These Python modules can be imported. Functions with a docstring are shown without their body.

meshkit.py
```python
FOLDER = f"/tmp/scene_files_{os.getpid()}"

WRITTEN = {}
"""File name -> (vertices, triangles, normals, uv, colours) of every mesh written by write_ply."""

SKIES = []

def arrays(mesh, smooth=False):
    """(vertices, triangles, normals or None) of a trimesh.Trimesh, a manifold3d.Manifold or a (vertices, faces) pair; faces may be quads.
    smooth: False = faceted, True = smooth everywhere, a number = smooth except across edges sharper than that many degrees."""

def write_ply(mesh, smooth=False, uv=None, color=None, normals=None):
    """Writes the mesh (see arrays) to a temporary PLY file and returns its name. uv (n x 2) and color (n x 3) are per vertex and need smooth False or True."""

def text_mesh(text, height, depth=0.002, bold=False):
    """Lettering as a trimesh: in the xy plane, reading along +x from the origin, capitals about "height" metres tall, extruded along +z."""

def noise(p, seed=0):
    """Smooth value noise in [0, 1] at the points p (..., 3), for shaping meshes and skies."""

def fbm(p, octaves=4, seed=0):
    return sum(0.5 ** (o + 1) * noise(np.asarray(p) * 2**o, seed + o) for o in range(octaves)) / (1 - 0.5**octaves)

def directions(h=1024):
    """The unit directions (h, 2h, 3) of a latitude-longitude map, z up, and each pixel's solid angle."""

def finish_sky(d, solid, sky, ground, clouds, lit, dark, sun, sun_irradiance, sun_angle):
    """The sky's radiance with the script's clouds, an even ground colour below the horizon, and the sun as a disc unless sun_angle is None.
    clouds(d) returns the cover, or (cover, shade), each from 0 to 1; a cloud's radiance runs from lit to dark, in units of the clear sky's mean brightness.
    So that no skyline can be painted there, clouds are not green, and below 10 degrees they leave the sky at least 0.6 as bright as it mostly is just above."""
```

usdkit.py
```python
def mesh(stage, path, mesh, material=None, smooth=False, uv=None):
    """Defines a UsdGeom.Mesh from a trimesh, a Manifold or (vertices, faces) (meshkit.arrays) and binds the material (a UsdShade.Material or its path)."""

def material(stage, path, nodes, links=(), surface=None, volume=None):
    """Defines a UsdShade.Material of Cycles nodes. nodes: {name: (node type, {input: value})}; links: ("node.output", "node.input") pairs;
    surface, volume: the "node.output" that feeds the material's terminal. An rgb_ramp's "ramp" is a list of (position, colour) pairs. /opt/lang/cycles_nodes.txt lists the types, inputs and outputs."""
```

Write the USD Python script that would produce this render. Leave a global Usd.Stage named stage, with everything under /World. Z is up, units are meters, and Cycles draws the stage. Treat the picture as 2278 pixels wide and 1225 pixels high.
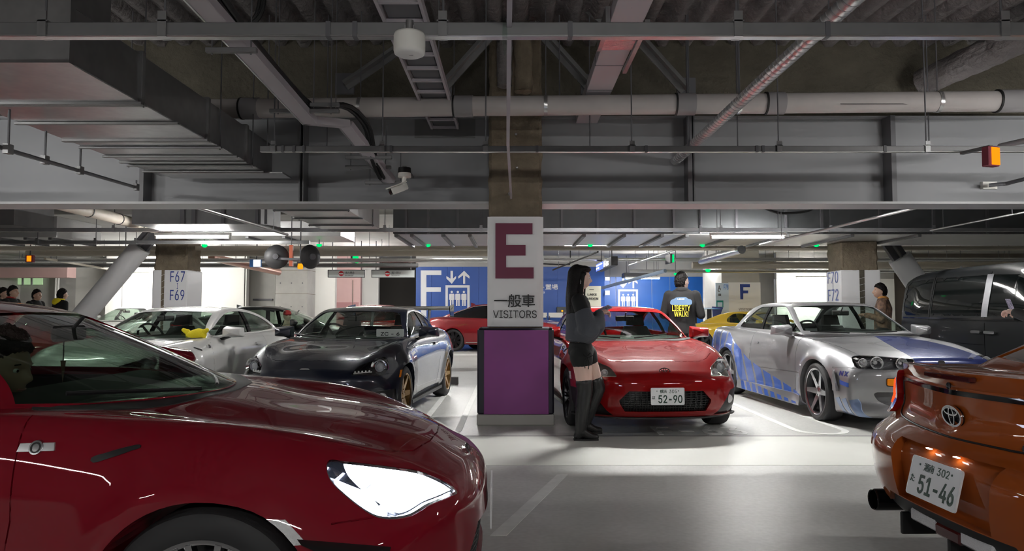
import math, random, zlib
import numpy as np, trimesh, usdkit, meshkit
import manifold3d as m3
from scipy.interpolate import PchipInterpolator, LinearNDInterpolator
from shapely.geometry import LineString, Polygon, Point
from pxr import Usd, UsdGeom, UsdShade, UsdLux, Gf, Sdf, Vt

stage = Usd.Stage.CreateInMemory()
UsdGeom.SetStageUpAxis(stage, 'Z'); UsdGeom.SetStageMetersPerUnit(stage, 1.0)
UsdGeom.Xform.Define(stage, '/World'); UsdGeom.Scope.Define(stage, '/World/Looks')

# ---------------------------------------------------------------- camera, exposure, lamps
CAM_H, FPX, PITCH = 1.23, 1580.0, math.atan(78 / 1580.0)
cam = UsdGeom.Camera.Define(stage, '/World/Camera')
cam.AddTranslateOp().Set(Gf.Vec3d(0, 0, CAM_H)); cam.AddRotateXOp().Set(90 + math.degrees(PITCH))
cam.CreateHorizontalApertureAttr(36.0); cam.CreateFocalLengthAttr(36.0 * FPX / 2278); cam.CreateVerticalApertureAttr(36.0 * 1225 / 2278)
cam.CreateClippingRangeAttr(Gf.Vec2f(0.05, 500)); cam.CreateExposureAttr(0.65)
TUBE = 120.0        # radiance of the fluorescent tubes
# fluorescent tubes of the car park: x, y, z, turned along y?, strength factor, label
LAMPS = [
    (-5.21, 11.55, 2.43, 0, 1.5, 'lit fluorescent tube hanging left in front of the big cross duct'),
    (3.85, 11.55, 2.43, 0, 1.5, 'lit fluorescent tube hanging right in front of the big cross duct'),
    (6.75, 23.0, 2.66, 0, 1.2, 'small far fluorescent tube above the white column wrap with the big letter'),
    (9.98, 23.4, 2.30, 0, 4.0, 'lit tube mounted low in front of the bright white wall at right'),
    (-10.5, 22.0, 2.75, 0, 3.0, 'far fluorescent tube above the bare concrete wall at far left'),
    (-12.6, 23.6, 2.45, 0, 3.5, 'tube lighting the white wall behind the slanted round brace'),
    (-8.2, 20.5, 2.62, 1, 2.5, 'far tube seen end on beside the left striped column'),
    (4.6, 25.0, 2.36, 0, 3.5, 'tube lighting the blue recess wall behind the glass lift sign'),
    (-4.6, 22.0, 2.62, 0, 2.5, 'far fluorescent tube above the two no entry signs'),
    (2.0, 19.0, 2.95, 0, 2.2, 'far fluorescent tube between the pipes right of the purple pillar'),
    (-1.4, 18.0, 2.95, 0, 2.2, 'far fluorescent tube between the pipes left of the purple pillar'),
    (1.9, 9.35, 3.2, 0, 8.5, 'fluorescent tube hidden high behind the steel girder right of the pillar'),
    (5.9, 9.6, 3.2, 0, 3.2, 'fluorescent tube hidden high behind the steel girder at far right'),
    (-2.6, 9.6, 3.2, 0, 2.6, 'fluorescent tube hidden high behind the steel girder left of the pillar'),
    (-6.4, 9.6, 3.2, 0, 2.2, 'fluorescent tube hidden high behind the steel girder at far left'),
    (-5.2, 3.6, 2.53, 0, 1.9, 'fluorescent tube under the near raceway beyond the left picture edge'),
    (5.4, 3.6, 2.53, 0, 2.0, 'fluorescent tube under the near raceway beyond the right picture edge'),
    (-5.7, 6.3, 2.50, 0, 0.6, 'fluorescent tube under the second raceway beyond the left picture edge'),
    (5.9, 6.3, 2.50, 0, 0.8, 'fluorescent tube under the second raceway beyond the right picture edge'),
    (0.6, -2.6, 2.6, 0, 2.3, 'fluorescent tube on the raceway behind the camera'),
    (-4.5, -2.6, 2.6, 0, 1.1, 'fluorescent tube behind the camera to the left'),
    (5.5, -2.6, 2.6, 0, 0.8, 'fluorescent tube behind the camera to the right'),
]

# ---------------------------------------------------------------- helpers
def at(px, py, Y):
    """The point at depth Y on the ray through a pixel of the 2278 x 1225 frame."""
    a, b = (px - 1139) / FPX, -(py - 612.5) / FPX
    c, s = math.cos(PITCH), math.sin(PITCH)
    d = np.array([a, c - b * s, s + b * c])
    return np.array([0, 0, CAM_H]) + d * (Y / d[1])

_names = {}
def numbered(parent, name):
    k = (parent, name); n = _names.get(k, 0); _names[k] = n + 1
    return f'{parent}/{name}' + (f'_{n:03d}' if n else '')

def tag(prim, label=None, cat=None, group=None, kind=None):
    p = prim.GetPrim() if hasattr(prim, 'GetPrim') else prim
    for k, v in (('label', label), ('category', cat), ('group', group), ('kind', kind)):
        if v: p.SetCustomDataByKey(k, v)
    return p

def thing(name, label, cat, loc=(0, 0, 0), rotz=0.0, group=None, kind=None, rot=None):
    x = UsdGeom.Xform.Define(stage, numbered('/World', name))
    x.AddTranslateOp().Set(Gf.Vec3d(*map(float, loc)))
    if rotz: x.AddRotateZOp().Set(float(rotz))
    if rot: x.AddRotateXYZOp().Set(Gf.Vec3f(*rot))
    tag(x, label, cat, group, kind)
    return str(x.GetPath())

def xf(name, parent, loc=(0, 0, 0), rotz=0.0, rot=None, label=None):
    x = UsdGeom.Xform.Define(stage, numbered(parent, name)); x.AddTranslateOp().Set(Gf.Vec3d(*map(float, loc)))
    if rotz: x.AddRotateZOp().Set(float(rotz))
    if rot: x.AddRotateXYZOp().Set(Gf.Vec3f(*rot))
    if label: tag(x, label)
    return str(x.GetPath())

def copy_of(src, loc, rotz=0.0, label=None, group=None, name=None):
    p = stage.GetPrimAtPath(src); was = p.GetCustomData(); base = name or src.split('/')[-1].rstrip('0123456789').rstrip('_')
    q = thing(base, label or was.get('label'), was.get('category'), loc, rotz, group or was.get('group'))
    qp = stage.GetPrimAtPath(q); qp.GetReferences().AddInternalReference(p.GetPath()); qp.SetInstanceable(True)
    return q

def mf_arrays(M):
    me = M.to_mesh(); vp = np.asarray(me.vert_properties, float); f = np.asarray(me.tri_verts, int); v = vp[:, :3]
    if len(f) == 0: return v, f, None
    fn = np.cross(v[f[:, 1]] - v[f[:, 0]], v[f[:, 2]] - v[f[:, 0]]); L = np.linalg.norm(fn, axis=1, keepdims=True)
    keep = L[:, 0] > 1e-12; f, fn = f[keep], fn[keep] / L[keep]
    if vp.shape[1] < 6: return None
    n = vp[:, 3:6][f]; ln = np.linalg.norm(n, axis=2, keepdims=True); n = n / np.maximum(ln, 1e-9)
    d = (n * fn[:, None]).sum(2, keepdims=True); bad = (ln < .4) | (abs(d) < .3)
    n = np.where(bad, fn[:, None], n * np.sign(d))
    key = np.round(np.hstack([v[f].reshape(-1, 3) * 1e4, n.reshape(-1, 3) * 1e3])).astype(np.int64)
    _, first, inv = np.unique(key, axis=0, return_index=True, return_inverse=True)
    return v[f].reshape(-1, 3)[first], inv.reshape(-1, 3), n.reshape(-1, 3)[first]

def emit(path, v, f, n, material):
    m = UsdGeom.Mesh.Define(stage, path)
    m.CreatePointsAttr(Vt.Vec3fArray.FromNumpy(np.ascontiguousarray(v, np.float32)))
    m.CreateFaceVertexCountsAttr(Vt.IntArray.FromNumpy(np.full(len(f), 3, np.int32)))
    m.CreateFaceVertexIndicesAttr(Vt.IntArray.FromNumpy(np.ascontiguousarray(f, np.int32).ravel()))
    m.CreateSubdivisionSchemeAttr('none')
    if n is not None:
        m.CreateNormalsAttr(Vt.Vec3fArray.FromNumpy(np.ascontiguousarray(n, np.float32))); m.SetNormalsInterpolation('vertex')
    UsdShade.MaterialBindingAPI.Apply(m.GetPrim()).Bind(material)
    return m

def obj(name, mesh, mat, parent='/World', smooth=35, label=None, cat=None, group=None, kind=None):
    """One Mesh prim under parent from a trimesh, a list of them or a Manifold."""
    if isinstance(mesh, (list, tuple)) and len(mesh) and hasattr(mesh[0], 'vertices'): mesh = cat_(mesh)
    if isinstance(mat, str): mat = M[mat]
    path = numbered(parent, name)
    a = mf_arrays(mesh) if hasattr(mesh, 'to_mesh') else None
    p = emit(path, *a, mat) if a is not None else usdkit.mesh(stage, path, mesh, mat, smooth=smooth)
    tag(p, label, cat, group, kind)
    return path

def cat_(ms): return trimesh.util.concatenate([m for m in ms if m is not None])

def box(c, s, bev=0.0, rz=0.0):
    """A box (bevelled when bev > 0) centred at c."""
    s = np.asarray(s, float)
    if bev > 0:
        bev = min(bev, .45 * s.min()); p = []
        for sx in (-1, 1):
            for sy in (-1, 1):
                for sz in (-1, 1):
                    q = np.array([sx, sy, sz]) * s / 2
                    for k in range(3):
                        r = q - np.array([sx, sy, sz]) * bev; r[k] = q[k]; p.append(r)
        m = trimesh.convex.convex_hull(np.array(p))
    else: m = trimesh.creation.box(s)
    if rz: m.apply_transform(trimesh.transformations.rotation_matrix(math.radians(rz), [0, 0, 1]))
    m.apply_translation(c); return m

def bb(x0, x1, y0, y1, z0, z1, bev=0.0): return box(((x0 + x1) / 2, (y0 + y1) / 2, (z0 + z1) / 2), (abs(x1 - x0), abs(y1 - y0), abs(z1 - z0)), bev)

def frame_to(p0, p1):
    d = np.asarray(p1, float) - p0; L = np.linalg.norm(d); d = d / L
    up = np.array([0, 0, 1.0]) if abs(d[2]) < .95 else np.array([0, 1.0, 0])
    s = np.cross(up, d); s /= np.linalg.norm(s); u = np.cross(d, s)
    T = np.eye(4); T[:3, 0] = s; T[:3, 1] = u; T[:3, 2] = d; T[:3, 3] = p0
    return T, L

def cyl(p0, p1, r, n=16, r2=None):
    T, L = frame_to(np.asarray(p0, float), p1); r2 = r if r2 is None else r2
    a = np.linspace(0, 2 * math.pi, n, endpoint=False); c = np.stack([np.cos(a), np.sin(a)], 1)
    v = np.vstack([np.c_[c * r, np.zeros(n)], np.c_[c * r2, np.full(n, L)], [[0, 0, 0]], [[0, 0, L]]]); f = []
    for i in range(n):
        j = (i + 1) % n; f += [[i, j, n + j], [i, n + j, n + i], [2 * n, j, i], [2 * n + 1, n + i, n + j]]
    m = trimesh.Trimesh(v, f, process=False); m.apply_transform(T); return m

def bar(p0, p1, w, h, bev=0.0):
    """A straight bar of section w (sideways) by h (upwards)."""
    T, L = frame_to(np.asarray(p0, float), p1); m = box((0, 0, L / 2), (w, h, L), bev); m.apply_transform(T); return m

def tube(path, r, n=8):
    path = np.asarray(path, float); t = np.gradient(path, axis=0); t /= np.linalg.norm(t, axis=1, keepdims=True)
    up = np.array([0, 0, 1.0]) if abs(t[:, 2]).mean() < .9 else np.array([0, 1.0, 0])
    s = np.cross(t, up); s /= np.maximum(np.linalg.norm(s, axis=1, keepdims=True), 1e-9); u = np.cross(s, t)
    a = np.linspace(0, 2 * math.pi, n, endpoint=False); r = np.broadcast_to(np.asarray(r, float), len(path))
    v = (path[:, None] + r[:, None, None] * (np.cos(a)[None, :, None] * s[:, None] + np.sin(a)[None, :, None] * u[:, None])).reshape(-1, 3)
    f = []
    for i in range(len(path) - 1):
        for j in range(n):
            k = (j + 1) % n; f += [[i * n + j, i * n + k, (i + 1) * n + k], [i * n + j, (i + 1) * n + k, (i + 1) * n + j]]
    e = len(v); v = np.vstack([v, path[:1], path[-1:]]); o = (len(path) - 1) * n
    for j in range(n):
        k = (j + 1) % n; f += [[e, k, j], [e + 1, o + j, o + k]]
    return trimesh.Trimesh(v, np.array(f)[:, ::-1], process=False)

def lathe(prof, n=48, axis='z', c=(0, 0, 0), closed=False):
    """Turns a profile [(r, h), ...] about an axis through c."""
    prof = list(prof) + ([prof[0]] if closed else []); prof = np.array(prof, float)
    a = np.linspace(0, 2 * math.pi, n, endpoint=False); k = len(prof)
    v = np.stack([prof[:, 0][:, None] * np.cos(a), prof[:, 0][:, None] * np.sin(a), np.broadcast_to(prof[:, 1][:, None], (k, n))], -1).reshape(-1, 3)
    f = []
    for i in range(k - 1):
        for j in range(n):
            q = (j + 1) % n; f += [[i * n + j, i * n + q, (i + 1) * n + q], [i * n + j, (i + 1) * n + q, (i + 1) * n + j]]
    m = trimesh.Trimesh(v, f, process=False)
    R = {'z': np.eye(4), 'y': trimesh.transformations.rotation_matrix(-math.pi / 2, [1, 0, 0]), 'x': trimesh.transformations.rotation_matrix(math.pi / 2, [0, 1, 0])}[axis]
    m.apply_transform(R); m.apply_translation(c); return m

def ball(c, r, sc=(1, 1, 1), n=2):
    m = trimesh.creation.icosphere(n, 1.0); m.apply_scale(np.asarray(sc, float) * r); m.apply_translation(c); return m

def hullpts(p): return trimesh.convex.convex_hull(np.asarray(p, float))

def torus(c, R, r, axis='y', n=32, k=8, a0=0, a1=360):
    a = np.linspace(0, 2 * math.pi, k, endpoint=False)
    return lathe([(R + r * math.cos(t), r * math.sin(t)) for t in a], n, axis, c, closed=True)

def move(m, T): m = m.copy(); m.apply_transform(T); return m

def xform(loc=(0, 0, 0), rz=0, rx=0, ry=0):
    R = trimesh.transformations; T = R.rotation_matrix(math.radians(rz), [0, 0, 1]) @ R.rotation_matrix(math.radians(ry), [0, 1, 0]) @ R.rotation_matrix(math.radians(rx), [1, 0, 0])
    T[:3, 3] = loc; return T

def poly_mesh(rings, depth):
    g = Polygon(rings[0], rings[1:]).buffer(0)
    return cat_([trimesh.creation.extrude_polygon(q, depth, engine='earcut') for q in getattr(g, 'geoms', [g]) if q.area > 1e-9])

def cjk(text, height, depth=.002, adv=1.04):
    """Japanese lettering from the outlines in GLYPHS, in the xy plane reading along +x."""
    out, s = [], height / 92.0
    for k, ch in enumerate(text):
        for rings in GLYPHS[ch]:
            m = poly_mesh([np.array(r, float).reshape(-1, 2) for r in rings], depth / s); m.apply_scale(s); m.apply_translation((k * adv * height + .0, .08 * height * 0, 0)); out.append(m)
    return cat_(out)

def lat(text, height, depth=.002, bold=False): return meshkit.text_mesh(text, height, depth, bold)

def fit(m, w=None, h=None, centre=True):
    """Scales flat lettering to a width and / or a height, centred on the origin."""
    m = m.copy(); b = m.bounds; sx = w / (b[1, 0] - b[0, 0]) if w else None; sy = h / (b[1, 1] - b[0, 1]) if h else None
    sx = sx or sy or 1; sy = sy or sx; m.apply_scale([sx, sy, 1]); b = m.bounds
    if centre: m.apply_translation([-(b[0, 0] + b[1, 0]) / 2, -(b[0, 1] + b[1, 1]) / 2, -b[0, 2]])
    return m

def facing(m, loc, nrm_deg=-90, tilt=0):
    """Stands flat work (xy plane, front +z) upright so that its front faces the heading nrm_deg; tilt leans its top back."""
    R = trimesh.transformations
    T = R.rotation_matrix(math.radians(nrm_deg + 90), [0, 0, 1]) @ R.rotation_matrix(math.radians(90 - tilt), [1, 0, 0]); T[:3, 3] = loc
    return move(m, T)

def rrect(w, h, r, n=5):
    p = []
    for cx, cy, a0 in ((w / 2 - r, h / 2 - r, 0), (-w / 2 + r, h / 2 - r, 90), (-w / 2 + r, -h / 2 + r, 180), (w / 2 - r, -h / 2 + r, 270)):
        for a in np.radians(np.linspace(a0, a0 + 90, n)): p.append((cx + r * math.cos(a), cy + r * math.sin(a)))
    return p

def plate_mesh(w, h, r, d): return poly_mesh([rrect(w, h, r)], d)

# ---------------------------------------------------------------- materials
M = {}
def mat(name, color, rough=.5, metal=0.0, coat=0.0, emit_=None, strength=0.0, noise=None, bump=None, spec=.5, trans=0.0, **kw):
    """noise = (scale, amount[, second colour]); bump = (scale, strength)."""
    p = dict(base_color=color, roughness=rough, metallic=metal, coat_weight=coat, coat_roughness=.02, specular_ior_level=spec, transmission_weight=trans, **kw)
    if emit_: p.update(emission_color=emit_, emission_strength=strength)
    nodes, links = {'p': ('principled_bsdf', p)}, []
    if noise or bump: nodes['tc'] = ('texture_coordinate', {})
    if noise:
        sc, amt = noise[:2]; c2 = noise[2] if len(noise) > 2 else tuple(c * (1 - amt) for c in color)
        nodes['n'] = ('noise_texture', dict(scale=sc, detail=5.0, roughness=.6)); nodes['r'] = ('rgb_ramp', {'ramp': [(.3, c2), (.7, color)]})
        links += [('tc.object', 'n.vector'), ('n.fac', 'r.fac'), ('r.color', 'p.base_color')]
    if bump:
        nodes['bn'] = ('noise_texture', dict(scale=bump[0], detail=4.0)); nodes['b'] = ('bump', dict(strength=bump[1], distance=bump[2] if len(bump) > 2 else .01))
        links += [('tc.object', 'bn.vector'), ('bn.fac', 'b.height'), ('b.normal', 'p.normal')]
    M[name] = usdkit.material(stage, f'/World/Looks/{name}', nodes, links, surface='p.BSDF')

def pane(name, tint, gloss=.9, ior=1.5):
    """Window glass: clear but for its tint, mirroring by Fresnel on the outward side of each face only (no total reflection inside the sheet)."""
    M[name] = usdkit.material(stage, f'/World/Looks/{name}', {'t': ('transparent_bsdf', dict(color=tint)), 'g': ('glossy_bsdf', dict(color=(gloss,) * 3, roughness=.0)), 'f': ('fresnel', dict(IOR=ior)), 'ge': ('geometry', {}), 'inv': ('math', dict(math_type='subtract', value1=1.0)), 'mu': ('math', dict(math_type='multiply')), 'm': ('mix_closure', {})},
                              [('ge.backfacing', 'inv.value2'), ('f.fac', 'mu.value1'), ('inv.value', 'mu.value2'), ('mu.value', 'm.fac'), ('t.BSDF', 'm.closure1'), ('g.BSDF', 'm.closure2')], surface='m.closure')

def lightmat(name, color, strength):
    M[name] = usdkit.material(stage, f'/World/Looks/{name}', {'e': ('emission', dict(color=color, strength=strength))}, [], surface='e.emission')

mat('red_paint', (.205, .003, .013), .5, .0, 1.0, spec=.06)
mat('bright_red_paint', (.24, .0015, .003), .5, .0, 1.0, spec=.05)
mat('wine_paint', (.22, .006, .012), .32, .35, 1.0)
mat('white_paint', (.62, .62, .61), .4, .1, 1.0)
mat('navy_paint', (.006, .009, .022), .3, .3, 1.0)
mat('silver_paint', (.23, .23, .243), .42, .65, 1.0)
mat('stripe_blue', (.03, .09, .36), .3, .2, 1.0)
mat('black_paint', (.004, .005, .006), .35, 0, .45, spec=.25)
mat('van_paint', (.003, .0035, .004), .5, 0, .14, spec=.06); mat('yellow_paint', (.78, .50, .01), .35, .1, 1.0)
mat('orange_paint', (.33, .072, .010), .5, .05, 1.0, spec=.06)
mat('black_plastic', (.012, .012, .013), .45)
mat('gloss_black', (.006, .006, .007), .08)
mat('mesh_black', (.010, .010, .011), .4)
mat('rubber', (.022, .022, .024), .7, bump=(60, .1))
mat('interior_black', (.014, .014, .015), .75)
mat('interior_grey', (.05, .05, .055), .7)
mat('chrome', (.8, .8, .82), .08, 1.0); mat('badge_silver', (.62, .62, .64), .3, .5)
mat('rim_silver', (.55, .55, .57), .22, 1.0)
mat('rim_dark', (.05, .05, .055), .3, .8)
mat('rim_gold', (.42, .26, .10), .3, .9)
mat('lamp_chrome', (.75, .76, .8), .12, 1.0)
mat('lamp_black', (.012, .012, .014), .2)
mat('red_lens', (.45, .005, .01), .1, 0, .8)
mat('amber_lens', (.85, .25, .01), .15, 0, .6)
mat('clear_lens', (.7, .7, .72), .1, 0, .6, bump=(160, .5))
mat('plate_white', (.82, .83, .85), .4)
mat('plate_green', (.015, .05, .035), .4)
mat('ink_black', (.012, .012, .014), .5)
mat('white_led', (.9, .9, .9), .2)
pane('car_glass', (.80, .86, .82)); pane('tint_glass', (.60, .67, .62)); pane('dark_glass', (.28, .30, .30)); pane('lens_glass', (.98, .985, .985)); pane('clear_glass', (.90, .95, .92))
lightmat('tube_light', (1.0, .985, .95), TUBE); lightmat('headlight_glow', (.72, .80, 1.0), 14.0); lightmat('headlight_side_glow', (.75, .8, 1.0), 5.0)
lightmat('tail_glow', (1.0, .05, .01), 1.6); lightmat('amber_glow', (1.0, .30, .01), 1.0); lightmat('orange_sign', (1.0, .22, .005), 1.1); lightmat('green_led', (.0, .75, .16), 0.9)
lightmat('sign_blue_glow', (.10, .16, 1.0), 1.4); lightmat('sign_white_glow', (1.0, 1.0, 1.0), 2.2); lightmat('far_headlight', (1, .98, .95), 9.0); lightmat('plate_lamp', (1, .95, .9), 14.0)
mat('concrete', (.36, .35, .33), .85, noise=(1.2, .25), bump=(18, .15)); mat('concrete_light', (.50, .49, .46), .85, noise=(1.0, .18), bump=(20, .12))
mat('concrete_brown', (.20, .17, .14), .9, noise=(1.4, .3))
mat('white_wall', (.72, .71, .67), .8, noise=(.8, .06)); mat('pink_wall', (.60, .40, .38), .8, noise=(1.0, .1)); mat('dark_wall', (.06, .055, .05), .9)
mat('blue_wall', (.016, .085, .38), .45, noise=(.8, .10)); mat('blue_wall_bright', (.014, .13, .50), .4, noise=(.8, .08))
mat('sign_white', (.80, .80, .80), .55); mat('sign_blue', (.03, .06, .28), .5); mat('sheet_white', (.78, .78, .80), .5, bump=(5, .25, .02))
mat('sign_maroon', (.15, .012, .05), .5); mat('sign_cream', (.62, .60, .48), .6); mat('sign_red', (.5, .01, .02), .5); mat('sign_pale_blue', (.35, .55, .85), .5); mat('sign_teal', (.01, .25, .22), .5)
mat('purple_paint', (.27, .045, .26), .45, noise=(1.5, .18), bump=(14, .08)); mat('dark_navy_paint', (.012, .010, .024), .5)
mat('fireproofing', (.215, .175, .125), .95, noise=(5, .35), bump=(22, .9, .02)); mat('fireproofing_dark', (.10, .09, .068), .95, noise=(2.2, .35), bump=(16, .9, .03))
mat('insulation', (.20, .185, .185), .95, noise=(4, .35), bump=(14, 1.0, .04))
mat('girder_grey', (.27, .275, .29), .55, noise=(.7, .10)); mat('steel_grey', (.30, .30, .31), .5); mat('dark_steel', (.10, .10, .11), .5)
mat('galvanised', (.42, .42, .43), .30, .85, noise=(9, .18)); mat('galvanised_dull', (.20, .20, .205), .5, .5, noise=(6, .15)); mat('galvanised_bright', (.62, .62, .62), .28, .9, noise=(9, .1))
mat('pipe_grey', (.45, .42, .41), .65, noise=(3, .12)); mat('pipe_collar', (.26, .25, .26), .6); mat('pipe_cream', (.55, .50, .42), .6, noise=(3, .1)); mat('tray_lilac', (.40, .37, .40), .45)
mat('brace_grey', (.55, .55, .56), .6, noise=(1.5, .06)); mat('foil', (.7, .7, .72), .22, 1.0, bump=(30, .8)); mat('cable_black', (.008, .008, .009), .55)
mat('plastic_white', (.75, .74, .70), .45); mat('orange_post', (.50, .10, .04), .5); mat('mirror_back', (.03, .03, .032), .5); mat('yellow_black', (.65, .42, .06), .6); mat('wheel_stop', (.12, .11, .11), .8)
mat('skin', (.70, .48, .41), .5, subsurface_weight=.05); mat('skin_tan', (.42, .26, .19), .5); mat('hair_black', (.008, .0065, .0065), .55, spec=.2, bump=(140, .5)); mat('hair_brown', (.018, .012, .010), .6, spec=.2, bump=(140, .5))
mat('cloth_black', (.006, .006, .007), .85); mat('cloth_grey', (.065, .07, .085), .9, bump=(120, .3)); mat('leather_black', (.012, .012, .013), .35, bump=(25, .3)); mat('cloth_yellow', (.75, .60, .01), .8)
mat('cloth_orange', (.55, .24, .05), .85); mat('cloth_camo', (.34, .20, .13), .9, noise=(13, .6, (.03, .022, .026))); mat('cloth_red', (.30, .02, .02), .85); mat('plush_yellow', (.80, .66, .02), .9, bump=(90, .4)); mat('print_blue', (.10, .18, .30), .7); mat('print_yellow', (.70, .55, .04), .7)
mat('phone_case', (.05, .05, .08), .3, noise=(60, 0, (.6, .55, .75)))
mat('lamp_beige', (.45, .43, .38), .3, .35)
mat('lens_solid', (.5, .52, .55), .03, .3, 1.0)
mat('red_lens_dark', (.06, .004, .006), .1, 0, .8)
mat('pink_tag', (.55, .25, .2), .4)
mat('stripe_blue_dark', (.02, .035, .17), .3, .2, 1.0)
mat('stripe_fade', (.16, .22, .36), .3, .5, 1.0)
mat('lamp_dark_grey', (.03, .03, .035), .3)
mat('intake_grey', (.13, .13, .135), .5)
mat('skirt_silver', (.30, .30, .32), .3, .7, 1.0)
mat('wing_blue', (.01, .33, .75), .3, 0, .6)
mat('van_glass', (.003, .004, .004), .03, spec=.3)
mat('pillar_grey', (.10, .10, .11), .35, .5)
mat('band_paint', (.66, .67, .63), .42, noise=(.8, .10))
mat('line_paint', (.78, .79, .77), .5, noise=(6, .12))
mat('stencil_paint', (.70, .705, .69), .5, noise=(8, .2))
mat('blue_floor', (.05, .10, .30), .5, noise=(2, .1))
mat('edge_grey', (.23, .23, .23), .5)
mat('girder_flange', (.40, .40, .41), .5)
mat('girder_dark', (.13, .13, .14), .5)
mat('brace_dull', (.17, .17, .17), .6, noise=(4, .2))
mat('cable_grey', (.25, .25, .25), .5)
mat('sign_case_red', (.20, .03, .05), .5)
lightmat('orange_sign2', (1.0, .30, .01), 2.0)
mat('pipe_copper', (.42, .25, .20), .35, .4)
mat('pipe_bluish', (.40, .50, .62), .35, .5)
mat('pink_dark', (.40, .20, .20), .7)
mat('window_green', (.2, .3, .18), .3, emit_=(.5, .75, .4), strength=.35, noise=(.9, .7))
mat('sign_pale', (.62, .72, .82), .55)
mat('ink_grey', (.16, .16, .17), .5)
mat('sign_blue_mid', (.06, .22, .62), .5)
mat('sign_grey', (.60, .64, .63), .5)
mat('cart_blue', (.03, .09, .30), .4)
mat('machine_grey', (.07, .075, .08), .5)
mat('eye_white', (.75, .74, .72), .3)
mat('lips', (.45, .16, .15), .4)
mat('plate_pale', (.45, .5, .48), .5)
mat('duct_dark', (.085, .09, .095), .5, .3, noise=(5, .15)); mat('duct_under', (.62, .62, .62), .35, .35, noise=(4, .1)); mat('lamp_bowl', (.72, .72, .74), .18, .6)
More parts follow.
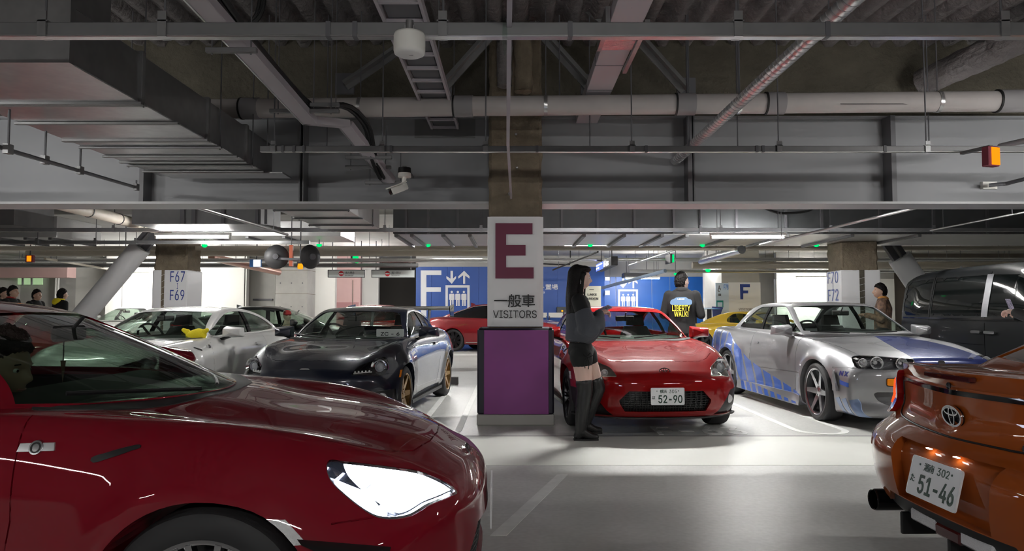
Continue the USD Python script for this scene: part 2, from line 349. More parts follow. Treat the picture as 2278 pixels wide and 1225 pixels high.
GLYPHS = {'一':[[[3,35,4,44,97,44,97,34]]],'般':[[[3,-6,9,12,11,30,11,33,4,33,3,41,11,42,11,75,22,75,25,86,33,85,34,82,31,75,46,75,47,51,51,54,54,61,54,81,86,81,86,56,97,56,97,48,81,48,77,53,77,72,63,72,63,59,59,49,53,44,50,48,46,49,46,-1,51,0,64,8,58,17,52,32,49,34,49,42,89,42,93,40,92,34,85,17,79,8,87,3,97,0,93,-7,89,-8,84,-6,72,2,62,-5,53,-9,50,-9,46,-3,41,-8,27,-9,24,0,37,0,36,33,19,33,18,13,13,-6,11,-10],[61,30,68,18,72,16,77,21,81,33,61,33],[21,59,20,42,37,42,37,67,20,67,20,61,28,63,34,53,35,48,30,45,28,45]],[[21,26,22,28,28,30,33,22,35,13,28,11,28,14]]],'車':[[[4,6,5,14,45,14,45,21,15,21,15,62,45,62,45,67,8,67,8,76,45,76,45,85,54,85,55,76,93,75,92,67,55,67,55,62,86,61,86,22,55,21,55,14,96,14,96,5,55,5,55,-9,45,-10,45,5],[55,30,76,29,76,37,55,37],[55,46,76,45,76,54,55,54],[24,30,45,29,45,37,24,37],[24,46,45,45,45,54,24,54]]],'進':[[[3,-1,8,5,17,10,17,37,5,37,5,46,26,46,26,11,38,4,50,2,98,3,95,-7,44,-7,36,-5,25,2,20,2,10,-9]],[[25,49,25,52,32,58,38,67,45,84,54,82,50,69,64,69,60,81,69,83,75,69,94,69,94,61,73,61,72,60,72,52,91,52,90,44,72,44,72,36,90,36,91,29,72,28,72,19,96,19,96,11,38,10,37,49,35,49,32,44,29,44],[47,20,63,19,63,28,47,28],[47,36,63,36,63,44,47,44],[47,52,63,52,63,61,47,61]],[[5,77,5,79,10,83,13,83,25,72,29,65,21,60]]],'入':[[[3,-2,5,1,16,7,26,17,33,27,40,42,44,60,31,74,29,74,29,77,33,83,38,81,50,69,58,57,72,28,81,15,92,5,97,3,93,-8,84,-3,70,12,53,45,51,45,48,34,39,17,25,1,12,-8,10,-8]]],'禁':[[[3,47,3,49,15,59,19,66,7,67,6,75,23,75,23,85,25,86,32,85,32,75,46,75,46,67,35,66,48,57,48,55,44,50,42,50,32,57,31,40,68,40,67,42,67,57,51,43,49,43,45,48,45,50,52,54,62,66,49,67,49,75,66,75,68,86,76,85,76,75,93,75,93,67,80,66,92,52,97,50,97,48,92,43,90,43,76,56,76,42,74,40,84,40,84,32,17,32,17,40,24,40,23,42,23,55,9,42]],[[5,18,5,24,7,26,95,25,95,17,55,17,55,-5,50,-9,43,-10,33,-10,30,-1,46,-1,46,17]],[[65,10,70,15,75,14,90,2,93,-1,93,-4,86,-8]],[[4,-3,19,8,24,15,33,12,31,8,20,-3,13,-8,10,-8]]],'止':[[[4,-4,4,5,18,5,18,63,28,62,28,5,49,5,49,85,59,85,59,52,90,52,92,50,91,42,59,42,59,5,96,5,96,-4]]],'置':[[[5,-7,5,1,18,1,18,44,42,44,42,48,6,48,6,56,44,56,44,59,12,59,11,81,90,81,91,61,89,59,54,59,54,56,93,56,93,48,52,48,51,44,82,44,82,1,95,1,95,-7],[81,74,66,74,66,67,81,67],[27,12,72,12,72,16,27,16],[27,24,72,23,72,26,28,26],[27,34,72,33,72,37,27,37],[28,5,27,1,72,1,72,5],[43,68,57,67,57,74,43,74],[34,74,20,74,20,67,34,67]]],'場':[[[2,17,3,19,16,24,16,55,4,55,4,63,16,64,17,85,25,85,25,64,36,64,36,55,25,55,25,29,35,32,36,26,38,26,44,34,33,35,32,44,97,44,96,35,55,35,53,31,95,29,91,-2,85,-9,71,-9,69,-3,69,-1,82,0,85,22,78,21,71,4,59,-10,57,-10,51,-4,63,7,70,19,70,22,63,22,55,9,40,-5,37,-5,32,-1,32,1,38,4,51,17,53,22,45,22,34,11,31,11,26,15,27,18,26,19,6,9],[28,20,29,18,29,20]],[[42,82,89,83,90,48,42,47],[51,56,81,55,81,62,51,62],[51,70,81,69,81,75,51,75]]],'ト':[[[32,-4,32,78,44,78,43,51,76,40,86,34,83,26,79,25,67,32,43,40,44,-3]]],'横':[[[2,16,2,19,11,34,17,52,17,55,4,55,4,64,18,64,18,85,27,85,27,64,39,64,39,59,50,59,50,68,39,68,39,76,50,76,51,85,60,85,60,76,73,76,74,85,83,85,83,76,95,76,95,68,83,68,83,59,97,59,97,51,71,50,71,46,93,45,93,10,80,9,98,-3,98,-5,92,-10,72,3,72,6,76,8,76,10,57,10,62,4,46,-7,38,-9,33,-3,49,5,53,10,40,10,40,29,36,27,35,24,33,24,30,32,28,33,27,-9,18,-9,18,29,16,29,14,21,7,10],[71,18,84,18,84,24,71,24],[71,32,84,31,84,38,71,38],[60,60,73,59,74,68,60,68],[28,48,40,32,40,45,62,46,62,51,36,51,36,55,27,55],[49,18,62,18,62,24,49,24],[49,32,61,31,62,38,49,38]]],'浜':[[[4,-3,20,30,28,27,29,28,40,28,40,75,67,80,80,85,88,80,88,77,82,75,49,68,49,56,94,56,94,47,81,47,81,28,97,28,96,19,29,19,28,23,14,-6,11,-7],[49,28,71,28,71,47,49,47]],[[69,12,71,15,78,17,92,3,96,-2,96,-5,88,-9,83,-1]],[[30,-5,30,-3,41,6,48,17,57,14,53,6,38,-10]],[[9,77,11,82,15,84,32,74,33,70,29,65,26,65]],[[3,51,6,57,9,58,27,48,28,45,24,39,21,39]]],'ほ':[[[37,8,39,19,45,24,52,26,65,26,64,40,40,40,40,49,64,49,64,64,42,64,42,73,90,74,90,65,73,64,73,50,76,49,92,51,92,42,73,40,73,38,74,23,86,18,96,10,92,2,89,2,81,10,75,12,74,4,70,-1,62,-4,52,-4,43,-1,39,3],[46,13,49,6,61,5,65,9,65,17,62,18,50,17]],[[11,10,11,44,15,75,16,78,22,78,26,77,26,73,21,50,20,22,22,22,25,31,31,27,24,8,23,-5,14,-5]]],'湘':[[[5,-5,5,-1,11,11,16,29,19,30,25,26,23,17,27,21,34,37,38,54,26,54,26,63,39,63,39,85,48,85,48,64,49,63,61,63,61,81,93,81,93,-8,84,-8,84,-3,70,-3,69,-9,61,-9,61,28,58,27,57,24,55,24,50,32,48,32,48,-9,39,-9,39,25,29,8,26,8,26,10,21,13,14,-8],[70,6,84,6,84,22,70,22],[70,32,84,31,84,48,70,48],[84,57,84,72,70,72,70,57],[49,45,59,33,61,33,61,54,48,54]],[[8,76,9,81,14,84,26,77,29,74,29,71,25,66,23,66,14,74]],[[3,50,7,57,10,57,23,50,25,48,25,45,21,40,19,40,12,46]]],'南':[[[5,66,5,75,45,75,45,85,55,85,55,75,95,75,95,66,55,66,55,57,90,57,89,-6,85,-9,67,-10,64,-4,64,-1,80,-1,80,48,69,48,70,45,64,37,64,35,75,35,75,27,54,27,55,18,77,18,77,10,54,10,54,-8,46,-8,45,10,23,11,24,18,45,18,45,27,26,27,26,35,36,35,36,37,31,44,31,48,20,48,20,-9,11,-10,10,56,45,57,45,66],[40,47,45,35,54,35,61,48]]],'た':[[[47,5,47,25,56,25,57,22,55,13,57,9,66,6,81,6,92,8,92,-1,88,-3,72,-4,54,-1]],[[53,40,53,49,55,50,90,49,90,40]],[[9,55,10,64,32,63,34,81,45,80,43,65,61,68,61,58,40,55,32,22,22,-5,12,-3,11,0,18,13,30,54,20,53]]],'カ':[[[10,2,10,4,18,8,31,23,38,40,40,50,40,52,12,52,12,62,41,62,40,79,52,80,51,62,81,62,86,59,84,20,82,9,78,0,72,-3,57,-3,51,-2,50,4,50,8,69,7,71,9,75,28,76,52,50,52,45,29,34,9,19,-4,14,-2]]],'ー':[[[9,44,91,44,91,33,9,33]]]}
# ---------------------------------------------------------------- car builder
def pch(d):
    k = sorted(d); return PchipInterpolator(k, [d[x] for x in k], extrapolate=True)

def hermite(C, seg):
    """Smooth curve through control points C (n stations, k points, 2): seg samples per span."""
    k = C.shape[1]; d = C[:, 1:] - C[:, :-1]; L = np.linalg.norm(d, axis=2)
    T = np.zeros_like(C); T[:, 1:-1] = C[:, 2:] - C[:, :-2]; T[:, 0] = [1, 0]; T[:, -1] = [-1, 0]
    T /= np.maximum(np.linalg.norm(T, axis=2, keepdims=True), 1e-9); out = []
    for i in range(k - 1):
        t = np.linspace(0, 1, seg, endpoint=False)[None, :, None]; l = L[:, i][:, None, None]
        lp = np.minimum(L[:, i], L[:, i - 1] if i else L[:, i])[:, None, None]; ln = np.minimum(L[:, i], L[:, i + 1] if i < k - 2 else L[:, i])[:, None, None]
        m0, m1 = T[:, i][:, None] * (lp * .4 + l * .6), T[:, i + 1][:, None] * (ln * .4 + l * .6)
        out.append((2 * t**3 - 3 * t**2 + 1) * C[:, i][:, None] + (t**3 - 2 * t**2 + t) * m0 + (-2 * t**3 + 3 * t**2) * C[:, i + 1][:, None] + (t**3 - t**2) * m1)
    return np.concatenate(out + [C[:, -1:]], 1)

def loft(xs, C, seg=5, rf=.07, rr=.07, deform=None, rings=6):
    """Closed solid from half sections C[i] = [(y, z), ...] from the top centre round to the bottom centre; ends rounded by rf, rr."""
    xs = np.asarray(xs, float); H = hermite(C, seg)
    for r, end in ((rf, xs.max()), (rr, xs.min())):
        if r <= 0: continue
        d = np.abs(xs - end); ins = np.where(d < r, r - np.sqrt(np.maximum(r * r - (r - d)**2, 0)), 0)
        zm = (H[:, :, 1].max(1) + H[:, :, 1].min(1)) / 2; hh = (H[:, :, 1].max(1) - H[:, :, 1].min(1)) / 2; w = H[:, :, 0].max(1)
        H[:, :, 0] *= (1 - ins / w)[:, None]; H[:, :, 1] = zm[:, None] + (H[:, :, 1] - zm[:, None]) * (1 - ins / hh)[:, None]
    ring = np.concatenate([H, H[:, -2:0:-1] * [-1, 1]], 1); n, k = ring.shape[:2]
    V = np.concatenate([np.broadcast_to(xs[:, None, None], (n, k, 1)), ring], 2).reshape(-1, 3); F = []
    I = np.arange(n * k).reshape(n, k); J = np.roll(I, -1, 1)
    q = np.stack([I[:-1], J[:-1], J[1:], I[1:]], -1).reshape(-1, 4); F.append(q[:, [0, 1, 2]]); F.append(q[:, [0, 2, 3]])
    V = [V]; base = n * k
    for i, flip in ((0, False), (n - 1, True)):
        prev = I[i]; c = np.array([xs[i], 0, (ring[i, :, 1].max() + ring[i, :, 1].min()) / 2]); R = V[0][prev]
        for s in np.linspace(1, 0, rings + 1)[1:-1]:
            p = c + (R - c) * s; V.append(p); cur = np.arange(base, base + k); base += k
            a, b, a2, b2 = prev, np.roll(prev, -1), cur, np.roll(cur, -1); q = np.stack([a, a2, b2, b], -1); q = q[:, ::-1] if flip else q
            F.append(q[:, [0, 1, 2]]); F.append(q[:, [0, 2, 3]]); prev = cur
        V.append(c[None]); t = np.stack([prev, np.full(k, base), np.roll(prev, -1)], -1); base += 1; F.append(t[:, ::-1] if flip else t)
    V = np.concatenate(V); F = np.concatenate(F)
    if deform is not None: V = deform(V)
    tm = trimesh.Trimesh(V, F, process=False)
    if tm.volume < 0: F = F[:, ::-1]
    return V, F

def M6(V, F):
    fn = np.cross(V[F[:, 1]] - V[F[:, 0]], V[F[:, 2]] - V[F[:, 0]]); n = np.zeros_like(V)
    for k in range(3): np.add.at(n, F[:, k], fn)
    n /= np.maximum(np.linalg.norm(n, axis=1, keepdims=True), 1e-12)
    return m3.Manifold(m3.Mesh(np.ascontiguousarray(np.hstack([V, n]), np.float32), np.ascontiguousarray(F, np.uint32)))

def smoothpoly(p, n=6):
    p = np.asarray(p, float); out = []; N = len(p)
    for i in range(N):
        a, b, c, d = p[i - 1], p[i], p[(i + 1) % N], p[(i + 2) % N]
        lb, lc = min(np.linalg.norm(b - a), np.linalg.norm(c - b)), min(np.linalg.norm(d - c), np.linalg.norm(c - b))
        m0 = (c - a) / max(np.linalg.norm(c - a), 1e-9) * lb; m1 = (d - b) / max(np.linalg.norm(d - b), 1e-9) * lc
        for t in np.linspace(0, 1, n, endpoint=False):
            out.append((2 * t**3 - 3 * t**2 + 1) * b + (t**3 - 2 * t**2 + t) * m0 + (-2 * t**3 + 3 * t**2) * c + (t**3 - t**2) * m1)
    return np.array(out)

def prism(poly, u, v, d, lo, hi, off=0.0):
    """Extrudes polygon(s) of (u, v) coordinates along d from lo to hi."""
    cs = m3.CrossSection(poly if isinstance(poly, list) and np.ndim(poly[0]) == 2 else [np.asarray(poly, float)], m3.FillRule.EvenOdd)
    if off: cs = cs.offset(off, m3.JoinType.Round)
    u, v, d = (np.asarray(x, float) for x in (u, v, d))
    return cs.extrude(hi - lo).transform(np.c_[u, v, d, d * lo])

SIDE = lambda poly, lo, hi, off=0.0: prism(poly, (1, 0, 0), (0, 0, 1), (0, 1, 0), lo, hi, off)      # (x, z) along +y
FRONT = lambda poly, lo, hi, off=0.0: prism(poly, (0, 1, 0), (0, 0, 1), (1, 0, 0), lo, hi, off)     # (y, z) along +x
TOP = lambda poly, lo, hi, off=0.0: prism(poly, (1, 0, 0), (0, 1, 0), (0, 0, 1), lo, hi, off)       # (x, y) along +z
def ribbon(pts, w=.005):
    g = LineString(pts).buffer(w / 2, cap_style=2, join_style=2); return [np.array(g.exterior.coords[:-1])] + [np.array(i.coords[:-1]) for i in g.interiors]
def shift(Mf, d, t): return Mf.translate(list(np.asarray(d, float) * t))
def mirror(Mf): return Mf.mirror([0, 1, 0])
def both(Mf): return Mf + mirror(Mf)
def largest(Mf):
    d = Mf.decompose(); return max(d, key=lambda q: q.volume()) if len(d) > 1 else Mf
def skin_of(B, tool, d, t): return (B ^ tool) - shift(B, d, -t)          # the outer layer of B inside tool, t thick
def proud(B, tool, d, t, out=.004): return (shift(B, d, out) ^ tool) - shift(B, d, -t)

def make_wheel(parent, loc, side, R=.3125, W=.215, rr=.225, spokes=10, style='twin', rim='rim_silver', inner='rim_dark', turn=0.0):
    """Wheel with its axle along y; side = +1 when the outer face looks to +y."""
    w = xf('wheel', parent, loc, rot=(0, 0, (0 if side > 0 else 180) + turn))
    h = W / 2; t = [(rr, -h * .95), (rr + .02, -h), (R - .035, -h), (R - .010, -h * .86), (R, -h * .62), (R, h * .62), (R - .010, h * .86), (R - .035, h), (rr + .02, h * .98), (rr, h * .90)]
    tire = obj('tire', [lathe(t + [t[0]], 64, 'y')], 'rubber', w)
    g = [lathe([(R + .0006, y0 - .004), (R + .001, y0), (R + .0006, y0 + .004)], 64, 'y') for y0 in (-.05, 0, .05)]
    bar_ = [lathe([(rr - .004, h * .92), (rr + .006, h * .96), (rr + .008, h * .88), (rr - .012, h * .84), (rr - .02, -h * .9), (rr + .002, -h * .95)], 64, 'y')]
    sp = []
    for i in range(spokes):
        a = 2 * math.pi * i / spokes
        for da in ((-.10, .10) if style == 'twin' else (0,)):
            wd = {'twin': .012, 'thin': .011, 'six': .030, 'fan': .034, 'five': .035}[style]
            p = []
            for r_, ww, y0, y1 in ((.05, wd * 1.1, h * .35, h * .62), (rr - .008, wd * (.8 if style != 'fan' else 1.5), h * .55, h * .88)):
                for s in (-1, 1):
                    for y in (y0, y1):
                        ang = a + (da if r_ > .1 else da * .4); p.append((r_ * math.cos(ang) - s * ww * math.sin(ang), y, r_ * math.sin(ang) + s * ww * math.cos(ang)))
            sp.append(hullpts(p))
    hub = [lathe([(0, h * .70), (.028, h * .70), (.036, h * .66), (.075, h * .60), (.08, h * .35), (0, h * .3)], 32, 'y')]
    for i in range(5):
        a = 2 * math.pi * i / 5 + .3; hub.append(cyl((.052 * math.cos(a), h * .55, .052 * math.sin(a)), (.052 * math.cos(a), h * .72, .052 * math.sin(a)), .009, 6))
    obj('rim', bar_ + sp + hub, rim, w)
    obj('brake_disc', [lathe([(.02, h * .1), (.155, h * .1), (.155, -.01), (.02, -.01)], 40, 'y'), hullpts([(x, y, z) for x in (-.15, -.06) for y in (-.02, h * .25) for z in (-.05, .05)])], inner, w)
    obj('wheel_liner', [lathe([(0, -.02), (rr - .012, -.02), (rr - .012, -.035), (0, -.035)], 40, 'y')], 'lamp_black', w)
    return w

def seat(parent, x, y, m='interior_black'):
    p = []
    base = trimesh.util.concatenate([hullpts([(x + a, y + s * b, z) for a, b, z in ((-.22, .2, .42), (-.22, .24, .30), (.28, .2, .44), (.28, .22, .30))for s in (-1, 1)]),
        hullpts([(x + a, y + s * b, z) for a, b, z in ((-.18, .22, .42), (-.28, .22, .42), (-.40, .20, .92), (-.30, .20, .90), (-.42, .15, 1.02), (-.35, .15, 1.02)) for s in (-1, 1)]),
        hullpts([(x + a, y + s * b, z) for a, b, z in ((-.43, .12, 1.03), (-.36, .12, 1.03), (-.45, .10, 1.17), (-.39, .10, 1.17)) for s in (-1, 1)])])
    obj('seat', base, m, parent)

def loft_sections(xs, k, extra=None):
    """Half sections of a car body from its long curves k (functions of x)."""
    C = []
    for x in xs:
        zc, ys, zs, ym, zm, yl, zl, yb, zb = (float(k[n](x)) for n in ('zc', 'ys', 'zs', 'ym', 'zm', 'yl', 'zl', 'yb', 'zb')); va = float(k['va'](x))
        C.append([(0, zc), (.34 * ys, zc - .10 * (zc - zs)), (.72 * ys, zc + .6 * (zs - zc) - va), (ys, zs), (ys + .62 * (ym - ys), zs - .30 * (zs - zm)), (ym, zm), (yl, zl), (yb, zb + .05), (yb - .05, zb), (.4 * yb, zb - .0), (0, zb)])
    return np.array(C)

def stations(x0, x1, n, r):
    a = np.linspace(x0 + r, x1 - r, n); e = r * (1 - np.cos(np.linspace(0, math.pi / 2, 6)[:-1]))
    return np.r_[x0 + e, a, (x1 - e)[::-1]]

def shell_car(S):
    """Body and greenhouse solids of a car from its spec S; returns a dict of manifolds."""
    k = {n: pch(S[n]) for n in ('zc', 'ys', 'zs', 'ym', 'zm', 'yl', 'zl', 'yb', 'zb', 'va')}
    xf_, xr = S['nose'], S['tail']; xs = stations(xr, xf_, S.get('n', 64), .06); C = loft_sections(xs, k)
    fp, rp = pch(S['front_profile']), pch(S['rear_profile']); A, pa, Ar, pr = S['bend']; xa, xb = S['bend_from']
    arch = S['axles']; RA = S['arch']; fl = S.get('flare', .016)
    def deform(V):
        V = V.copy(); x, y, z = V.T; ay = np.abs(y)
        for ax in arch:
            r = np.hypot(x - ax, z - S['wheel_z']); b = fl * np.exp(-((r - RA - .03) / .055)**2) * np.clip((ay - .6) / .15, 0, 1); V[:, 1] += np.sign(y) * b
        t = np.clip((x - xa) / (xf_ - xa), 0, 1); V[:, 0] -= A * (ay / .85)**pa * t**1.5; V[:, 0] += fp(z) * t**3
        t = np.clip((xb - x) / (xb - xr), 0, 1); V[:, 0] += Ar * (ay / .85)**pr * t**1.5; V[:, 0] -= rp(z) * t**4; V[:, 0] += (S.get('upper_bend', 0) * (ay / .85)**1.4 - Ar * (ay / .85)**pr * (S.get('upper_bend', 0) > 0)) * t**1.5 * (lambda q: q * q * (3 - 2 * q))(np.clip((z - .58) / .22, 0, 1))
        return V
    V, F = loft(xs, C, 5, .06, .06, deform, 8)
    B = M6(V, F)
    # greenhouse
    g = S['gh']; zr, yb, zb, tf = pch(g['roof']), pch(g['base']), g['zbase'], g['tumble']
    gx = np.linspace(min(g['roof']), max(g['roof']), 56); GC = []
    for x in gx:
        zt = max(float(zr(x)), zb + .012); b = float(yb(x)); cr = g.get('crown', .028) * min(1, (zt - zb) / .25); zs = max(zt - cr - .02, zb + .004); yr = b - (zs - zb) * tf
        GC.append([(0, zt), (.45 * yr, zt - cr * .22), (.80 * yr, zt - cr * .62), (yr - .018, zs + .012 * min(1, (zt - zb) / .1)), (yr + .004, zs - .03 * min(1, (zs - zb) / .05)), ((yr + b) / 2 + .012, (zs + zb) / 2), (b, zb), (b - .01, zb - .05), (0, zb - .05)])
    ga, gp, gxa = g['bend']; gar, gpr, gxb = g['rbend']
    def gdef(V):
        V = V.copy(); x, y, z = V.T; ay = np.abs(y) / .7
        t = np.clip((x - gxa) / (max(g['roof']) - gxa), 0, 1); V[:, 0] -= ga * ay**gp * t
        t = np.clip((gxb - x) / (gxb - min(g['roof'])), 0, 1); V[:, 0] += gar * ay**gpr * t
        return V
    gv, gf = loft(gx, np.array(GC), 5, 0, 0, gdef, 4); G = M6(gv, gf)
    tm = trimesh.Trimesh(gv, gf, process=False); gn = np.zeros_like(gv); fn = np.cross(gv[gf[:, 1]] - gv[gf[:, 0]], gv[gf[:, 2]] - gv[gf[:, 0]])
    for q in range(3): np.add.at(gn, gf[:, q], fn)
    gn /= np.maximum(np.linalg.norm(gn, axis=1, keepdims=True), 1e-12)
    def inset(d): return M6(gv - gn * d * np.clip((gv[:, 2:] - zb + .06) / .10, .0, 1), gf)
    # cut wheel wells and cabin
    RW, wd = S['arch'], S['well']
    for ax in arch:
        c = m3.Manifold.cylinder(.8, RW, RW, 56).rotate([-90, 0, 0]).translate([ax, wd, S['wheel_z']]); B = B - both(c)
    cx0, cx1, cy, cz = S['cabin']
    B = B - m3.Manifold.cube([cx1 - cx0, 2 * cy, 1.5]).translate([cx0, -cy, cz])
    return dict(B=B, G=G, inset=inset, V=V)

def glasshouse(S, P, root, paint, glass='car_glass', rear_glass=None, side_glass=None):
    """Roof frame with real window openings, and its panes."""
    g = S['gh']; G = P['G']; shell = G - P['inset'](.028)
    side = SIDE(smoothpoly(g['side'], 6) if g.get('smooth_side', True) else g['side'], .25, 1.3)
    sides = both(side); wsp = FRONT(g['screen'], g['screen_x'], 3); rw = FRONT(g['rear'], -4, g['rear_x'])
    frame = shell - sides - wsp - rw
    frame = frame - m3.Manifold.cube([8, 3, .5]).translate([-4, -1.5, g['zbase'] - .5 - .03])
    obj('roof', frame, paint, root)
    lay = P['inset'](.006) - P['inset'](.011)
    obj('windscreen', lay ^ FRONT(g['screen'], g['screen_x'], 3, .012), glass, root)
    obj('rear_window', lay ^ FRONT(g['rear'], -4, g['rear_x'], .012), rear_glass or glass, root)
    sg = side_glass or glass
    for s in (1, -1):
        t = SIDE(smoothpoly(g['side'], 6) if g.get('smooth_side', True) else g['side'], .25, 1.3, .012); t = t if s > 0 else mirror(t)
        obj('side_window', lay ^ t, sg, root)
        if 'pillar' in g:
            for pl in g['pillar']:
                q = SIDE(pl, .25, 1.3) ^ side; q = q if s > 0 else mirror(q)
                obj('pillar_trim', (P['inset'](-.001) - P['inset'](.02)) ^ q, 'gloss_black', root)

def interior(S, root, driver=-1, seats=True, dash='interior_black', wheel_turn=0):
    x = S['cab_x']; b = S['gh']['zbase']
    obj('dashboard', hullpts([(x + a, s * w, z) for a, w, z in ((.62, .66, b + .0), (.30, .64, b + .03), (.14, .62, b - .03), (.10, .62, b - .2), (.30, .60, b - .35), (.55, .6, b - .3)) for s in (-1, 1)]), dash, root)
    obj('cabin_floor', [bb(S['cabin'][0] + .01, S['cabin'][1] - .01, -S['cabin'][2] + .01, S['cabin'][2] - .01, S['cabin'][3] + .002, S['cabin'][3] + .03)], 'interior_black', root)
    obj('door_card', [bb(S['cabin'][0] + .02, S['cabin'][1] - .02, s * (S['cabin'][2] - .03), s * (S['cabin'][2] - .004), S['cabin'][3] + .05, b + .005) for s in (-1, 1)], 'interior_black', root)
    obj('parcel_shelf', [bb(S['cabin'][0] + .004, S['cabin'][0] + .5, -.6, .6, b - .06, b - .02)], 'interior_black', root)
    if seats:
        for y in (-.36, .36): seat(root, x - .25, y)
    sw = [move(torus((0, 0, 0), .175, .014, 'z'), xform((x + .06, driver * .36, b + .0), ry=-68))]
    for a in (90, 210, 330): sw.append(move(box((.085 * math.cos(math.radians(a)), .085 * math.sin(math.radians(a)), 0), (.16, .03, .012), rz=a), xform((x + .06, driver * .36, b), ry=-68)))
    obj('steering_wheel', sw, 'interior_black', root)
    mx, mz = S['gh']['mirror']
    obj('rear_view_mirror', [box((mx, 0, mz), (.025, .23, .065), .012), cyl((mx, 0, mz), (mx + .06, 0, mz + .07), .008, 8)], 'interior_black', root)

def door_mirror(S, root, s, paint, cap='gloss_black'):
    x, y, z = S['mirror']
    p = xf('door_mirror', root)
    pts = [(x + a, s * (y + b), z + c) for a, b, c in ((.09, .02, .0), (.05, -.08, .035), (.05, -.08, -.04), (.03, .10, .030), (.03, .10, -.03), (-.03, -.09, .058), (-.03, -.09, -.055), (-.03, .12, .042), (-.03, .13, -.04), (.07, .03, .025), (.07, .03, -.02))]
    h = m3.Manifold.batch_hull([m3.Manifold.sphere(.016, 16).translate(list(q)) for q in pts])
    mm_ = h.refine_to_length(.018).to_mesh(); hs = trimesh.Trimesh(np.asarray(mm_.vert_properties)[:, :3].astype(float), np.asarray(mm_.tri_verts)); trimesh.smoothing.filter_taubin(hs, lamb=.5, nu=.51, iterations=22); h = m3.Manifold(m3.Mesh(np.asarray(hs.vertices, np.float32), np.asarray(hs.faces, np.uint32)))
    obj('mirror_cap', h - m3.Manifold.cube([.06, .5, .5]).translate([x - .095, s * y - .25, z - .25]), paint, p)
    obj('mirror_glass', [bb(x - .037, x - .033, s * (y - .09), s * (y + .13), z - .05, z + .05)], 'chrome', p)
    obj('mirror_stalk', hullpts([(x + a, s * (y + b), z + c) for a, b, c in ((.06, -.06, -.05), (-.02, -.06, -.055), (.05, -.02, -.05), (.05, -.19, -.085), (-.05, -.19, -.09), (.05, -.19, -.12), (-.05, -.19, -.12), (.02, .0, -.062))]), cap, p)

def number_plate(parent, loc, nrm, region, cls, kana, digits, tilt=0, ink='plate_green', label=None):
    p = xf('number_plate', parent, label=label)
    obj('plate', facing(plate_mesh(.33, .165, .012, .006), loc, nrm, tilt), 'plate_white', p)
    if not region: return
    L = [move(fit(cjk(region, .036, .0015), h=.034), xform((-.042, .048, 0))), move(fit(lat(cls, .036, .0015), h=.032), xform((.052, .048, 0)))]
    if kana: L.append(move(fit(cjk(kana, .03, .0015), h=.03), xform((-.137, -.012, 0))))
    L.append(move(fit(lat(digits, .08, .0015, True), w=.235, h=.078), xform((.026, -.026, 0))))
    for sx in (-.105, .105): L.append(move(lathe([(0, .002), (.004, .002), (.005, 0)], 10, 'z'), xform((sx, .052, 0))))
    o = np.array([math.cos(math.radians(nrm)) * .006, math.sin(math.radians(nrm)) * .006, .006 * math.sin(math.radians(tilt))])
    obj('plate_lettering', facing(cat_(L), np.array(loc) + o, nrm, tilt), ink, p)
    rim = Polygon(rrect(.33, .165, .012), [rrect(.322, .157, .009)]); obj('plate_edge', facing(trimesh.creation.extrude_polygon(rim, .002, engine='earcut'), np.array(loc) + o, nrm, tilt), 'plate_white', p)

def oval_emblem(parent, loc, nrm, tilt, w=.11, h=.075, d=.006):
    """Maker's emblem: an oval ring holding two crossed ovals, in chrome."""
    def ov(a, b, cy=0, n=36): return [(a * math.cos(t), cy + b * math.sin(t)) for t in np.linspace(0, 2 * math.pi, n, endpoint=False)]
    g = [poly_mesh([ov(w / 2, h / 2), ov(w / 2 - .008, h / 2 - .008)], d), poly_mesh([ov(w * .15, h * .44), ov(w * .15 - .006, h * .44 - .006)], d), poly_mesh([ov(w * .36, h * .20, h * .22), ov(w * .36 - .006, h * .20 - .006, h * .22)], d)]
    return obj('emblem', facing(cat_(g), loc, nrm, tilt), 'chrome', parent)
# ---------------------------------------------------------------- the setting
def wpoly(px, Y, depth=.01, holes=()):
    """A flat shape on the wall plane at depth Y from its outline, extruded towards -y."""
    c = lambda q: [(at(x, y, Y)[0], at(x, y, Y)[2]) for x, y in q]
    m = poly_mesh([c(px)] + [c(h) for h in holes], depth)
    return move(m, np.array([[1, 0, 0, 0], [0, 0, -1, Y], [0, 1, 0, 0], [0, 0, 0, 1.0]]))
def wrect(x0, x1, y0, y1, Y, depth=.01): return wpoly([(x0, y0), (x1, y0), (x1, y1), (x0, y1)], Y, depth)
def wtext(m, x0, x1, y0, y1, Y, d=.012):
    """Lettering fitted to a pixel box on the wall plane at depth Y."""
    a, b = at(x0, y1, Y), at(x1, y0, Y); return facing(fit(m, w=b[0] - a[0], h=b[2] - a[2]), ((a + b) / 2 - [0, d, 0]), -90)
X = lambda px, Y: (px - 1139) * Y / FPX

M['floor_paint'] = usdkit.material(stage, '/World/Looks/floor_paint', {'p': ('principled_bsdf', dict(roughness=.38, specular_ior_level=.45)), 'tc': ('texture_coordinate', {}), 'n': ('noise_texture', dict(scale=.9, detail=6.0, roughness=.62)), 'n2': ('noise_texture', dict(scale=30, detail=3.0)),
    'r': ('rgb_ramp', {'ramp': [(.32, (.46, .465, .45)), (.68, (.55, .555, .535))]}), 'r2': ('rgb_ramp', {'ramp': [(.3, (.86, .86, .86)), (.7, (1, 1, 1))]}), 'mx': ('mix_color', dict(blend_type='multiply', fac=1.0)), 'b': ('bump', dict(strength=.06, distance=.01))},
    [('tc.object', 'n.vector'), ('tc.object', 'n2.vector'), ('n.fac', 'r.fac'), ('n2.fac', 'r2.fac'), ('r.color', 'mx.a'), ('r2.color', 'mx.b'), ('mx.result', 'p.base_color'), ('n2.fac', 'b.height'), ('b.normal', 'p.normal')], surface='p.BSDF')

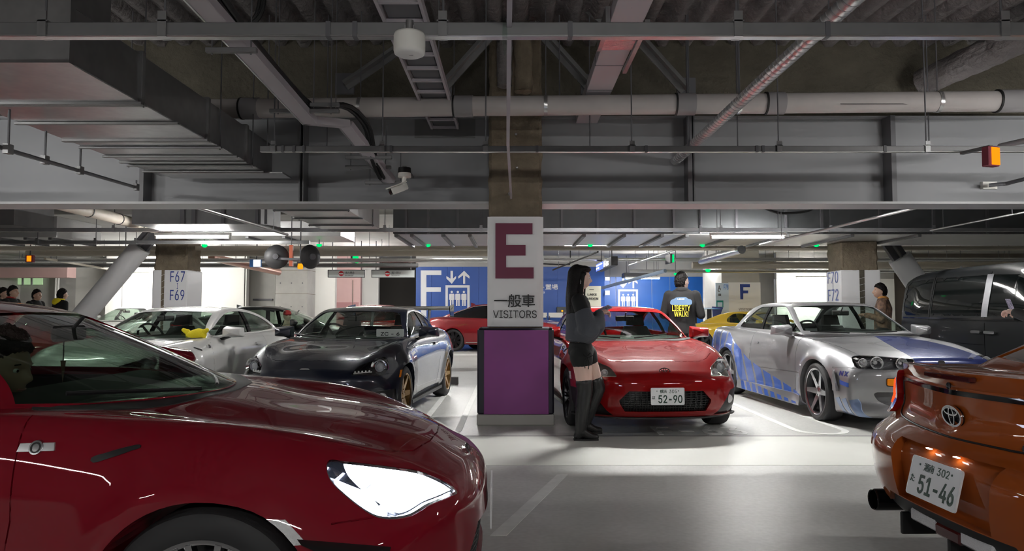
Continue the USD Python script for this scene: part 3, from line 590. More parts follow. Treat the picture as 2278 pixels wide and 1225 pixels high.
FL = obj('floor', [bb(-18, 18, -9, 32, -.2, 0)], 'floor_paint', kind='structure')
obj('walkway_band', [bb(-18, 18, 5.72, 7.02, 0, .002)], 'band_paint', FL)
obj('painted_line', [bb(-18, 18, 7.02, 7.06, 0, .0025)], 'edge_grey', FL)
def ulines(x0, x1, y0, y1, w=.07):
    r = (x1 - x0) / 2; o = [(x0, y1), (x0, y0 + r)] + [(x0 + r - r * math.cos(a), y0 + r - r * math.sin(a)) for a in np.linspace(0, math.pi, 16)] + [(x1, y1)]
    g = LineString(o).buffer(w / 2, cap_style=2); return poly_mesh([list(g.exterior.coords)], .003)
for x0, x1 in ((2.92, 3.42), (-.98, -.55), (-3.35, -2.9), (-6.0, -5.55), (5.6, 6.0)): obj('painted_line', ulines(x0, x1, 7.16, 12.3), 'line_paint', FL)
obj('painted_line', [bb(-18, 18, 19.6, 20.3, 0, .003)], 'line_paint', FL); obj('painted_zone', [bb(-5, 4, 22.6, 25.4, 0, .003)], 'blue_floor', FL)
obj('painted_line', poly_mesh([[(-.12, 3.95), (-.03, 3.95), (.42, 5.4), (.34, 5.4)]], .003), 'stencil_paint', FL)
obj('stencil_number', move(fit(lat('F-63', .5, .003, True), w=.92, h=.48), xform((1.92, 7.36, 0))), 'stencil_paint', FL)
for (x, y, w, yl) in ((-1.75, 15.6, .62, 1), (-1.15, 11.95, .5, 0), (-2.5, 11.95, .5, 0), (.8, 11.7, .5, 0), (1.9, 11.7, .5, 0)):
    ws = thing('wheel_stop', {(-1.75): 'yellow painted wheel stop on the floor behind the dark blue coupe', (-1.15): 'dark wheel stop block behind the right rear wheel of the dark blue coupe', (-2.5): 'dark wheel stop block behind the left rear wheel of the dark blue coupe', .8: 'dark wheel stop block behind the girl and the red coupe, left one', 1.9: 'dark wheel stop block behind the red coupe, right one'}[x], 'wheel stop', (x, y, 0), 0)
    obj('block', hullpts([(a, b, c) for a in (-w / 2, w / 2) for b, c in ((-.09, 0), (.09, 0), (-.06, .12), (.06, .12))]), 'yellow_black' if yl else 'wheel_stop', ws)

# shell of the hall
for nm, g, m in (('wall_left', (-18.2, -18, -9, 32, 0, 4.4), 'concrete'), ('wall_right', (18, 18.2, -9, 32, 0, 4.4), 'concrete'), ('wall_front', (-18, 18, -9.2, -9, 0, 4.4), 'concrete'), ('wall_back', (-18, 18, 30, 30.2, 0, 4.4), 'dark_wall')):
    obj(nm, [bb(*g)], m, kind='structure')
pit, dep = .28, .085; prof = []
x = -18.0
while x < 18: prof += [(x, 4.42), (x + .07, 4.42), (x + .12, 4.42 - dep), (x + .21, 4.42 - dep), (x + .26, 4.42)]; x += pit
ring = prof + [(18.2, 4.42), (18.2, 4.6), (-18.2, 4.6), (-18.2, 4.42)]
ys = np.linspace(-9, 14.6, 60); V = []; F = []; P2 = np.array(prof); n = len(P2)
for y in ys:
    j = meshkit.noise(np.c_[P2[:, 0] * 4, np.full(n, y * 2.2), P2[:, 1] * 3], 3) - .5; V.append(np.c_[P2[:, 0] + .02 * j, np.full(n, y), P2[:, 1] + .05 * j])
V = np.concatenate(V)
for i in range(len(ys) - 1):
    a = np.arange(n - 1) + i * n; F += [np.stack([a, a + 1, a + n + 1], 1), np.stack([a, a + n + 1, a + n], 1)]
CE = obj('ceiling', trimesh.Trimesh(V, np.concatenate(F), process=False), 'insulation', kind='structure', smooth=60)
obj('deck_slab', [bb(-18, 18, -9, 32, 4.5, 4.7)], 'concrete', CE)
obj('ceiling', [bb(-18, 18, 14.6, 32, 3.2, 3.4)], 'concrete_light', kind='structure')
obj('ceiling', [bb(-18, 18, 14.5, 14.6, 3.2, 4.5)], 'concrete_light', kind='structure')

# steel girder across the picture
G_ = thing('steel_girder', 'grey steel girder with sprayed upper part spanning the whole picture above the pillar', 'girder', (0, 8.2, 0), kind='structure')
obj('web', [bb(-18, 18, -.01, .03, 2.46, 3.46)], 'girder_grey', G_)
obj('bottom_flange', [bb(-18, 18, -.22, .22, 2.435, 2.462)], 'girder_flange', G_); obj('middle_flange', [bb(-18, 18, -.10, .12, 3.455, 3.475)], 'girder_grey', G_)
yy = np.linspace(-18, 18, 260); zz = np.linspace(3.47, 4.46, 16); Vg = np.array([[a, .02 - .07 * (meshkit.fbm(np.array([a * 2.5, b * 3, 1.0]), 3) - .3), b] for a in yy for b in zz]); Fg = []
I = np.arange(260 * 16).reshape(260, 16); q = np.stack([I[:-1, :-1], I[1:, :-1], I[1:, 1:], I[:-1, 1:]], -1).reshape(-1, 4)
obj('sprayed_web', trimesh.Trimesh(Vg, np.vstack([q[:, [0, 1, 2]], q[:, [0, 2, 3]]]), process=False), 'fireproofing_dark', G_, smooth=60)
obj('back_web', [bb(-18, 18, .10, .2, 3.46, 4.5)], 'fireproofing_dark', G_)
for px, w in ((318, .05), (668, .012), (676, .012), (1534, .05), (1543, .015), (1986, .055), (-300, .05), (2600, .05)): obj('stiffener', [bb(X(px, 8.1) - w / 2, X(px, 8.1) + w / 2, -.20, 0, 2.462, 3.455)], 'girder_dark', G_)
obj('patch_plate', [bb(X(919, 8.15), X(1056, 8.15), -.02, -.008, at(0, 305, 8.15)[2], at(0, 262, 8.15)[2])], 'galvanised_dull', G_)


# the pillar in the middle
PL = thing('pillar', 'square pillar wrapped in a white sheet with a maroon letter above a purple base', 'pillar', (.04, 7.8, 0))
x0, x1 = X(1085, 7.8) - .04, X(1208, 7.8) - .04
def fuzzy(x0, x1, y0, y1, z0, z1, amp=.02, seed=0, n=14):
    m = box(((x0 + x1) / 2, (y0 + y1) / 2, (z0 + z1) / 2), (x1 - x0, y1 - y0, z1 - z0), .03)
    m = m.subdivide_to_size(.07); v = m.vertices + m.vertex_normals * (amp * (meshkit.fbm(m.vertices * 9 + seed, 3)[:, None] - .5)); return trimesh.Trimesh(v, m.faces)
obj('core', fuzzy(x0 + .01, x1 - .01, .03, .38, 0, 4.3, .05, 2), 'fireproofing', PL)
zs0, zs1 = at(0, 726, 7.8)[2], at(0, 482, 7.8)[2]
sh = []
nx, nz = 16, 30; sx = np.linspace(x0, x1, nx); sz = np.linspace(zs0, zs1, nz); Vs = np.array([[a * (1 + .012 * math.sin(b * 9)) + .0, -.012 + .008 * (meshkit.noise(np.array([a * 5, b * 4, .5])) - .5) + .02 * max(0, abs(a - (x0 + x1) / 2) / ((x1 - x0) / 2) - .88) / .12, b] for a in sx for b in sz])
I = np.arange(nx * nz).reshape(nx, nz); q = np.stack([I[:-1, :-1], I[1:, :-1], I[1:, 1:], I[:-1, 1:]], -1).reshape(-1, 4); fr = trimesh.Trimesh(Vs, np.vstack([q[:, [0, 1, 2]], q[:, [0, 2, 3]]]), process=False)
S_ = obj('sign_sheet', cat_([fr, bb(x0 - .004, x0 + .008, .008, .62, zs0, zs1), bb(x1 - .008, x1 + .004, .008, .62, zs0, zs1), bb(x0, x1, .61, .62, zs0, zs1)]), 'sheet_white', PL)
def pl_loc(px, py): p = at(px, py, 7.77); return (p[0] - .04, -.026, p[2])
wE, hE = X(1187, 7.77) - X(1102, 7.77), at(0, 496, 7.77)[2] - at(0, 619, 7.77)[2]
Ep = [(0, 0), (1, 0), (1, .2), (.28, .2), (.28, .415), (.79, .415), (.79, .605), (.28, .605), (.28, .8), (.975, .8), (.975, 1), (0, 1)]
obj('letter', facing(fit(poly_mesh([Ep], .003), w=wE, h=hE), pl_loc(1144.5, 557.5), -90), 'sign_maroon', S_)
obj('lettering', facing(fit(cjk('一般車', .14, .003), w=X(1190, 7.77) - X(1099, 7.77), h=at(0, 654, 7.77)[2] - at(0, 683, 7.77)[2]), pl_loc(1144.5, 668.5), -90), 'ink_black', S_)
obj('lettering', facing(fit(lat('VISITORS', .08, .003), w=X(1194, 7.77) - X(1097, 7.77), h=at(0, 690, 7.77)[2] - at(0, 707, 7.77)[2]), pl_loc(1145.5, 698.5), -90), 'ink_black', S_)
zt, zb = at(0, 730, 7.68)[2], at(0, 922, 7.68)[2]; bx0, bx1 = X(1062, 7.68) - .04, X(1232, 7.68) - .04
obj('base_block', [box(((bx0 + bx1) / 2, .28, (zt + zb) / 2), (bx1 - bx0, .80, zt - zb), .02)], 'dark_navy_paint', PL)
obj('base_panel', [bb(X(1077, 7.68) - .04, X(1220, 7.68) - .04, -.128, -.118, zb + .005, zt - .02, .003)], 'purple_paint', PL)
obj('plinth', [box(((bx0 + bx1) / 2, .28, zb / 2), (bx1 - bx0 + .006, .806, zb), .01)], 'concrete_light', PL)
for s in (1070, 1226): obj('anchor_bolt', [lathe([(0, .012), (.014, .010), (.018, 0)], 10, 'z', (X(s, 7.66) - .04, -.10, zt))], 'dark_steel', PL)
for px_, py_ in ((1148, 298), (1150, 372), (1133, 430)): p = pl_loc(px_, py_); obj('bolt', [lathe([(0, -.02), (.012, -.018), (.016, 0)], 10, 'y', (p[0], -.02, p[2]))], 'galvanised', PL)
for px_, r in ((1122, .085), (1165, .10)):
    m = cyl((X(px_, 7.55), 7.60, 3.66 if r < .09 else 3.60), (X(px_, 7.55), 7.60, 4.31), r, 20).subdivide_to_size(.06); m.vertices += m.vertex_normals * .03 * (meshkit.fbm(m.vertices * 10, 3)[:, None] - .5)
    w = thing('wrapped_pipe', 'tan insulated pipe stub hanging from the deck before the pillar' if r > .09 else 'grey insulated pipe stub hanging from the deck left of the tan one', 'pipe'); obj('insulation', m, 'fireproofing' if r > .09 else 'insulation', w, smooth=60)

# ---------------------------------------------------------------- ducts, trays, pipes under the near ceiling
def duct(name, label, x0, x1, y0, y1, z0, z1, mt='galvanised', ribs=(), side_ribs=(), extra=None, ribm='galvanised_dull'):
    t = thing(name, label, 'air duct', (0, 0, 0)); obj('casing', [box(((x0 + x1) / 2, (y0 + y1) / 2, (z0 + z1) / 2), (x1 - x0, y1 - y0, z1 - z0), .006)], mt, t)
    for y in ribs: obj('stiffener', [bb(x0 - .03, x1 + .03, y - .016, y + .016, z0 - .022, z0 - .001, .004)], ribm, t)
    for y in side_ribs: obj('flange_joint', [bb(x0 - .02, x1 + .02, y - .025, y + .025, z0 - .02, z1 + .02, .004)], ribm, t)
    for y in ribs[::2]:
        for xx in (x0 - .012, x1 + .012): obj('hanger_rod', [cyl((xx, y, z0 - .03), (xx, y, 4.30), .006, 6)], 'dark_steel', t)
    return t
D1 = duct('air_duct', 'big galvanised duct at upper left running towards the girder', -3.88, -2.65, 4.2, 7.78, 2.71, 3.06, 'galvanised', (5.02, 5.52, 6.35, 6.72, 7.15, 7.45), (5.0, 6.1, 7.0))
obj('end_collar', [bb(-3.9, -2.63, 4.15, 4.2, 2.70, 3.30)], 'galvanised', D1); obj('riser', [bb(-3.88, -2.65, 4.2, 4.6, 3.06, 4.3)], 'galvanised', D1)
obj('foil_patch', [bb(X(360, 7.62), X(632, 7.62), 7.50, 7.80, 2.69, 2.705)], 'galvanised_bright', D1)
def raceway(label, x0, x1, y, z, hangers, size=(.045, .06), mt='galvanised_dull', joints=(), top=4.30):
    t = thing('cable_raceway', label, 'raceway'); w, h = size
    obj('channel', [bb(x0, x1, y - w / 2, y + w / 2, z - h * .2, z + h, .004)], mt, t); obj('lip', [bb(x0, x1, y - w / 2 - .004, y + w / 2 + .004, z - h * .28, z - h * .1, .003)], 'galvanised_bright', t)
    for hx in hangers:
        hg = xf('hanger', t); obj('clip', [bb(hx - .022, hx + .022, y - w / 2 - .012, y - w / 2 - .002, z - h * .3, z + h * 1.9), bb(hx - .03, hx + .03, y - w / 2 - .012, y + w / 2 + .006, z + h * 1.0, z + h * 1.12), bb(hx - .022, hx + .022, y + w / 2 + .0, y + w / 2 + .008, z - h * .3, z + h * 1.0)], 'galvanised', hg); obj('rod', [cyl((hx, y, z + h), (hx, y, top), .006, 8)], 'dark_steel', hg)
    for jx in joints: obj('joint', [bb(jx - .012, jx + .012, y - w / 2 - .006, y + w / 2 + .006, z - h * .3, z + h * 1.04)], 'dark_steel', t)
    return t
Y1 = 3.6
raceway('long near cable raceway across the top of the picture', -6, 6, Y1, at(0, 78, Y1)[2], [X(p, Y1) for p in (82, 352, 983, 1648, 2248, -500, 2900)], joints=[X(p, Y1) for p in (725, 785, 1270, 1850)])
Y2 = 6.3
raceway('second cable raceway crossing in front of the girder', X(574, Y2), 8, Y2, at(0, 336, Y2)[2], [X(p, Y2) for p in (604, 848, 1080, 1408, 1738, 2070)], (.035, .045), joints=[X(p, Y2) for p in (625, 650, 672, 868, 1195, 1440, 1688, 1702, 1975)])
for i, (px, y0) in enumerate(((596, 180), (728, 0), (1245, 205), (1640, 0), (2065, 80), (1530, 80), (1312, 0))):
    p = at(px, 250, 7.25); t = thing('threaded_rod', f'thin vertical hanger rod dropping from the deck, number {i + 1} from the left' if 0 else ['thin hanger rod beside the left tray end', 'thin hanger rod left of the white sensor drum', 'thin hanger rod holding the big pipe right of the pillar', 'thin hanger rod just left of the shiny slanted tray', 'thin hanger rod in the right third before the big pipe', 'thicker dark hanger rod at the pipe collar right of centre', 'thin hanger rod near the right braces'][i], 'rod'); obj('rod', [cyl((p[0], 7.25, at(px, 330 if i != 2 else 255, 7.25)[2]), (p[0], 7.25, 4.30), .007 if i != 5 else .014, 8)], 'dark_steel', t)

# the big drain pipe
p0, p1 = at(470, 242, 7.25), at(2420, 223, 6.75); dp = (p1 - p0); u_ = lambda px: p0 + dp * ((px - 470) / 1950.0)
BP = thing('drain_pipe', 'large pale grey pipe with dark collars hung across in front of the girder', 'pipe'); R_ = .099
obj('pipe', [cyl(p0, p1, R_, 32)], 'pipe_grey', BP)
for a, b in ((1540, 1580), (1737, 1775), (1040, 1082), (2232, 2290), (545, 585)):
    obj('collar', [cyl(u_(a), u_(b), R_ + .010, 32)], 'pipe_collar', BP); obj('joint_ring', [cyl(u_(a - 4), u_(a), R_ + .014, 32)], 'cable_black', BP)
for a in (822, 1247, 1676, 2105):
    hb = xf('pipe_band', BP); obj('band', [cyl(u_(a - 4), u_(a + 4), R_ + .006, 32)], 'galvanised_bright', hb); q = u_(a); obj('rod', [cyl(q + [0, 0, R_], [q[0], q[1], 4.30], .006, 8)], 'dark_steel', hb)
obj('pipe_print', [move(box((0, 0, 0), (.85, .002, .006)), xform(tuple(u_(1980) + [0, -R_ - .0005, -.045])))], 'ink_black', BP)

def tray_ladder(label, x0, x1, y0, y1, z):
    t = thing('cable_ladder', label, 'cable tray')
    for xx in (x0, x1): obj('rail', [bb(xx - .012, xx + .012, y0, y1, z, z + .07)], 'tray_lilac', t)
    y = y0 + .1
    while y < y1: obj('rung', [bb(x0, x1, y - .018, y + .018, z + .005, z + .03)], 'tray_lilac', t); y += .335
    obj('cable', [bb(x0 + .03, x1 - .03, y0, y1, z + .035, z + .065)], 'dark_steel', t)
    for yy in (4.2, 6.0, 7.6):
        for xx in (x0, x1): obj('hanger_rod', [cyl((xx, yy, z + .05), (xx, yy, 4.30), .006, 6)], 'dark_steel', t)
    return t
tray_ladder('open ladder cable tray left of the pillar running towards the girder', -.93, -.63, 3.0, 8.15, 3.33)
T2 = thing('cable_tray', 'lilac grey closed tray right of the pillar running towards the girder', 'cable tray'); obj('tray', [bb(.74, .99, 3.0, 8.15, 3.40, 3.50, .004)], 'tray_lilac', T2)
for y in (6.9, 6.2, 5.7): obj('seam', [bb(.737, .993, y, y + .008, 3.397, 3.503)], 'dark_steel', T2)
obj('foil_wrap', [bb(.73, 1.0, 5.45, 5.8, 3.385, 3.51, .01)], 'foil', T2); obj('side_flange', [bb(.70, .735, 5.2, 5.75, 3.36, 3.50)], 'galvanised', T2); obj('side_flange', [bb(.995, 1.03, 5.2, 6.3, 3.36, 3.40)], 'galvanised', T2)
obj('hanger_rod', [cyl((.86, 5.0, 3.4), (.86, 5.0, 4.30), .006, 6)], 'dark_steel', T2)
T3 = thing('cable_tray', 'lilac grey boxed tray descending at upper left past the long duct to the small camera', 'cable tray')
q = [at(430, -20, 4.05), at(690, 268, 6.55), at(770, 276, 6.9), at(868, 402, 7.7)]
for a, b in zip(q[:-1], q[1:]): obj('tray', [bar(a, b, .13, .07, .004)], 'tray_lilac', T3); obj('tray_lip', [bar(a - [.066, 0, .036], b - [.066, 0, .036], .012, .01)], 'galvanised_bright', T3)
for i, (a, b, yp, Y) in enumerate(((458, 572, 112, 4.7), (600, 755, 247, 6.3), (690, 755, 233, 6.4), (768, 872, 350, 7.3), (768, 870, 372, 7.5), (812, 902, 406, 7.7))):
    l, r = at(a, yp, Y), at(b, yp, Y); obj('strut', [bar(l, r, .035, .035, .004)], 'galvanised_dull', T3)
    for e in (l + (r - l) * .12, l + (r - l) * .88): obj('strut_rod', [cyl(e - [0, 0, .03], [e[0], e[1], 4.4 if i < 3 else e[2] + .35], .005, 6)], 'dark_steel', T3)
def wires(label, pts, n, r, spread, name='cable_bundle'):
    t = thing(name, label, 'cables'); P = np.array(pts); rr = random.Random(zlib.crc32(label.encode()))
    s = np.linspace(0, 1, len(P)); tt = np.linspace(0, 1, 28)
    for k in range(n):
        o = np.array([rr.uniform(-1, 1), rr.uniform(-.3, .3), rr.uniform(-1, 1)]) * spread
        obj('cable', [tube(np.stack([PchipInterpolator(s, P[:, i] + o[i])(tt) for i in range(3)], 1), r, 6)], 'cable_black', t)
wires('black cables lying along the boxed tray and dropping to the small camera', [at(455, -60, 4.4), at(560, 90, 5.2), at(690, 235, 6.5), at(770, 235, 6.8), at(820, 290, 7.1), at(830, 345, 7.3), at(850, 395, 7.6)], 7, .016, .03)
wires('loop of black cables hanging under the deck at upper left', [at(470, -20, 6.6), at(500, 40, 6.6), at(545, 52, 6.6), at(578, 20, 6.6), at(585, -30, 6.6)], 6, .014, .03)
for i, (a, b, w, lb) in enumerate((((768, 190), (900, 100), .12, 'steel brace under the deck left of the ladder tray'), ((985, 195), (1092, 75), .12, 'steel brace between the ladder tray and the pillar'), ((1190, 55), (1312, 192), .12, 'steel brace just right of the pillar'), ((1408, 70), (1525, 200), .13, 'steel brace right of the lilac tray'), ((1255, -20), (1372, 62), .13, 'upper steel brace meeting the lilac tray at the top edge'))):
    t = thing('deck_brace', lb, 'brace'); obj('angle', [bar(at(*a, 7.45), at(*b, 7.45), .02, w), bar(at(*a, 7.45) + [0, -.05, .0], at(*b, 7.45) + [0, -.05, .0], .09, .012)], 'brace_dull', t)
    c = at(*(a if a[1] > b[1] else b), 7.5); obj('gusset', [bb(c[0] - .10, c[0] + .10, 7.46, 7.50, c[2] - .10, c[2] + .12)], 'dark_steel', t); c = at(*(b if a[1] > b[1] else a), 7.45); obj('gusset', [bb(c[0] - .06, c[0] + .06, 7.44, 7.48, min(c[2] - .06, 4.2), 4.31)], 'dark_steel', t)

T4 = thing('wire_tray', 'shiny perforated cable tray slanting down from the top right to the girder', 'cable tray')
a, b = np.array([1.88, 3.2, 2.93]), np.array([1.88, 8.1, 2.93])
def half(r, a0, a1, y0, y1, c, n=14, th=.004):
    an = np.radians(np.linspace(a0, a1, n)); o = [(c[0] + r * math.cos(t), c[1] + r * math.sin(t)) for t in an] + [(c[0] + (r - th) * math.cos(t), c[1] + (r - th) * math.sin(t)) for t in an[::-1]]
    m = poly_mesh([o], y1 - y0); return move(m, np.array([[1, 0, 0, 0], [0, 0, 1, y0], [0, 1, 0, 0], [0, 0, 0, 1.0]]))
mt_ = half(.06, 180, 360, 3.0, 8.1, (1.88, 2.96)); mt_.fix_normals(); obj('trough', mt_, 'galvanised_bright', T4)
for k in (-.045, .0, .045): obj('cable', [cyl((1.88 + k * .7, 3.0, 2.965), (1.88 + k * .7, 8.1, 2.965), .016, 8)], 'cable_grey', T4)
for y in np.arange(3.2, 8, .07): obj('tray_rib', [half(.063, 180, 360, y, y + .02, (1.88, 2.96), 10)], 'galvanised', T4)
for y in (4.0, 5.6, 7.2): obj('hanger_rod', [cyl((1.82, y, 2.96), (1.82, y, 4.30), .005, 6), ], 'dark_steel', T4)

t = thing('sprayed_brace', 'thick sprayed brace running up to the right corner under the deck', 'brace'); m = cyl(at(2050, 185, 8.0), at(2420, 15, 6.6), .15, 24, .17).subdivide_to_size(.08); m.vertices += m.vertex_normals * .05 * (meshkit.fbm(m.vertices * 8, 3)[:, None] - .5); obj('coating', m, 'insulation', t, smooth=60)
t = thing('hanging_bar', 'long flat steel bar running under the raceways into the face of the pillar', 'bar')
obj('bar', [bar(at(1134, -40, 3.15), at(1130, 318, 5.95), .026, .05)], 'tray_lilac', t); obj('bar', [bar(at(1130, 316, 5.95), at(1137, 438, 7.70), .024, .045)], 'tray_lilac', t); c = at(1135, 436, 7.72); obj('end_bolt', [lathe([(0, -.03), (.016, -.026), (.02, 0)], 10, 'y', tuple(c + [0, .02, .02])), lathe([(0, -.03), (.016, -.026), (.02, 0)], 10, 'y', tuple(c + [0, .02, -.04]))][:1], 'galvanised', t)
t = thing('plastic_sleeve', 'clear plastic sleeve stuck on the raceway beside the hanging bar', 'sleeve'); p = at(1123, 80, 3.55); obj('sleeve', [ball(p, .13, (.10, .12, .8), 2)], 'clear_glass', t)
# sensor drum, camera, orange sign
c = at(911, 98, 3.5); SD = thing('sensor_drum', 'white round sensor housing hanging under the near raceway', 'sensor', tuple(c))
obj('housing', [lathe([(0, .06), (.05, .06), (.074, .052), (.079, .04), (.079, -.035), (.075, -.05), (.06, -.058), (0, -.058)], 48)], 'plastic_white', SD, smooth=50)
obj('mount', [cyl((0, 0, .055), (0, 0, .12), .02, 12), box((0, .05, .085), (.05, .12, .02))], 'galvanised', SD)
obj('printed_mark', [move(fit(poly_mesh([[(0, 0), (1, .3), (1, .45), (0, .15)], ], .001), w=.02, h=.006), xform((.01, -.008, -.0595), rx=180)), move(box((0, -.03, -.0585), (.03, .003, .001)), np.eye(4)), move(box((-.012, -.01, -.0585), (.006, .008, .001)), np.eye(4))][:1], 'ink_black', SD)
c = at(900, 392, 7.55); CC = thing('security_camera', 'white bullet security camera under the end of the boxed tray', 'security camera', tuple(c))
obj('junction_box', [lathe([(0, .035), (.066, .035), (.07, .0), (.07, -.01), (0, -.01)], 28)], 'plastic_white', CC); obj('base_ring', [lathe([(0, .09), (.066, .09), (.07, .035), (0, .035)], 28)], 'cable_black', CC)
obj('neck', [cyl((0, 0, -.01), (-.01, 0, -.08), .022, 12), ball((-.012, 0, -.085), .028)], 'plastic_white', CC)
v = np.array([-.80, -.50, -.42]); v /= np.linalg.norm(v); T, _ = frame_to(np.array([.01, .03, -.10]), np.array([.01, .03, -.10]) + v)
obj('camera_body', [move(box((0, 0, .09), (.075, .08, .20), .012), T), move(box((0, .045, .10), (.085, .012, .23), .004), T)], 'plastic_white', CC); obj('arm', [bb(-.02, .02, -.02, .60, .088, .11)], 'galvanised_dull', CC); obj('lens_face', [move(box((0, 0, .192), (.062, .066, .008), .003), T), move(lathe([(0, .012), (.02, .01), (.025, 0)], 20, 'z', (0, 0, .195)), T)], 'gloss_black', CC)
c = at(2211, 347, 6.0); OS = thing('warning_sign', 'glowing orange square sign box on the second raceway at right', 'sign', tuple(c), 18)
obj('sign_case', [box((0, .03, 0), (.125, .07, .17), .006)], 'sign_case_red', OS); obj('lit_panel', [box((.012, -.008, .0), (.095, .006, .15), .002)], 'orange_sign', OS); obj('bracket', [bb(-.02, .02, .02, .30, .075, .10)], 'galvanised_dull', OS)

t = thing('conduit', 'thin conduit slanting down the left end of the girder face', 'conduit'); obj('pipe', [tube([at(-60, 308, 4.9), at(40, 340, 5.3), at(150, 372, 6.2), at(300, 416, 7.6)], .017, 8)], 'dark_steel', t)
for px_, py_, Y in ((18, 333, 5.15), (100, 357, 5.8), (178, 380, 6.4), (303, 417, 7.6)):
    c = at(px_, py_, Y); obj('clip', [bb(c[0] - .02, c[0] + .02, c[1] - .03, c[1] + .03, c[2] - .03, c[2] + .04)], 'galvanised_dull', t); obj('clip_rod', [cyl((c[0], c[1], c[2]), (c[0], c[1], c[2] + (.30 if px_ < 250 else .08)), .009, 8)], 'dark_steel', t)
t = thing('conduit', 'curved dark conduit against the girder at the right edge', 'conduit'); obj('pipe', [tube([at(2200, 412, 8.0), at(2240, 408, 7.9), at(2330, 385, 7.3)], .022, 8)], 'dark_steel', t); obj('plate', [bb(X(2200, 8.1), X(2232, 8.1), 8.14, 8.19, at(0, 420, 8.15)[2], at(0, 404, 8.15)[2])], 'plastic_white', t)
t = thing('conduit', 'galvanised pipe leaving the right edge behind the orange sign', 'conduit'); obj('pipe', [cyl(at(2225, 325, 7.2), at(2380, 290, 5.8), .028, 12)], 'steel_grey', t)
# ---------------------------------------------------------------- lamps
def tube_lamp(x, y, z, along_y, k, label):
    t = thing('fluorescent_lamp', label, 'lamp', (x, y, z), 90 if along_y else 0)
    top = (3.2 if y > 14.6 else 4.30) - z
    obj('housing', [bb(-.62, .62, -.035, .035, .02, .07, .006)], 'plastic_white', t)
    n = 'tube_light' if k == 1 else f'tube_light_{int(k * 100)}'
    if n not in M: lightmat(n, (1.0, .985, .95), TUBE * k)
    obj('tube', [cyl((-.585, 0, -.005), (.585, 0, -.005), .019, 14)], n, t)
    if z > 3.1 and y < 12: obj('reflector_hood', [bb(-.63, .63, .05, .056, -.075, .08), bb(-.63, .63, -.03, .056, .072, .08)][:1], 'plastic_white', t)
    for s in (-1, 1): obj('lamp_holder', [bb(s * .585, s * .615, -.02, .02, -.03, .03, .004)], 'plastic_white', t); obj('hanger_rod', [cyl((s * .5, .045 if y in (3.6, 6.3) else 0, .06), (s * .5, .045 if y in (3.6, 6.3) else 0, top), .005, 6)], 'dark_steel', t)
    return t
for L_ in LAMPS: tube_lamp(*L_)

# ---------------------------------------------------------------- behind the girder: ducts, pipes, raceways
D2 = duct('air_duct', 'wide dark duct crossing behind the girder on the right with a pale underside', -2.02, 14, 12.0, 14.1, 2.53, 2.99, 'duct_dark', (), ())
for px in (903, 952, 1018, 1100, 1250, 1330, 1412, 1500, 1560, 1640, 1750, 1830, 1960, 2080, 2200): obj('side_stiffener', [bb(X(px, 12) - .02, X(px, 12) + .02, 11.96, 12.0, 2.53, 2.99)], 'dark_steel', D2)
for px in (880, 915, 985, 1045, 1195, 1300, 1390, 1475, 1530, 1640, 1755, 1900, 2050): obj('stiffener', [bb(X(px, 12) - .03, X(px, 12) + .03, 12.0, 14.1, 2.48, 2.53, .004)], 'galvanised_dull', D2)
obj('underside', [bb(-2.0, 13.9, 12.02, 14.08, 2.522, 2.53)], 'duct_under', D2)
for xx in (0, 3, 6): obj('hanger_rod', [cyl((xx, 12.05, 2.9), (xx, 12.05, 4.30), .006, 6)], 'dark_steel', D2)
D3 = duct('air_duct', 'pale duct behind the girder left of the wide dark duct, seen from below', -3.05, -2.12, 8.55, 11.3, 2.53, 3.0, 'duct_under', (9.1, 9.9, 10.7), ())
D4 = duct('air_duct', 'grey duct behind the girder above the left lettered column', -5.6, -3.7, 10.4, 11.3, 2.50, 3.05, 'galvanised_dull', (), ())
for px in (410, 435, 500, 575, 595): obj('side_stiffener', [bb(X(px, 10.4) - .015, X(px, 10.6) + .015, 10.37, 10.4, 2.50, 3.05)], 'dark_steel', D4)
for xx in (-5.4, -3.9): obj('hanger_rod', [cyl((xx, 11, 3.0), (xx, 11, 4.30), .006, 6)], 'dark_steel', D4)
D5 = duct('air_duct', 'grey duct behind the girder at far left', -13, -8.1, 11.5, 12.5, 2.62, 3.05, 'galvanised_dull', (), ())
for xx in (-12, -8.5): obj('hanger_rod', [cyl((xx, 12, 3.0), (xx, 12, 4.30), .006, 6)], 'dark_steel', D5)
D6 = duct('air_duct', 'bright flat duct behind the left slanted brace near the ceiling', -6.35, -3.2, 13.2, 14.4, 2.62, 2.9, 'duct_under', (), ())
for px in (480, 560, 640): obj('stiffener', [bb(X(px, 13.5) - .03, X(px, 13.5) + .03, 13.2, 14.4, 2.58, 2.62)], 'galvanised_dull', D6)
for xx in (-6.1, -3.6): obj('hanger_rod', [cyl((xx, 14, 2.9), (xx, 14, 4.30), .006, 6)], 'dark_steel', D6)
raceway('cable raceway just behind the bottom of the girder at right', X(770, 9.75), 12, 9.75, at(0, 459, 9.75)[2], [X(p, 9.75) for p in (830, 1420, 1800, 2235)], (.04, .05), 'galvanised', top=4.30)
raceway('cable raceway just behind the bottom of the girder at left', -12, X(560, 9.75), 9.75, at(0, 459, 9.75)[2], [X(p, 9.75) for p in (180, 420)], (.04, .05), 'galvanised', top=4.30)
D7 = duct('air_duct', 'pale flat duct at far left behind the thin raceway and the slanted brace', -13, -8.3, 12.9, 14.3, 2.56, 2.95, 'duct_under', (), ())
for px in (-60, 0, 60, 115): obj('stiffener', [bb(X(px, 13) - .03, X(px, 13) + .03, 12.9, 14.3, 2.52, 2.56)], 'galvanised_dull', D7)
for xx in (-12.5, -8.8): obj('hanger_rod', [cyl((xx, 13.5, 2.9), (xx, 13.5, 4.30), .006, 6)], 'dark_steel', D7)
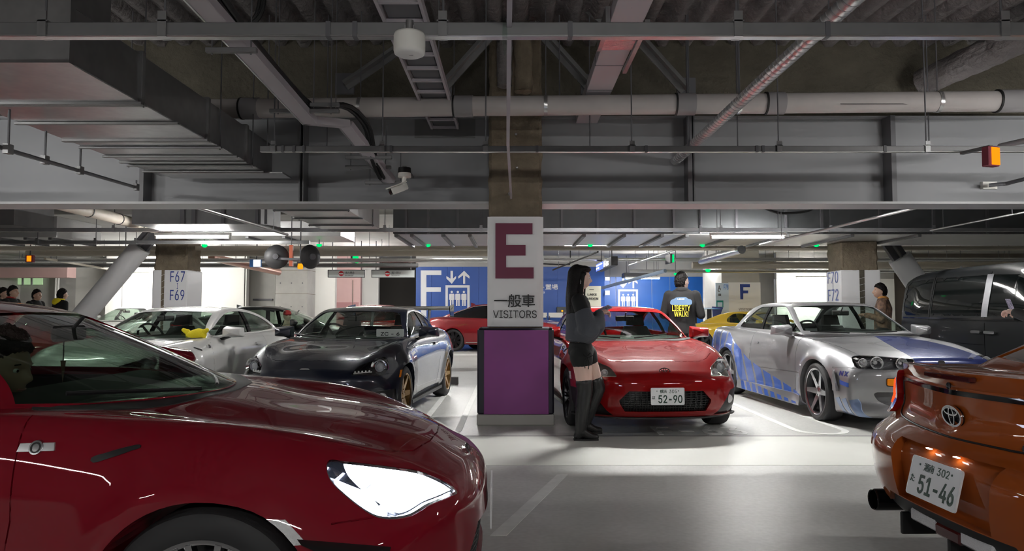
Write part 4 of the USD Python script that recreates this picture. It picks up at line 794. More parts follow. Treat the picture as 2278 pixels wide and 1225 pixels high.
raceway('lamp raceway carrying the two lit tubes before the wide duct', -11, 11, 11.5, 2.52, [X(p, 11.5) for p in (250, 620, 740, 855, 1070, 1560, 1605, 1850, 2080)], (.04, .05), 'galvanised', top=4.30)
raceway('thin raceway behind the slanted brace at left', -12, -3.6, 12.6, at(0, 541, 12.6)[2], [X(p, 12.6) for p in (80, 210, 300)], (.04, .05), 'galvanised')
for i, (x0, x1, py, Y, r, m, lb) in enumerate(((-300, 2400, 552, 15.2, .05, 'pipe_cream', 'pale pipe crossing the hall just behind the wide duct'), (60, 1085, 563, 16.2, .07, 'pipe_cream', 'thicker cream pipe crossing behind the convex mirrors'), (-200, 1100, 579, 17.5, .05, 'galvanised_bright', 'bright thin pipe above the no entry signs'),
        (1210, 2300, 577, 17.5, .045, 'galvanised_bright', 'bright thin pipe behind the black hanging sign'), (1540, 2300, 590, 18.5, .09, 'pipe_cream', 'thick cream pipe at right above the white column wrap'), (-200, 930, 590, 19.5, .06, 'galvanised_dull', 'grey pipe low under the far ceiling at left'), (1400, 2300, 603, 20.5, .05, 'galvanised_bright', 'lowest bright pipe under the far ceiling at right'))):
    a, b = at(x0, py, Y), at(x1, py, Y); t = thing('ceiling_pipe', lb, 'pipe'); obj('pipe', [cyl(a, b, r, 14)], m, t)
    for k in range(7):
        q = a + (b - a) * (k + .5) / 7; obj('hanger_rod', [cyl(q, [q[0], q[1], 3.19], .006, 6)], 'dark_steel', t)
for (a, b, Y0, Y1_, r, m, lb) in (((130, 452), (345, 508), 9.4, 12.6, .085, 'pipe_cream', 'cream jointed pipe running back behind the girder at left'), ((400, 450), (640, 522), 8.6, 10.1, .018, 'galvanised_bright', 'thin bright conduit slanting below the left grey duct'), ((2080, 452), (1690, 545), 9.2, 11.4, .02, 'galvanised_bright', 'thin conduit slanting below the wide duct at right'), ((2290, 470), (2070, 512), 9.6, 11.3, .015, 'galvanised_bright', 'short thin conduit slanting at the right edge below the girder'),
        ((470, 572), (620, 605), 18, 21, .10, 'pipe_copper', 'reddish pipe with an orange end lit between column and mirrors'), ((1650, 555), (1560, 580), 15, 17.5, .09, 'foil', 'shiny elbow pipe behind the right lamp'), ((100, 575), (250, 600), 17, 20, .03, 'pipe_cream', 'thin pale pipe below the left orange sign'), ((1480, 602), (1340, 640), 19, 24, .05, 'pipe_bluish', 'bluish lit conduit running to the blue recess'), ((1330, 560), (1230, 600), 15.3, 19, .02, 'cable_black', 'thin black conduit slanting behind the pillar at right'), ((1500, 556), (1400, 590), 15.3, 18, .02, 'galvanised_bright', 'thin bright conduit slanting toward the blue recess')):
    t = thing('slanted_pipe', lb, 'pipe'); p, q = at(*a, Y0), at(*b, Y1_); obj('pipe', [cyl(p, q, r, 14)], m, t)
    if 'jointed' in lb:
        for k in (.25, .55, .8): c = p + (q - p) * k; d_ = (q - p) / np.linalg.norm(q - p); obj('joint_ring', [cyl(c - d_ * .012, c + d_ * .012, r + .006, 20)], 'cable_black', t)
    for k in (.15, .85): c = p + (q - p) * k; obj('hanger_rod', [cyl(c, [c[0], c[1], 4.30 if c[1] < 14.5 else 3.19], .006, 6)], 'dark_steel', t)

wires('sagging black cable before the wide duct at right', [at(1700, 462, 11.8), at(1740, 474, 11.8), at(1780, 472, 11.8), at(1810, 460, 11.8), at(1812, 440, 11.8) * [1, 1, 0] + [0, 0, 4.31]], 2, .014, .012)
wires('thin black cables looping above the blue wall right of the pillar', [at(1190, 585, 22), at(1240, 588, 22), at(1266, 588, 22), at(1268, 572, 22), at(1268, 560, 22) * [1, 1, 0] + [0, 0, 3.19]], 2, .02, .01)

# far walls and columns
def wall(px0, px1, Y, z1, m, name='wall_back', thick=.25, z0=0.0): return obj(name, [bb(X(px0, Y), X(px1, Y), Y, Y + thick, z0, z1)], m, kind='structure')
W0 = wall(-330, 168, 26, 3.2, 'concrete'); wall(168, 250, 26, 3.2, 'concrete_light'); W1 = wall(235, 350, 25, 3.2, 'white_wall'); W2 = wall(340, 548, 25.5, 3.2, 'white_wall'); wall(540, 612, 26.5, 3.2, 'concrete_light')
W3 = wall(676, 745, 24, 3.2, 'white_wall'); W4 = wall(740, 802, 25, 3.2, 'pink_wall'); wall(800, 842, 26, 3.2, 'white_wall'); wall(836, 930, 29.8, 3.2, 'dark_wall')
for px in (272, 330): obj('panel_joint', [bb(X(px, 25) - .01, X(px, 25) + .01, 24.985, 25, 0, 2.6)], 'concrete', W1)
obj('wall_joint', [bb(X(545, 25.5) - .03, X(545, 25.5), 25.48, 25.5, 0, 3.2)], 'dark_wall', W2); obj('wall_rail', [bb(X(562, 26.4), X(606, 26.4), 26.42, 26.5, at(0, 668, 26.4)[2], at(0, 664, 26.4)[2])], 'dark_steel', W2)
obj('door_panel', [bb(X(745, 25), X(798, 25), 24.97, 25, 0, at(0, 672, 25)[2])], 'pink_dark', W4); obj('door_joint', [bb(X(785, 25) - .01, X(785, 25) + .01, 24.96, 25, 0, 2.3)], 'concrete_brown', W4)
t = thing('concrete_column', 'square bare concrete column with tie holes behind the convex mirrors', 'column', (X(648, 22.5), 22.5, 0)); w = X(684, 22.5) - X(612, 22.5)
obj('shaft', [bb(-w / 2, w / 2, 0, .9, 0, 3.2, .02)], 'concrete', t)
for z in (.9, 1.75, 2.5): obj('form_joint', [bb(-w / 2 - .003, w / 2 + .003, -.004, .9, z, z + .015)], 'concrete_brown', t)
for z in (.5, 1.35, 2.1):
    for xx in (-.35, .0, .35): obj('tie_hole', [lathe([(0, -.004), (.02, -.004), (.022, 0)], 10, 'y', (xx, 0, z))], 'dark_steel', t)
t = obj('window_1', [wrect(-20, 96, 608, 633, 25.9, .06)], 'window_green', kind='structure')
for px in (18, 35, 52, 72): obj('window_bar', [wrect(px - 1.5, px + 1.5, 606, 634, 25.8, .06)], 'steel_grey', t)
t = thing('pink_beam', 'long pinkish beam above the strip window at far left', 'beam'); obj('beam', [bb(X(-330, 24.5), X(152, 24.5), 24.4, 24.9, at(0, 617, 24.5)[2], at(0, 590, 24.5)[2])], 'pink_wall', t); obj('hanger_rod', [cyl((-17, 24.6, 2.5), (-17, 24.6, 3.19), .02, 8)], 'dark_steel', t); obj('hanger_rod', [cyl((-16, 24.6, 2.5), (-16, 24.6, 3.19), .02, 8)], 'dark_steel', t)
t = thing('drain_pipe', 'pair of thin white pipes on the bare concrete wall at far left', 'pipe'); [obj('pipe', [cyl((X(px, 25.8), 25.8, 0), (X(px, 25.8), 25.8, 2.9), .04, 12)], 'plastic_white', t) for px in (124, 129)]

# the blue wall with the lift sign
YB = 25.5; zB = at(0, 593, YB)[2]
BW = obj('wall_back', [bb(X(925, YB), X(1345, YB), YB, YB + .25, 0, zB)], 'blue_wall', kind='structure'); e = list(np.arange(925, 1345, 35)) + [1345]
for a, b in zip(e[:-1], e[1:]): obj('panel', [bb(X(a, YB) + .006, X(b, YB) - .006, YB - .015, YB, .02, zB, .003)], 'blue_wall', BW)
obj('wall_trim', [bb(X(925, YB), X(1345, YB), YB - .03, YB + .25, zB, zB + .08)], 'concrete_light', BW); wall(925, 1345, YB, 3.2, 'concrete_light', thick=.2, z0=zB + .08)
Y_ = YB - .02
obj('letter', [wpoly([(936, 601), (982, 601), (982, 611.6), (948.6, 611.6), (948.6, 638.6), (981, 638.6), (981, 649), (948.6, 649), (948.6, 705), (936, 705)], Y_)], 'sign_white', BW)
def lift_sign(ox, oy, s, Y, parent, m='sign_white'):
    q = lambda p: [(ox + x * s, oy + y * s) for x, y in p]
    obj('arrow', [wpoly(q([(1.2, 0), (6.8, 0), (6.8, 17.5), (13.5, 11.5), (13.5, 17), (4, 29), (-8, 17), (-8, 11.5), (1.2, 17.5)]), Y)], m, parent)
    obj('arrow', [wpoly(q([(29.2, 29), (34, 29), (34, 11), (43.5, 17.5), (43.5, 12), (31.5, 0), (18.5, 12.5), (18.5, 17.5), (29.2, 10)]), Y)], m, parent)
    obj('lift_frame', [wpoly(q([(-10, 88), (-10, 32), (44, 32), (44, 88), (38.5, 88), (38.5, 37.5), (-4.5, 37.5), (-4.5, 88)]), Y)], m, parent)
    for k in (4, 17.5, 31):
        obj('figure_sign', [wpoly(q([(k + 2.6 * math.cos(a), 47 + 2.6 * math.sin(a)) for a in np.linspace(0, 6.28, 16)[:-1]]), Y), wpoly(q([(k - 5.8, 53), (k - 4.5, 51), (k + 4.5, 51), (k + 5.8, 53), (k + 5.8, 64.5), (k + 4.2, 64.5), (k + 4, 78), (k + 1, 78), (k + .6, 65), (k - .6, 65), (k - 1, 78), (k - 4, 78), (k - 4.2, 64.5), (k - 5.8, 64.5)]), Y)][:1], m, parent)
        obj('figure_body', [wpoly(q([(k - 5.8, 53), (k - 4.5, 51), (k + 4.5, 51), (k + 5.8, 53), (k + 5.8, 64.5), (k + 4.2, 64.5), (k + 4, 78), (k + 1, 78), (k + .6, 65), (k - .6, 65), (k - 1, 78), (k - 4, 78), (k - 4.2, 64.5), (k - 5.8, 64.5)]), Y)], m, parent)
lift_sign(1001, 602, 1.0, Y_, BW)
obj('lettering', wtext(cjk('カート置場', .3, .01), 1171, 1241, 632, 644, YB), 'sign_white', BW); obj('lettering', wtext(lat('CARTS', .2, .01), 1170, 1212, 647, 652.5, YB), 'sign_white', BW)
PO = thing('poster', 'cream poster with spaced black capitals on the dark blue wall behind the girl', 'poster'); obj('sheet', [wrect(1290, 1337, 636, 692, Y_, .012)], 'sign_cream', PO)
for tx, a, b, c, d_ in (('LAKE', 1307, 1328, 652.5, 657.5), ('GARDEN', 1298, 1331, 661.5, 666.5)): obj('lettering', wtext(lat(tx, .1, .006, True), a, b, c, d_, YB - .035, .0), 'ink_black', PO)
obj('printed_line', [wrect(1311, 1321, 643.5, 645, YB - .03, .004)], 'ink_black', PO)
YR = 28.0; zR = 2.56
RW = obj('wall_back', [bb(X(1345, YB), X(1580, YR), YR, YR + .25, 0, 3.2)], 'concrete_light', kind='structure'); e = list(np.arange(1330, 1572, 40)) + [1572]
for a, b in zip(e[:-1], e[1:]): obj('panel', [bb(X(a, YR) + .008, X(b, YR) - .008, YR - .02, YR, .02, zR, .003)], 'blue_wall_bright', RW)
lift_sign(1383, 617, .82, YR - .022, RW)
obj('wall_back', [bb(X(1345, YB) - .25, X(1345, YB), YB + .25, YR, 0, 3.2)], 'blue_wall', kind='structure')
for i, (a, b) in enumerate(((616, 624), (646, 656))): t = thing('wall_plate', ['upper small white plate at the edge of the dark blue wall', 'lower small white plate at the edge of the dark blue wall'][i], 'plate'); obj('plate', [wrect(1346, 1356, a, b, YB, .05)], 'plastic_white', t)
t = thing('ceiling_unit', 'grey louvred unit with a lit tube in front of the bright blue recess', 'ventilation unit'); obj('case', [bb(X(1387, 25.2), X(1450, 25.2), 25.0, 25.6, at(0, 617, 25)[2], at(0, 606, 25)[2], .02)], 'galvanised_dull', t); [obj('louvre', [bb(X(1388, 25.1), X(1449, 25.1), 24.95, 25.0, at(0, p, 25)[2] - .02, at(0, p, 25)[2])], 'dark_steel', t) for p in (608, 611, 614)]; [obj('hanger_rod', [cyl((X(p, 25.2), 25.3, 2.5), (X(p, 25.2), 25.3, 3.19), .01, 6)], 'dark_steel', t) for p in (1395, 1440)]
# right: white column with the big letter, bright wall, lettered columns
wall(1568, 1600, 24.5, 3.2, 'white_wall')
t = thing('signed_column', 'concrete column wrapped in white with a large dark blue letter facing us', 'column', (0, 0, 0)); YC = 22.5
obj('shaft', [bb(X(1606, YC), X(1690, YC), YC + .02, YC + 1.2, 0, 3.2)], 'concrete_light', t); obj('side_shaft', [hullpts([(X(1591, YC), YC + 1.2, z) for z in (0, 3.2)] + [(X(1606, YC), YC + .02, z) for z in (0, 3.2)] + [(X(1620, YC), YC + 1.2, z) for z in (0, 3.2)])], 'concrete_light', t)
wr = obj('wrap', [bb(X(1621, YC), X(1692, YC), YC, YC + .03, 0, at(0, 628, YC)[2])], 'sign_white', t)
obj('side_wrap', [bb(X(1592, YC), X(1621, YC), YC, YC + .03, 0, at(0, 629, YC)[2])], 'sign_pale', t)
obj('letter', [wpoly([(1646, 632), (1668, 632), (1668, 638.5), (1653, 638.5), (1653, 646), (1664, 646), (1664, 652), (1653, 652), (1653, 665.5), (1647, 665.5)], YC - .002)], 'sign_blue', wr)
obj('lettering', wtext(lat('VISITORS', .1, .006), 1643, 1675, 685, 690, YC), 'ink_grey', wr); obj('lettering', wtext(lat('F78', .1, .006), 1610, 1620, 632.5, 644, YC), 'sign_blue_mid', t)
obj('wheelchair_mark', [wpoly([(1600 + x * .9, 640 + y * .9) for x, y in ((-1, -6), (1, -6), (1, -3), (.5, 0), (3, 0), (4, 6), (2, 6), (1.5, 2), (-.5, 2), (-2, 5), (-1, 8), (2, 8), (1, 10), (-2, 10), (-4, 6), (-2, 1))], YC - .002)], 'ink_grey', t)
obj('mark_block', [wrect(1598, 1604, 653, 658, YC - .002)], 'ink_grey', t); obj('notice', [wrect(1594, 1609, 668, 683, YC - .002, .012)], 'sign_teal', t); obj('notice_panel', [wrect(1596, 1607, 672, 682, YC - .014, .004)], 'sign_pale', t)
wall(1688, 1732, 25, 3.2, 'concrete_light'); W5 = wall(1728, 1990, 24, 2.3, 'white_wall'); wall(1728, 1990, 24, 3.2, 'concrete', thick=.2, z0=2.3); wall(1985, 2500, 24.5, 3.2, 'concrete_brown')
obj('wall_joint', [bb(X(1727, 24) - .02, X(1727, 24) + .01, 23.98, 24, 0, 2.3)], 'dark_wall', W5)
def lettered_column(label, px0, px1, Y, rot, a, b, lx0, lx1, tops, seam):
    t = thing('lettered_column', label, 'column', (X((px0 + px1) / 2, Y), Y + .35, 0), rot); w = .34
    zt = at(0, 600, Y)[2]; obj('core', fuzzy(-w, w, -w, w, 0, 3.15 if Y > 14.6 else 4.4, .06, int(px0)), 'fireproofing', t)
    wr = obj('white_wrap', [box((0, 0, zt / 2), (2 * w + .05, 2 * w + .05, zt), .02)], 'sheet_white', t)
    f = w + .028
    for tx, z in ((a, at(0, tops[0], Y)[2]), ('I', at(0, tops[1], Y)[2]), (b, at(0, tops[2], Y)[2])):
        obj('lettering', facing(fit(lat(tx, .2, .003), w=(.52 if seam else .30) if len(tx) > 1 else .02, h=.22 if len(tx) > 1 else .12), (-f, lx0, z) if seam else (lx0, -f, z), 180 if seam else -90), 'sign_blue', wr)
    return t, wr, f
t, wr, f = lettered_column('white wrapped column lettered F67 to F69 at left', 343, 412, 14.8, 0, 'F67', 'F69', .165, 0, (615, 636, 656), 0)
obj('lacing_gap', [bb(-.17, -.11, -f - .002, -f + .01, 0, at(0, 600, 14.8)[2])], 'fireproofing', wr)
for k in range(14): obj('lacing', [bar((-.20, -f - .004, .25 + k * .13), (-.08, -f - .004, .31 + k * .13), .008, .004)], 'sheet_white', wr)
t, wr, f = lettered_column('white wrapped column lettered F70 to F72 behind the silver coupe', 1873, 1962, 13.2, -4, 'F70', 'F72', .0, 0, (615, 635, 655), 1)
obj('lacing_gap', [bb(-.02, .07, -f - .002, -f + .01, 0, at(0, 600, 13.2)[2])], 'fireproofing_dark', wr)
for k in range(14): obj('lacing', [bar((-.06, -f - .004, .25 + k * .12), (.11, -f - .004, .30 + k * .12), .008, .004)], 'sheet_white', wr)
for lb, pa, pb, Y, r in (('big round slanted brace painted pale grey beside the left lettered column', (345, 512), (77, 829), 14.0, .20), ('round slanted brace painted pale grey behind the black van', (1975, 535), (2175, 828), 14.9, .23)):
    t = thing('round_brace', lb, 'brace'); a, b = at(*pa, Y), at(*pb, Y); b = np.array([*(a + (b - a) * (a[2] / (a[2] - b[2])))[:2], 0.0]); d_ = (b - a) / np.linalg.norm(b - a)
    obj('tube', [cyl(a + d_ * .42, b, r, 36)], 'brace_grey', t); obj('steel_end', [bar(a - d_ * .3, a + d_ * .45, .10, .30)], 'dark_steel', t); obj('end_plate', [bar(a - d_ * .3, a + d_ * .45, .26, .03)], 'brace_dull', t)
# no entry signs
for i, (x0, x1, y0, y1, cx) in enumerate(((731, 811, 601, 616, 759), (828, 922, 601, 616.5, 862))):
    Y = 20.0; t = thing('no_entry_sign', ['left hanging no entry sign, partly covered by a pipe', 'right hanging no entry sign beside the blue wall'][i], 'sign'); obj('frame', [wrect(x0 - 1, x1 + 1, y0 - 1, y1 + 1, Y + .03, .05)], 'dark_steel', t); obj('board', [wrect(x0, x1, y0, y1, Y - .018, .008)], 'sign_grey', t)
    r = 5.6; obj('red_disc', [wpoly([(cx + r * math.cos(a), (y0 + y1) / 2 - .3 + r * math.sin(a)) for a in np.linspace(0, 6.283, 24)[:-1]], Y - .026, .006)], 'sign_red', t); obj('white_bar', [wrect(cx - 4.5, cx + 4.5, 607.2, 609.8, Y - .032, .004)], 'sign_white', t)
    obj('lettering', wtext(cjk('進入禁止', .1, .004), cx + 9, cx + 30, 603.5, 608.6, Y - .026, .004), 'ink_grey', t); obj('lettering', wtext(lat('NO ENTRY', .1, .004), cx + 9, cx + 28, 610.8, 613.5, Y - .026, .004), 'ink_grey', t)
    for px in (x0 + 8, x1 - 8): obj('hanger_rod', [cyl((X(px, Y), Y, at(0, 601, Y)[2]), (X(px, Y), Y, 3.19), .012, 6)], 'dark_steel', t)

# hanging black direction sign
c0, c1 = at(1367, 570, 15.0), at(1367, 590, 15.0); zt, zb_ = c0[2], c1[2]
t = thing('direction_sign', 'black hanging sign box with a lit blue field and white letters above the girl', 'sign'); x_ = 2.10
obj('case', [bb(x_, x_ + .14, 15.0, 17.6, zb_, zt, .004)], 'cable_black', t); obj('blue_field', [bb(x_ - .012, x_, 16.35, 17.58, zb_ + .012, zt - .012)], 'sign_blue_glow', t)
TS = np.array([[0, 0, -1, x_ - .004], [-1, 0, 0, 16.25], [0, 1, 0, (zt + zb_) / 2], [0, 0, 0, 1.0]])
obj('lettering', move(move(fit(lat('Pi-bus', .1, .01, True), w=.8, h=.13), xform((.45, 0, 0))), TS), 'sign_white_glow', t); obj('lettering', move(move(fit(lat('F-67', .1, .01, True), w=.5, h=.05), xform((-.95, -.03, .012))), TS), 'sign_white_glow', t); obj('lit_line', [bb(x_ - .02, x_ - .012, 16.4, 17.5, (zt + zb_) / 2 + .03, (zt + zb_) / 2 + .055)], 'sign_white_glow', t)
for y in (15.4, 17.2): obj('hanger_rod', [cyl((x_ + .07, y, zt), (x_ + .07, y, 3.19), .012, 8)], 'dark_steel', t)
# convex mirrors
t = thing('convex_mirror', 'pair of round convex mirrors seen from behind on an orange post', 'mirror'); Y = 12.4
for px, r, sc, a in ((615, .20, 1, 8), (691, .20, .68, 52)):
    c = at(px, 571, Y); T = xform(tuple(c), rz=a); obj('mirror_back', [move(lathe([(0, -.05), (.10, -.045), (.16, -.03), (r, 0), (r + .012, .01), (r, .03), (0, .05)], 40, 'y'), T)], 'mirror_back', t); obj('mount', [move(lathe([(0, -.09), (.05, -.085), (.055, -.045), (0, -.04)], 20, 'y'), T)], 'dark_steel', t)
p = at(648, 572, Y); obj('post', [bb(p[0] - .03, p[0] + .03, Y - .03, Y + .03, at(0, 592, Y)[2], at(0, 545, Y)[2])], 'orange_post', t); obj('hanger_rod', [cyl((p[0], Y, at(0, 545, Y)[2]), (p[0], Y, 4.30), .008, 6)], 'dark_steel', t); obj('arm', [bar(at(615, 575, Y - .03), at(691, 578, Y - .03), .04, .04)], 'dark_steel', t)
t = thing('beacon', 'small amber beacon lamp below the right convex mirror', 'beacon', tuple(at(668, 592, 13))); obj('lens', [lathe([(0, .05), (.04, .045), (.05, 0), (.045, -.05), (0, -.055)], 20)], 'amber_glow', t); obj('cap', [bb(-.05, .05, -.05, .05, .05, .08, .005)], 'dark_steel', t); obj('stem', [cyl((0, 0, .08), (0, 0, 4.42 - at(668, 592, 13)[2]), .012, 8)], 'dark_steel', t)
t = thing('warning_sign', 'small glowing orange sign hanging at far left', 'sign', tuple(at(65, 575, 15.5))); obj('sign_case', [box((0, .03, 0), (.17, .07, .16), .006)], 'sign_case_red', t); obj('lit_panel', [box((0, -.008, 0), (.10, .006, .125), .002)], 'orange_sign', t); obj('stem', [cyl((0, .03, .08), (0, .03, 3.2 - at(65, 575, 15.5)[2]), .012, 8)], 'dark_steel', t)
t = thing('light_box', 'small white and blue lit sign box near the far ceiling left of the mirrors', 'sign', tuple(at(569, 585, 16.9))); obj('case', [box((-.02, .05, 0), (.26, .10, .18), .006)], 'sign_blue_mid', t); obj('lit_panel', [box((.03, -.004, 0), (.17, .006, .16), .002)], 'sign_white_glow', t); obj('stem', [cyl((0, .05, .09), (0, .05, 3.2 - at(569, 585, 16.9)[2]), .012, 8)], 'dark_steel', t)
GL = [(455, 546, 13.9, .05, 'above the left lettered column'), (710, 545, 13.9, .05, 'just right of the convex mirrors'), (952, 545, 13.9, .05, 'between the mirrors and the pillar'), (1313, 545, 13.9, .05, 'just right of the pillar'), (1563, 545, 13.9, .05, 'under the right lit tube'), (1816, 545, 13.9, .05, 'left of the right lettered column'), (1575, 601, 20, .07, 'below the far right tube'), (1858, 609, 19, .06, 'on the bright wall beside the right lettered column'), (1503, 609, 20, .05, 'beside the head of the man in black')]
for px, py, Y, r, lb in GL:
    c = at(px, py, Y); t = thing('bay_light', f'small green bay indicator light {lb}', 'indicator light', tuple(c)); obj('lens', [lathe([(0, r * .5), (r, r * .4), (r * 1.1, 0), (r * .7, -r * .6), (0, -r * .8)], 18)], 'green_led', t); obj('stem', [cyl((0, 0, r * .4), (0, 0, ((2.52 if px > 800 else 2.62) if Y == 13.9 else 3.19) - c[2]), .01, 6)], 'dark_steel', t)
for px, py, Y, lb in ((789, 576, 19, 'left of the pillar above the no entry signs'), (1490, 576, 17, 'right of the pillar before the far pipes')):
    c = at(px, py, Y); t = thing('exit_light', f'upright green lit sign {lb}', 'sign', tuple(c)); obj('lit_panel', [bb(.0, .05, -.25, .25, -.09, .09, .004)], 'green_led', t); obj('case', [bb(-.05, .0, -.27, .27, -.11, .11, .004)], 'dark_steel', t); obj('stem', [cyl((0, 0, .1), (0, 0, 3.2 - c[2]), .012, 6)], 'dark_steel', t)
for k, px in enumerate((1200, 1235, 1270)):
    x = X(px, 24.3); t = thing('shopping_cart', ['leftmost shopping cart of the row before the dark blue wall', 'middle shopping cart of the row before the dark blue wall', 'rightmost shopping cart of the row before the dark blue wall'][k], 'shopping cart', (x, 24.3, 0), 90, 'shopping carts by the blue wall')
    obj('basket', [hullpts([(a, s * .22, z) for s in (-1, 1) for a, z in ((-.32, .55), (.30, .62), (-.40, 1.0), (.36, .95))])], 'cart_blue', t); obj('shield', [hullpts([(a, s * .24, z) for s in (-1, 1) for a, z in ((-.42, 1.0), (-.30, 1.16), (-.05, 1.02), (-.38, .98), (-.27, 1.14))])], 'plastic_white', t)
    obj('frame', [cat_([tube([(-.45, s * .22, 1.05), (-.36, s * .22, .5), (.30, s * .20, .10)], .014, 6)]) for s in (-1, 1)][:1], 'galvanised', t); obj('frame', [tube([(-.45, .22, 1.05), (-.36, .22, .5), (.30, .20, .10)], .014, 6)], 'galvanised', t); obj('base', [bb(-.35, .32, -.2, .2, .10, .13)], 'galvanised', t)
    for a in (-.3, .28):
        for s in (-1, 1): obj('caster', [lathe([(0, -.015), (.05, -.015), (.05, .015), (0, .015)], 14, 'y', (a, s * .18, .05))], 'rubber', t)

t = thing('ticket_machine', 'dark grey machine with a small lit lamp before the blue wall behind the girl', 'machine', (X(1249, 25.2), 25.25, 0)); obj('cabinet', [bb(-.17, .17, -.15, .15, 0, 1.36, .02)], 'machine_grey', t); obj('lamp', [lathe([(0, -.01), (.03, -.01), (.035, 0)], 12, 'y', (.02, -.15, 1.22))], 'amber_glow', t)
for px, py, Y, w, lb in ((402, 466, 14.3, 0, ''),): pass
# ---------------------------------------------------------------- the low two-door coupes
COUPE = dict(
    nose=2.13, tail=-2.11, n=72, axles=(1.285, -1.285), arch=.348, wheel_z=.315, well=.56, flare=.020,
    zc={2.13: .625, 2.05: .66, 1.93: .725, 1.6: .805, 1.285: .845, 1.0: .90, .8: .915, -1.4: .92, -1.6: .965, -1.85: .985, -2.0: .98, -2.11: .965},
    va={2.13: 0, 1.9: .006, 1.6: .022, 1.285: .026, 1.0: .012, .8: 0, -1.5: 0, -2.11: 0},
    ys={2.13: .50, 1.9: .585, 1.6: .655, 1.285: .695, .9: .735, .5: .745, 0: .745, -.6: .745, -1.285: .73, -1.8: .68, -2.11: .63},
    zs={2.13: .60, 2.0: .665, 1.85: .735, 1.6: .815, 1.285: .862, .95: .885, .6: .905, 0: .915, -.6: .93, -1.0: .945, -1.285: .952, -1.7: .955, -2.0: .945, -2.11: .93},
    ym={2.13: .80, 1.7: .868, 1.285: .882, .95: .862, .6: .845, 0: .85, -.6: .868, -1.285: .887, -1.8: .87, -2.11: .83},
    zm={2.13: .45, 1.7: .56, 1.285: .64, .6: .66, 0: .68, -.6: .70, -1.285: .69, -1.8: .66, -2.11: .60},
    yl={2.13: .80, 1.7: .865, 1.285: .87, .6: .835, 0: .83, -.6: .84, -1.285: .872, -1.8: .85, -2.11: .80},
    zl={2.13: .30, 1.285: .36, 0: .33, -1.285: .38, -2.11: .40},
    yb={2.13: .76, 1.7: .82, 1.285: .82, 0: .80, -1.285: .82, -2.11: .72},
    zb={2.13: .19, 1.6: .18, 0: .17, -1.5: .20, -2.11: .27},
    front_profile={.1: -.10, .2: -.05, .3: -.01, .42: 0, .52: -.005, .62: -.035, .72: -.05, 1.2: -.05},
    rear_profile={.15: -.12, .25: -.10, .36: -.035, .50: -.004, .58: 0, .64: -.02, .70: -.085, .80: -.105, .90: -.10, .955: -.095, 1.0: -.10, 1.2: -.10},
    bend=(.38, 3.0, .21, 2.8), bend_from=(.95, -1.0), cabin=(-1.33, .70, .66, .34), cab_x=.05, upper_bend=.235,
    gh=dict(zbase=.90, tumble=.50, roof={1.02: .912, .9: .962, .6: 1.085, .3: 1.19, .12: 1.245, -.1: 1.278, -.35: 1.288, -.65: 1.268, -1.0: 1.195, -1.3: 1.095, -1.55: .99, -1.68: .93},
            base={1.02: .70, .7: .72, 0: .725, -.6: .725, -1.1: .70, -1.45: .64, -1.68: .58}, bend=(.42, 2.2, -.1), rbend=(.10, 2.0, -1.0),
            side=[(.52, .945), (.34, 1.045), (.14, 1.135), (-.04, 1.195), (-.30, 1.222), (-.60, 1.205), (-.90, 1.145), (-1.12, 1.06), (-1.20, 1.0), (-1.13, .972), (-.8, .955), (-.3, .945), (.2, .938)],
            pillar=[[(-.36, .9), (-.44, .9), (-.50, 1.25), (-.42, 1.25)]],
            screen=[(-.668, .925), (-.55, .912), (0, .905), (.55, .912), (.668, .925), (.505, 1.195), (.40, 1.215), (0, 1.225), (-.40, 1.215), (-.505, 1.195)], screen_x=.06,
            rear=[(-.53, 1.005), (0, .985), (.53, 1.005), (.47, 1.18), (.40, 1.205), (0, 1.22), (-.40, 1.205), (-.47, 1.18)], rear_x=-.62, mirror=(.36, 1.135)),
    mirror=(.40, .90, .965))
LAMP86 = [(1.97, 0.42, 0.592), (1.94, 0.53, 0.662), (1.86, 0.66, 0.705), (1.76, 0.76, 0.738), (1.725, 0.8, 0.742), (1.735, 0.83, 0.69), (1.785, 0.81, 0.62), (1.83, 0.77, 0.572), (1.88, 0.69, 0.562), (1.92, 0.6, 0.578), (1.96, 0.48, 0.582)]

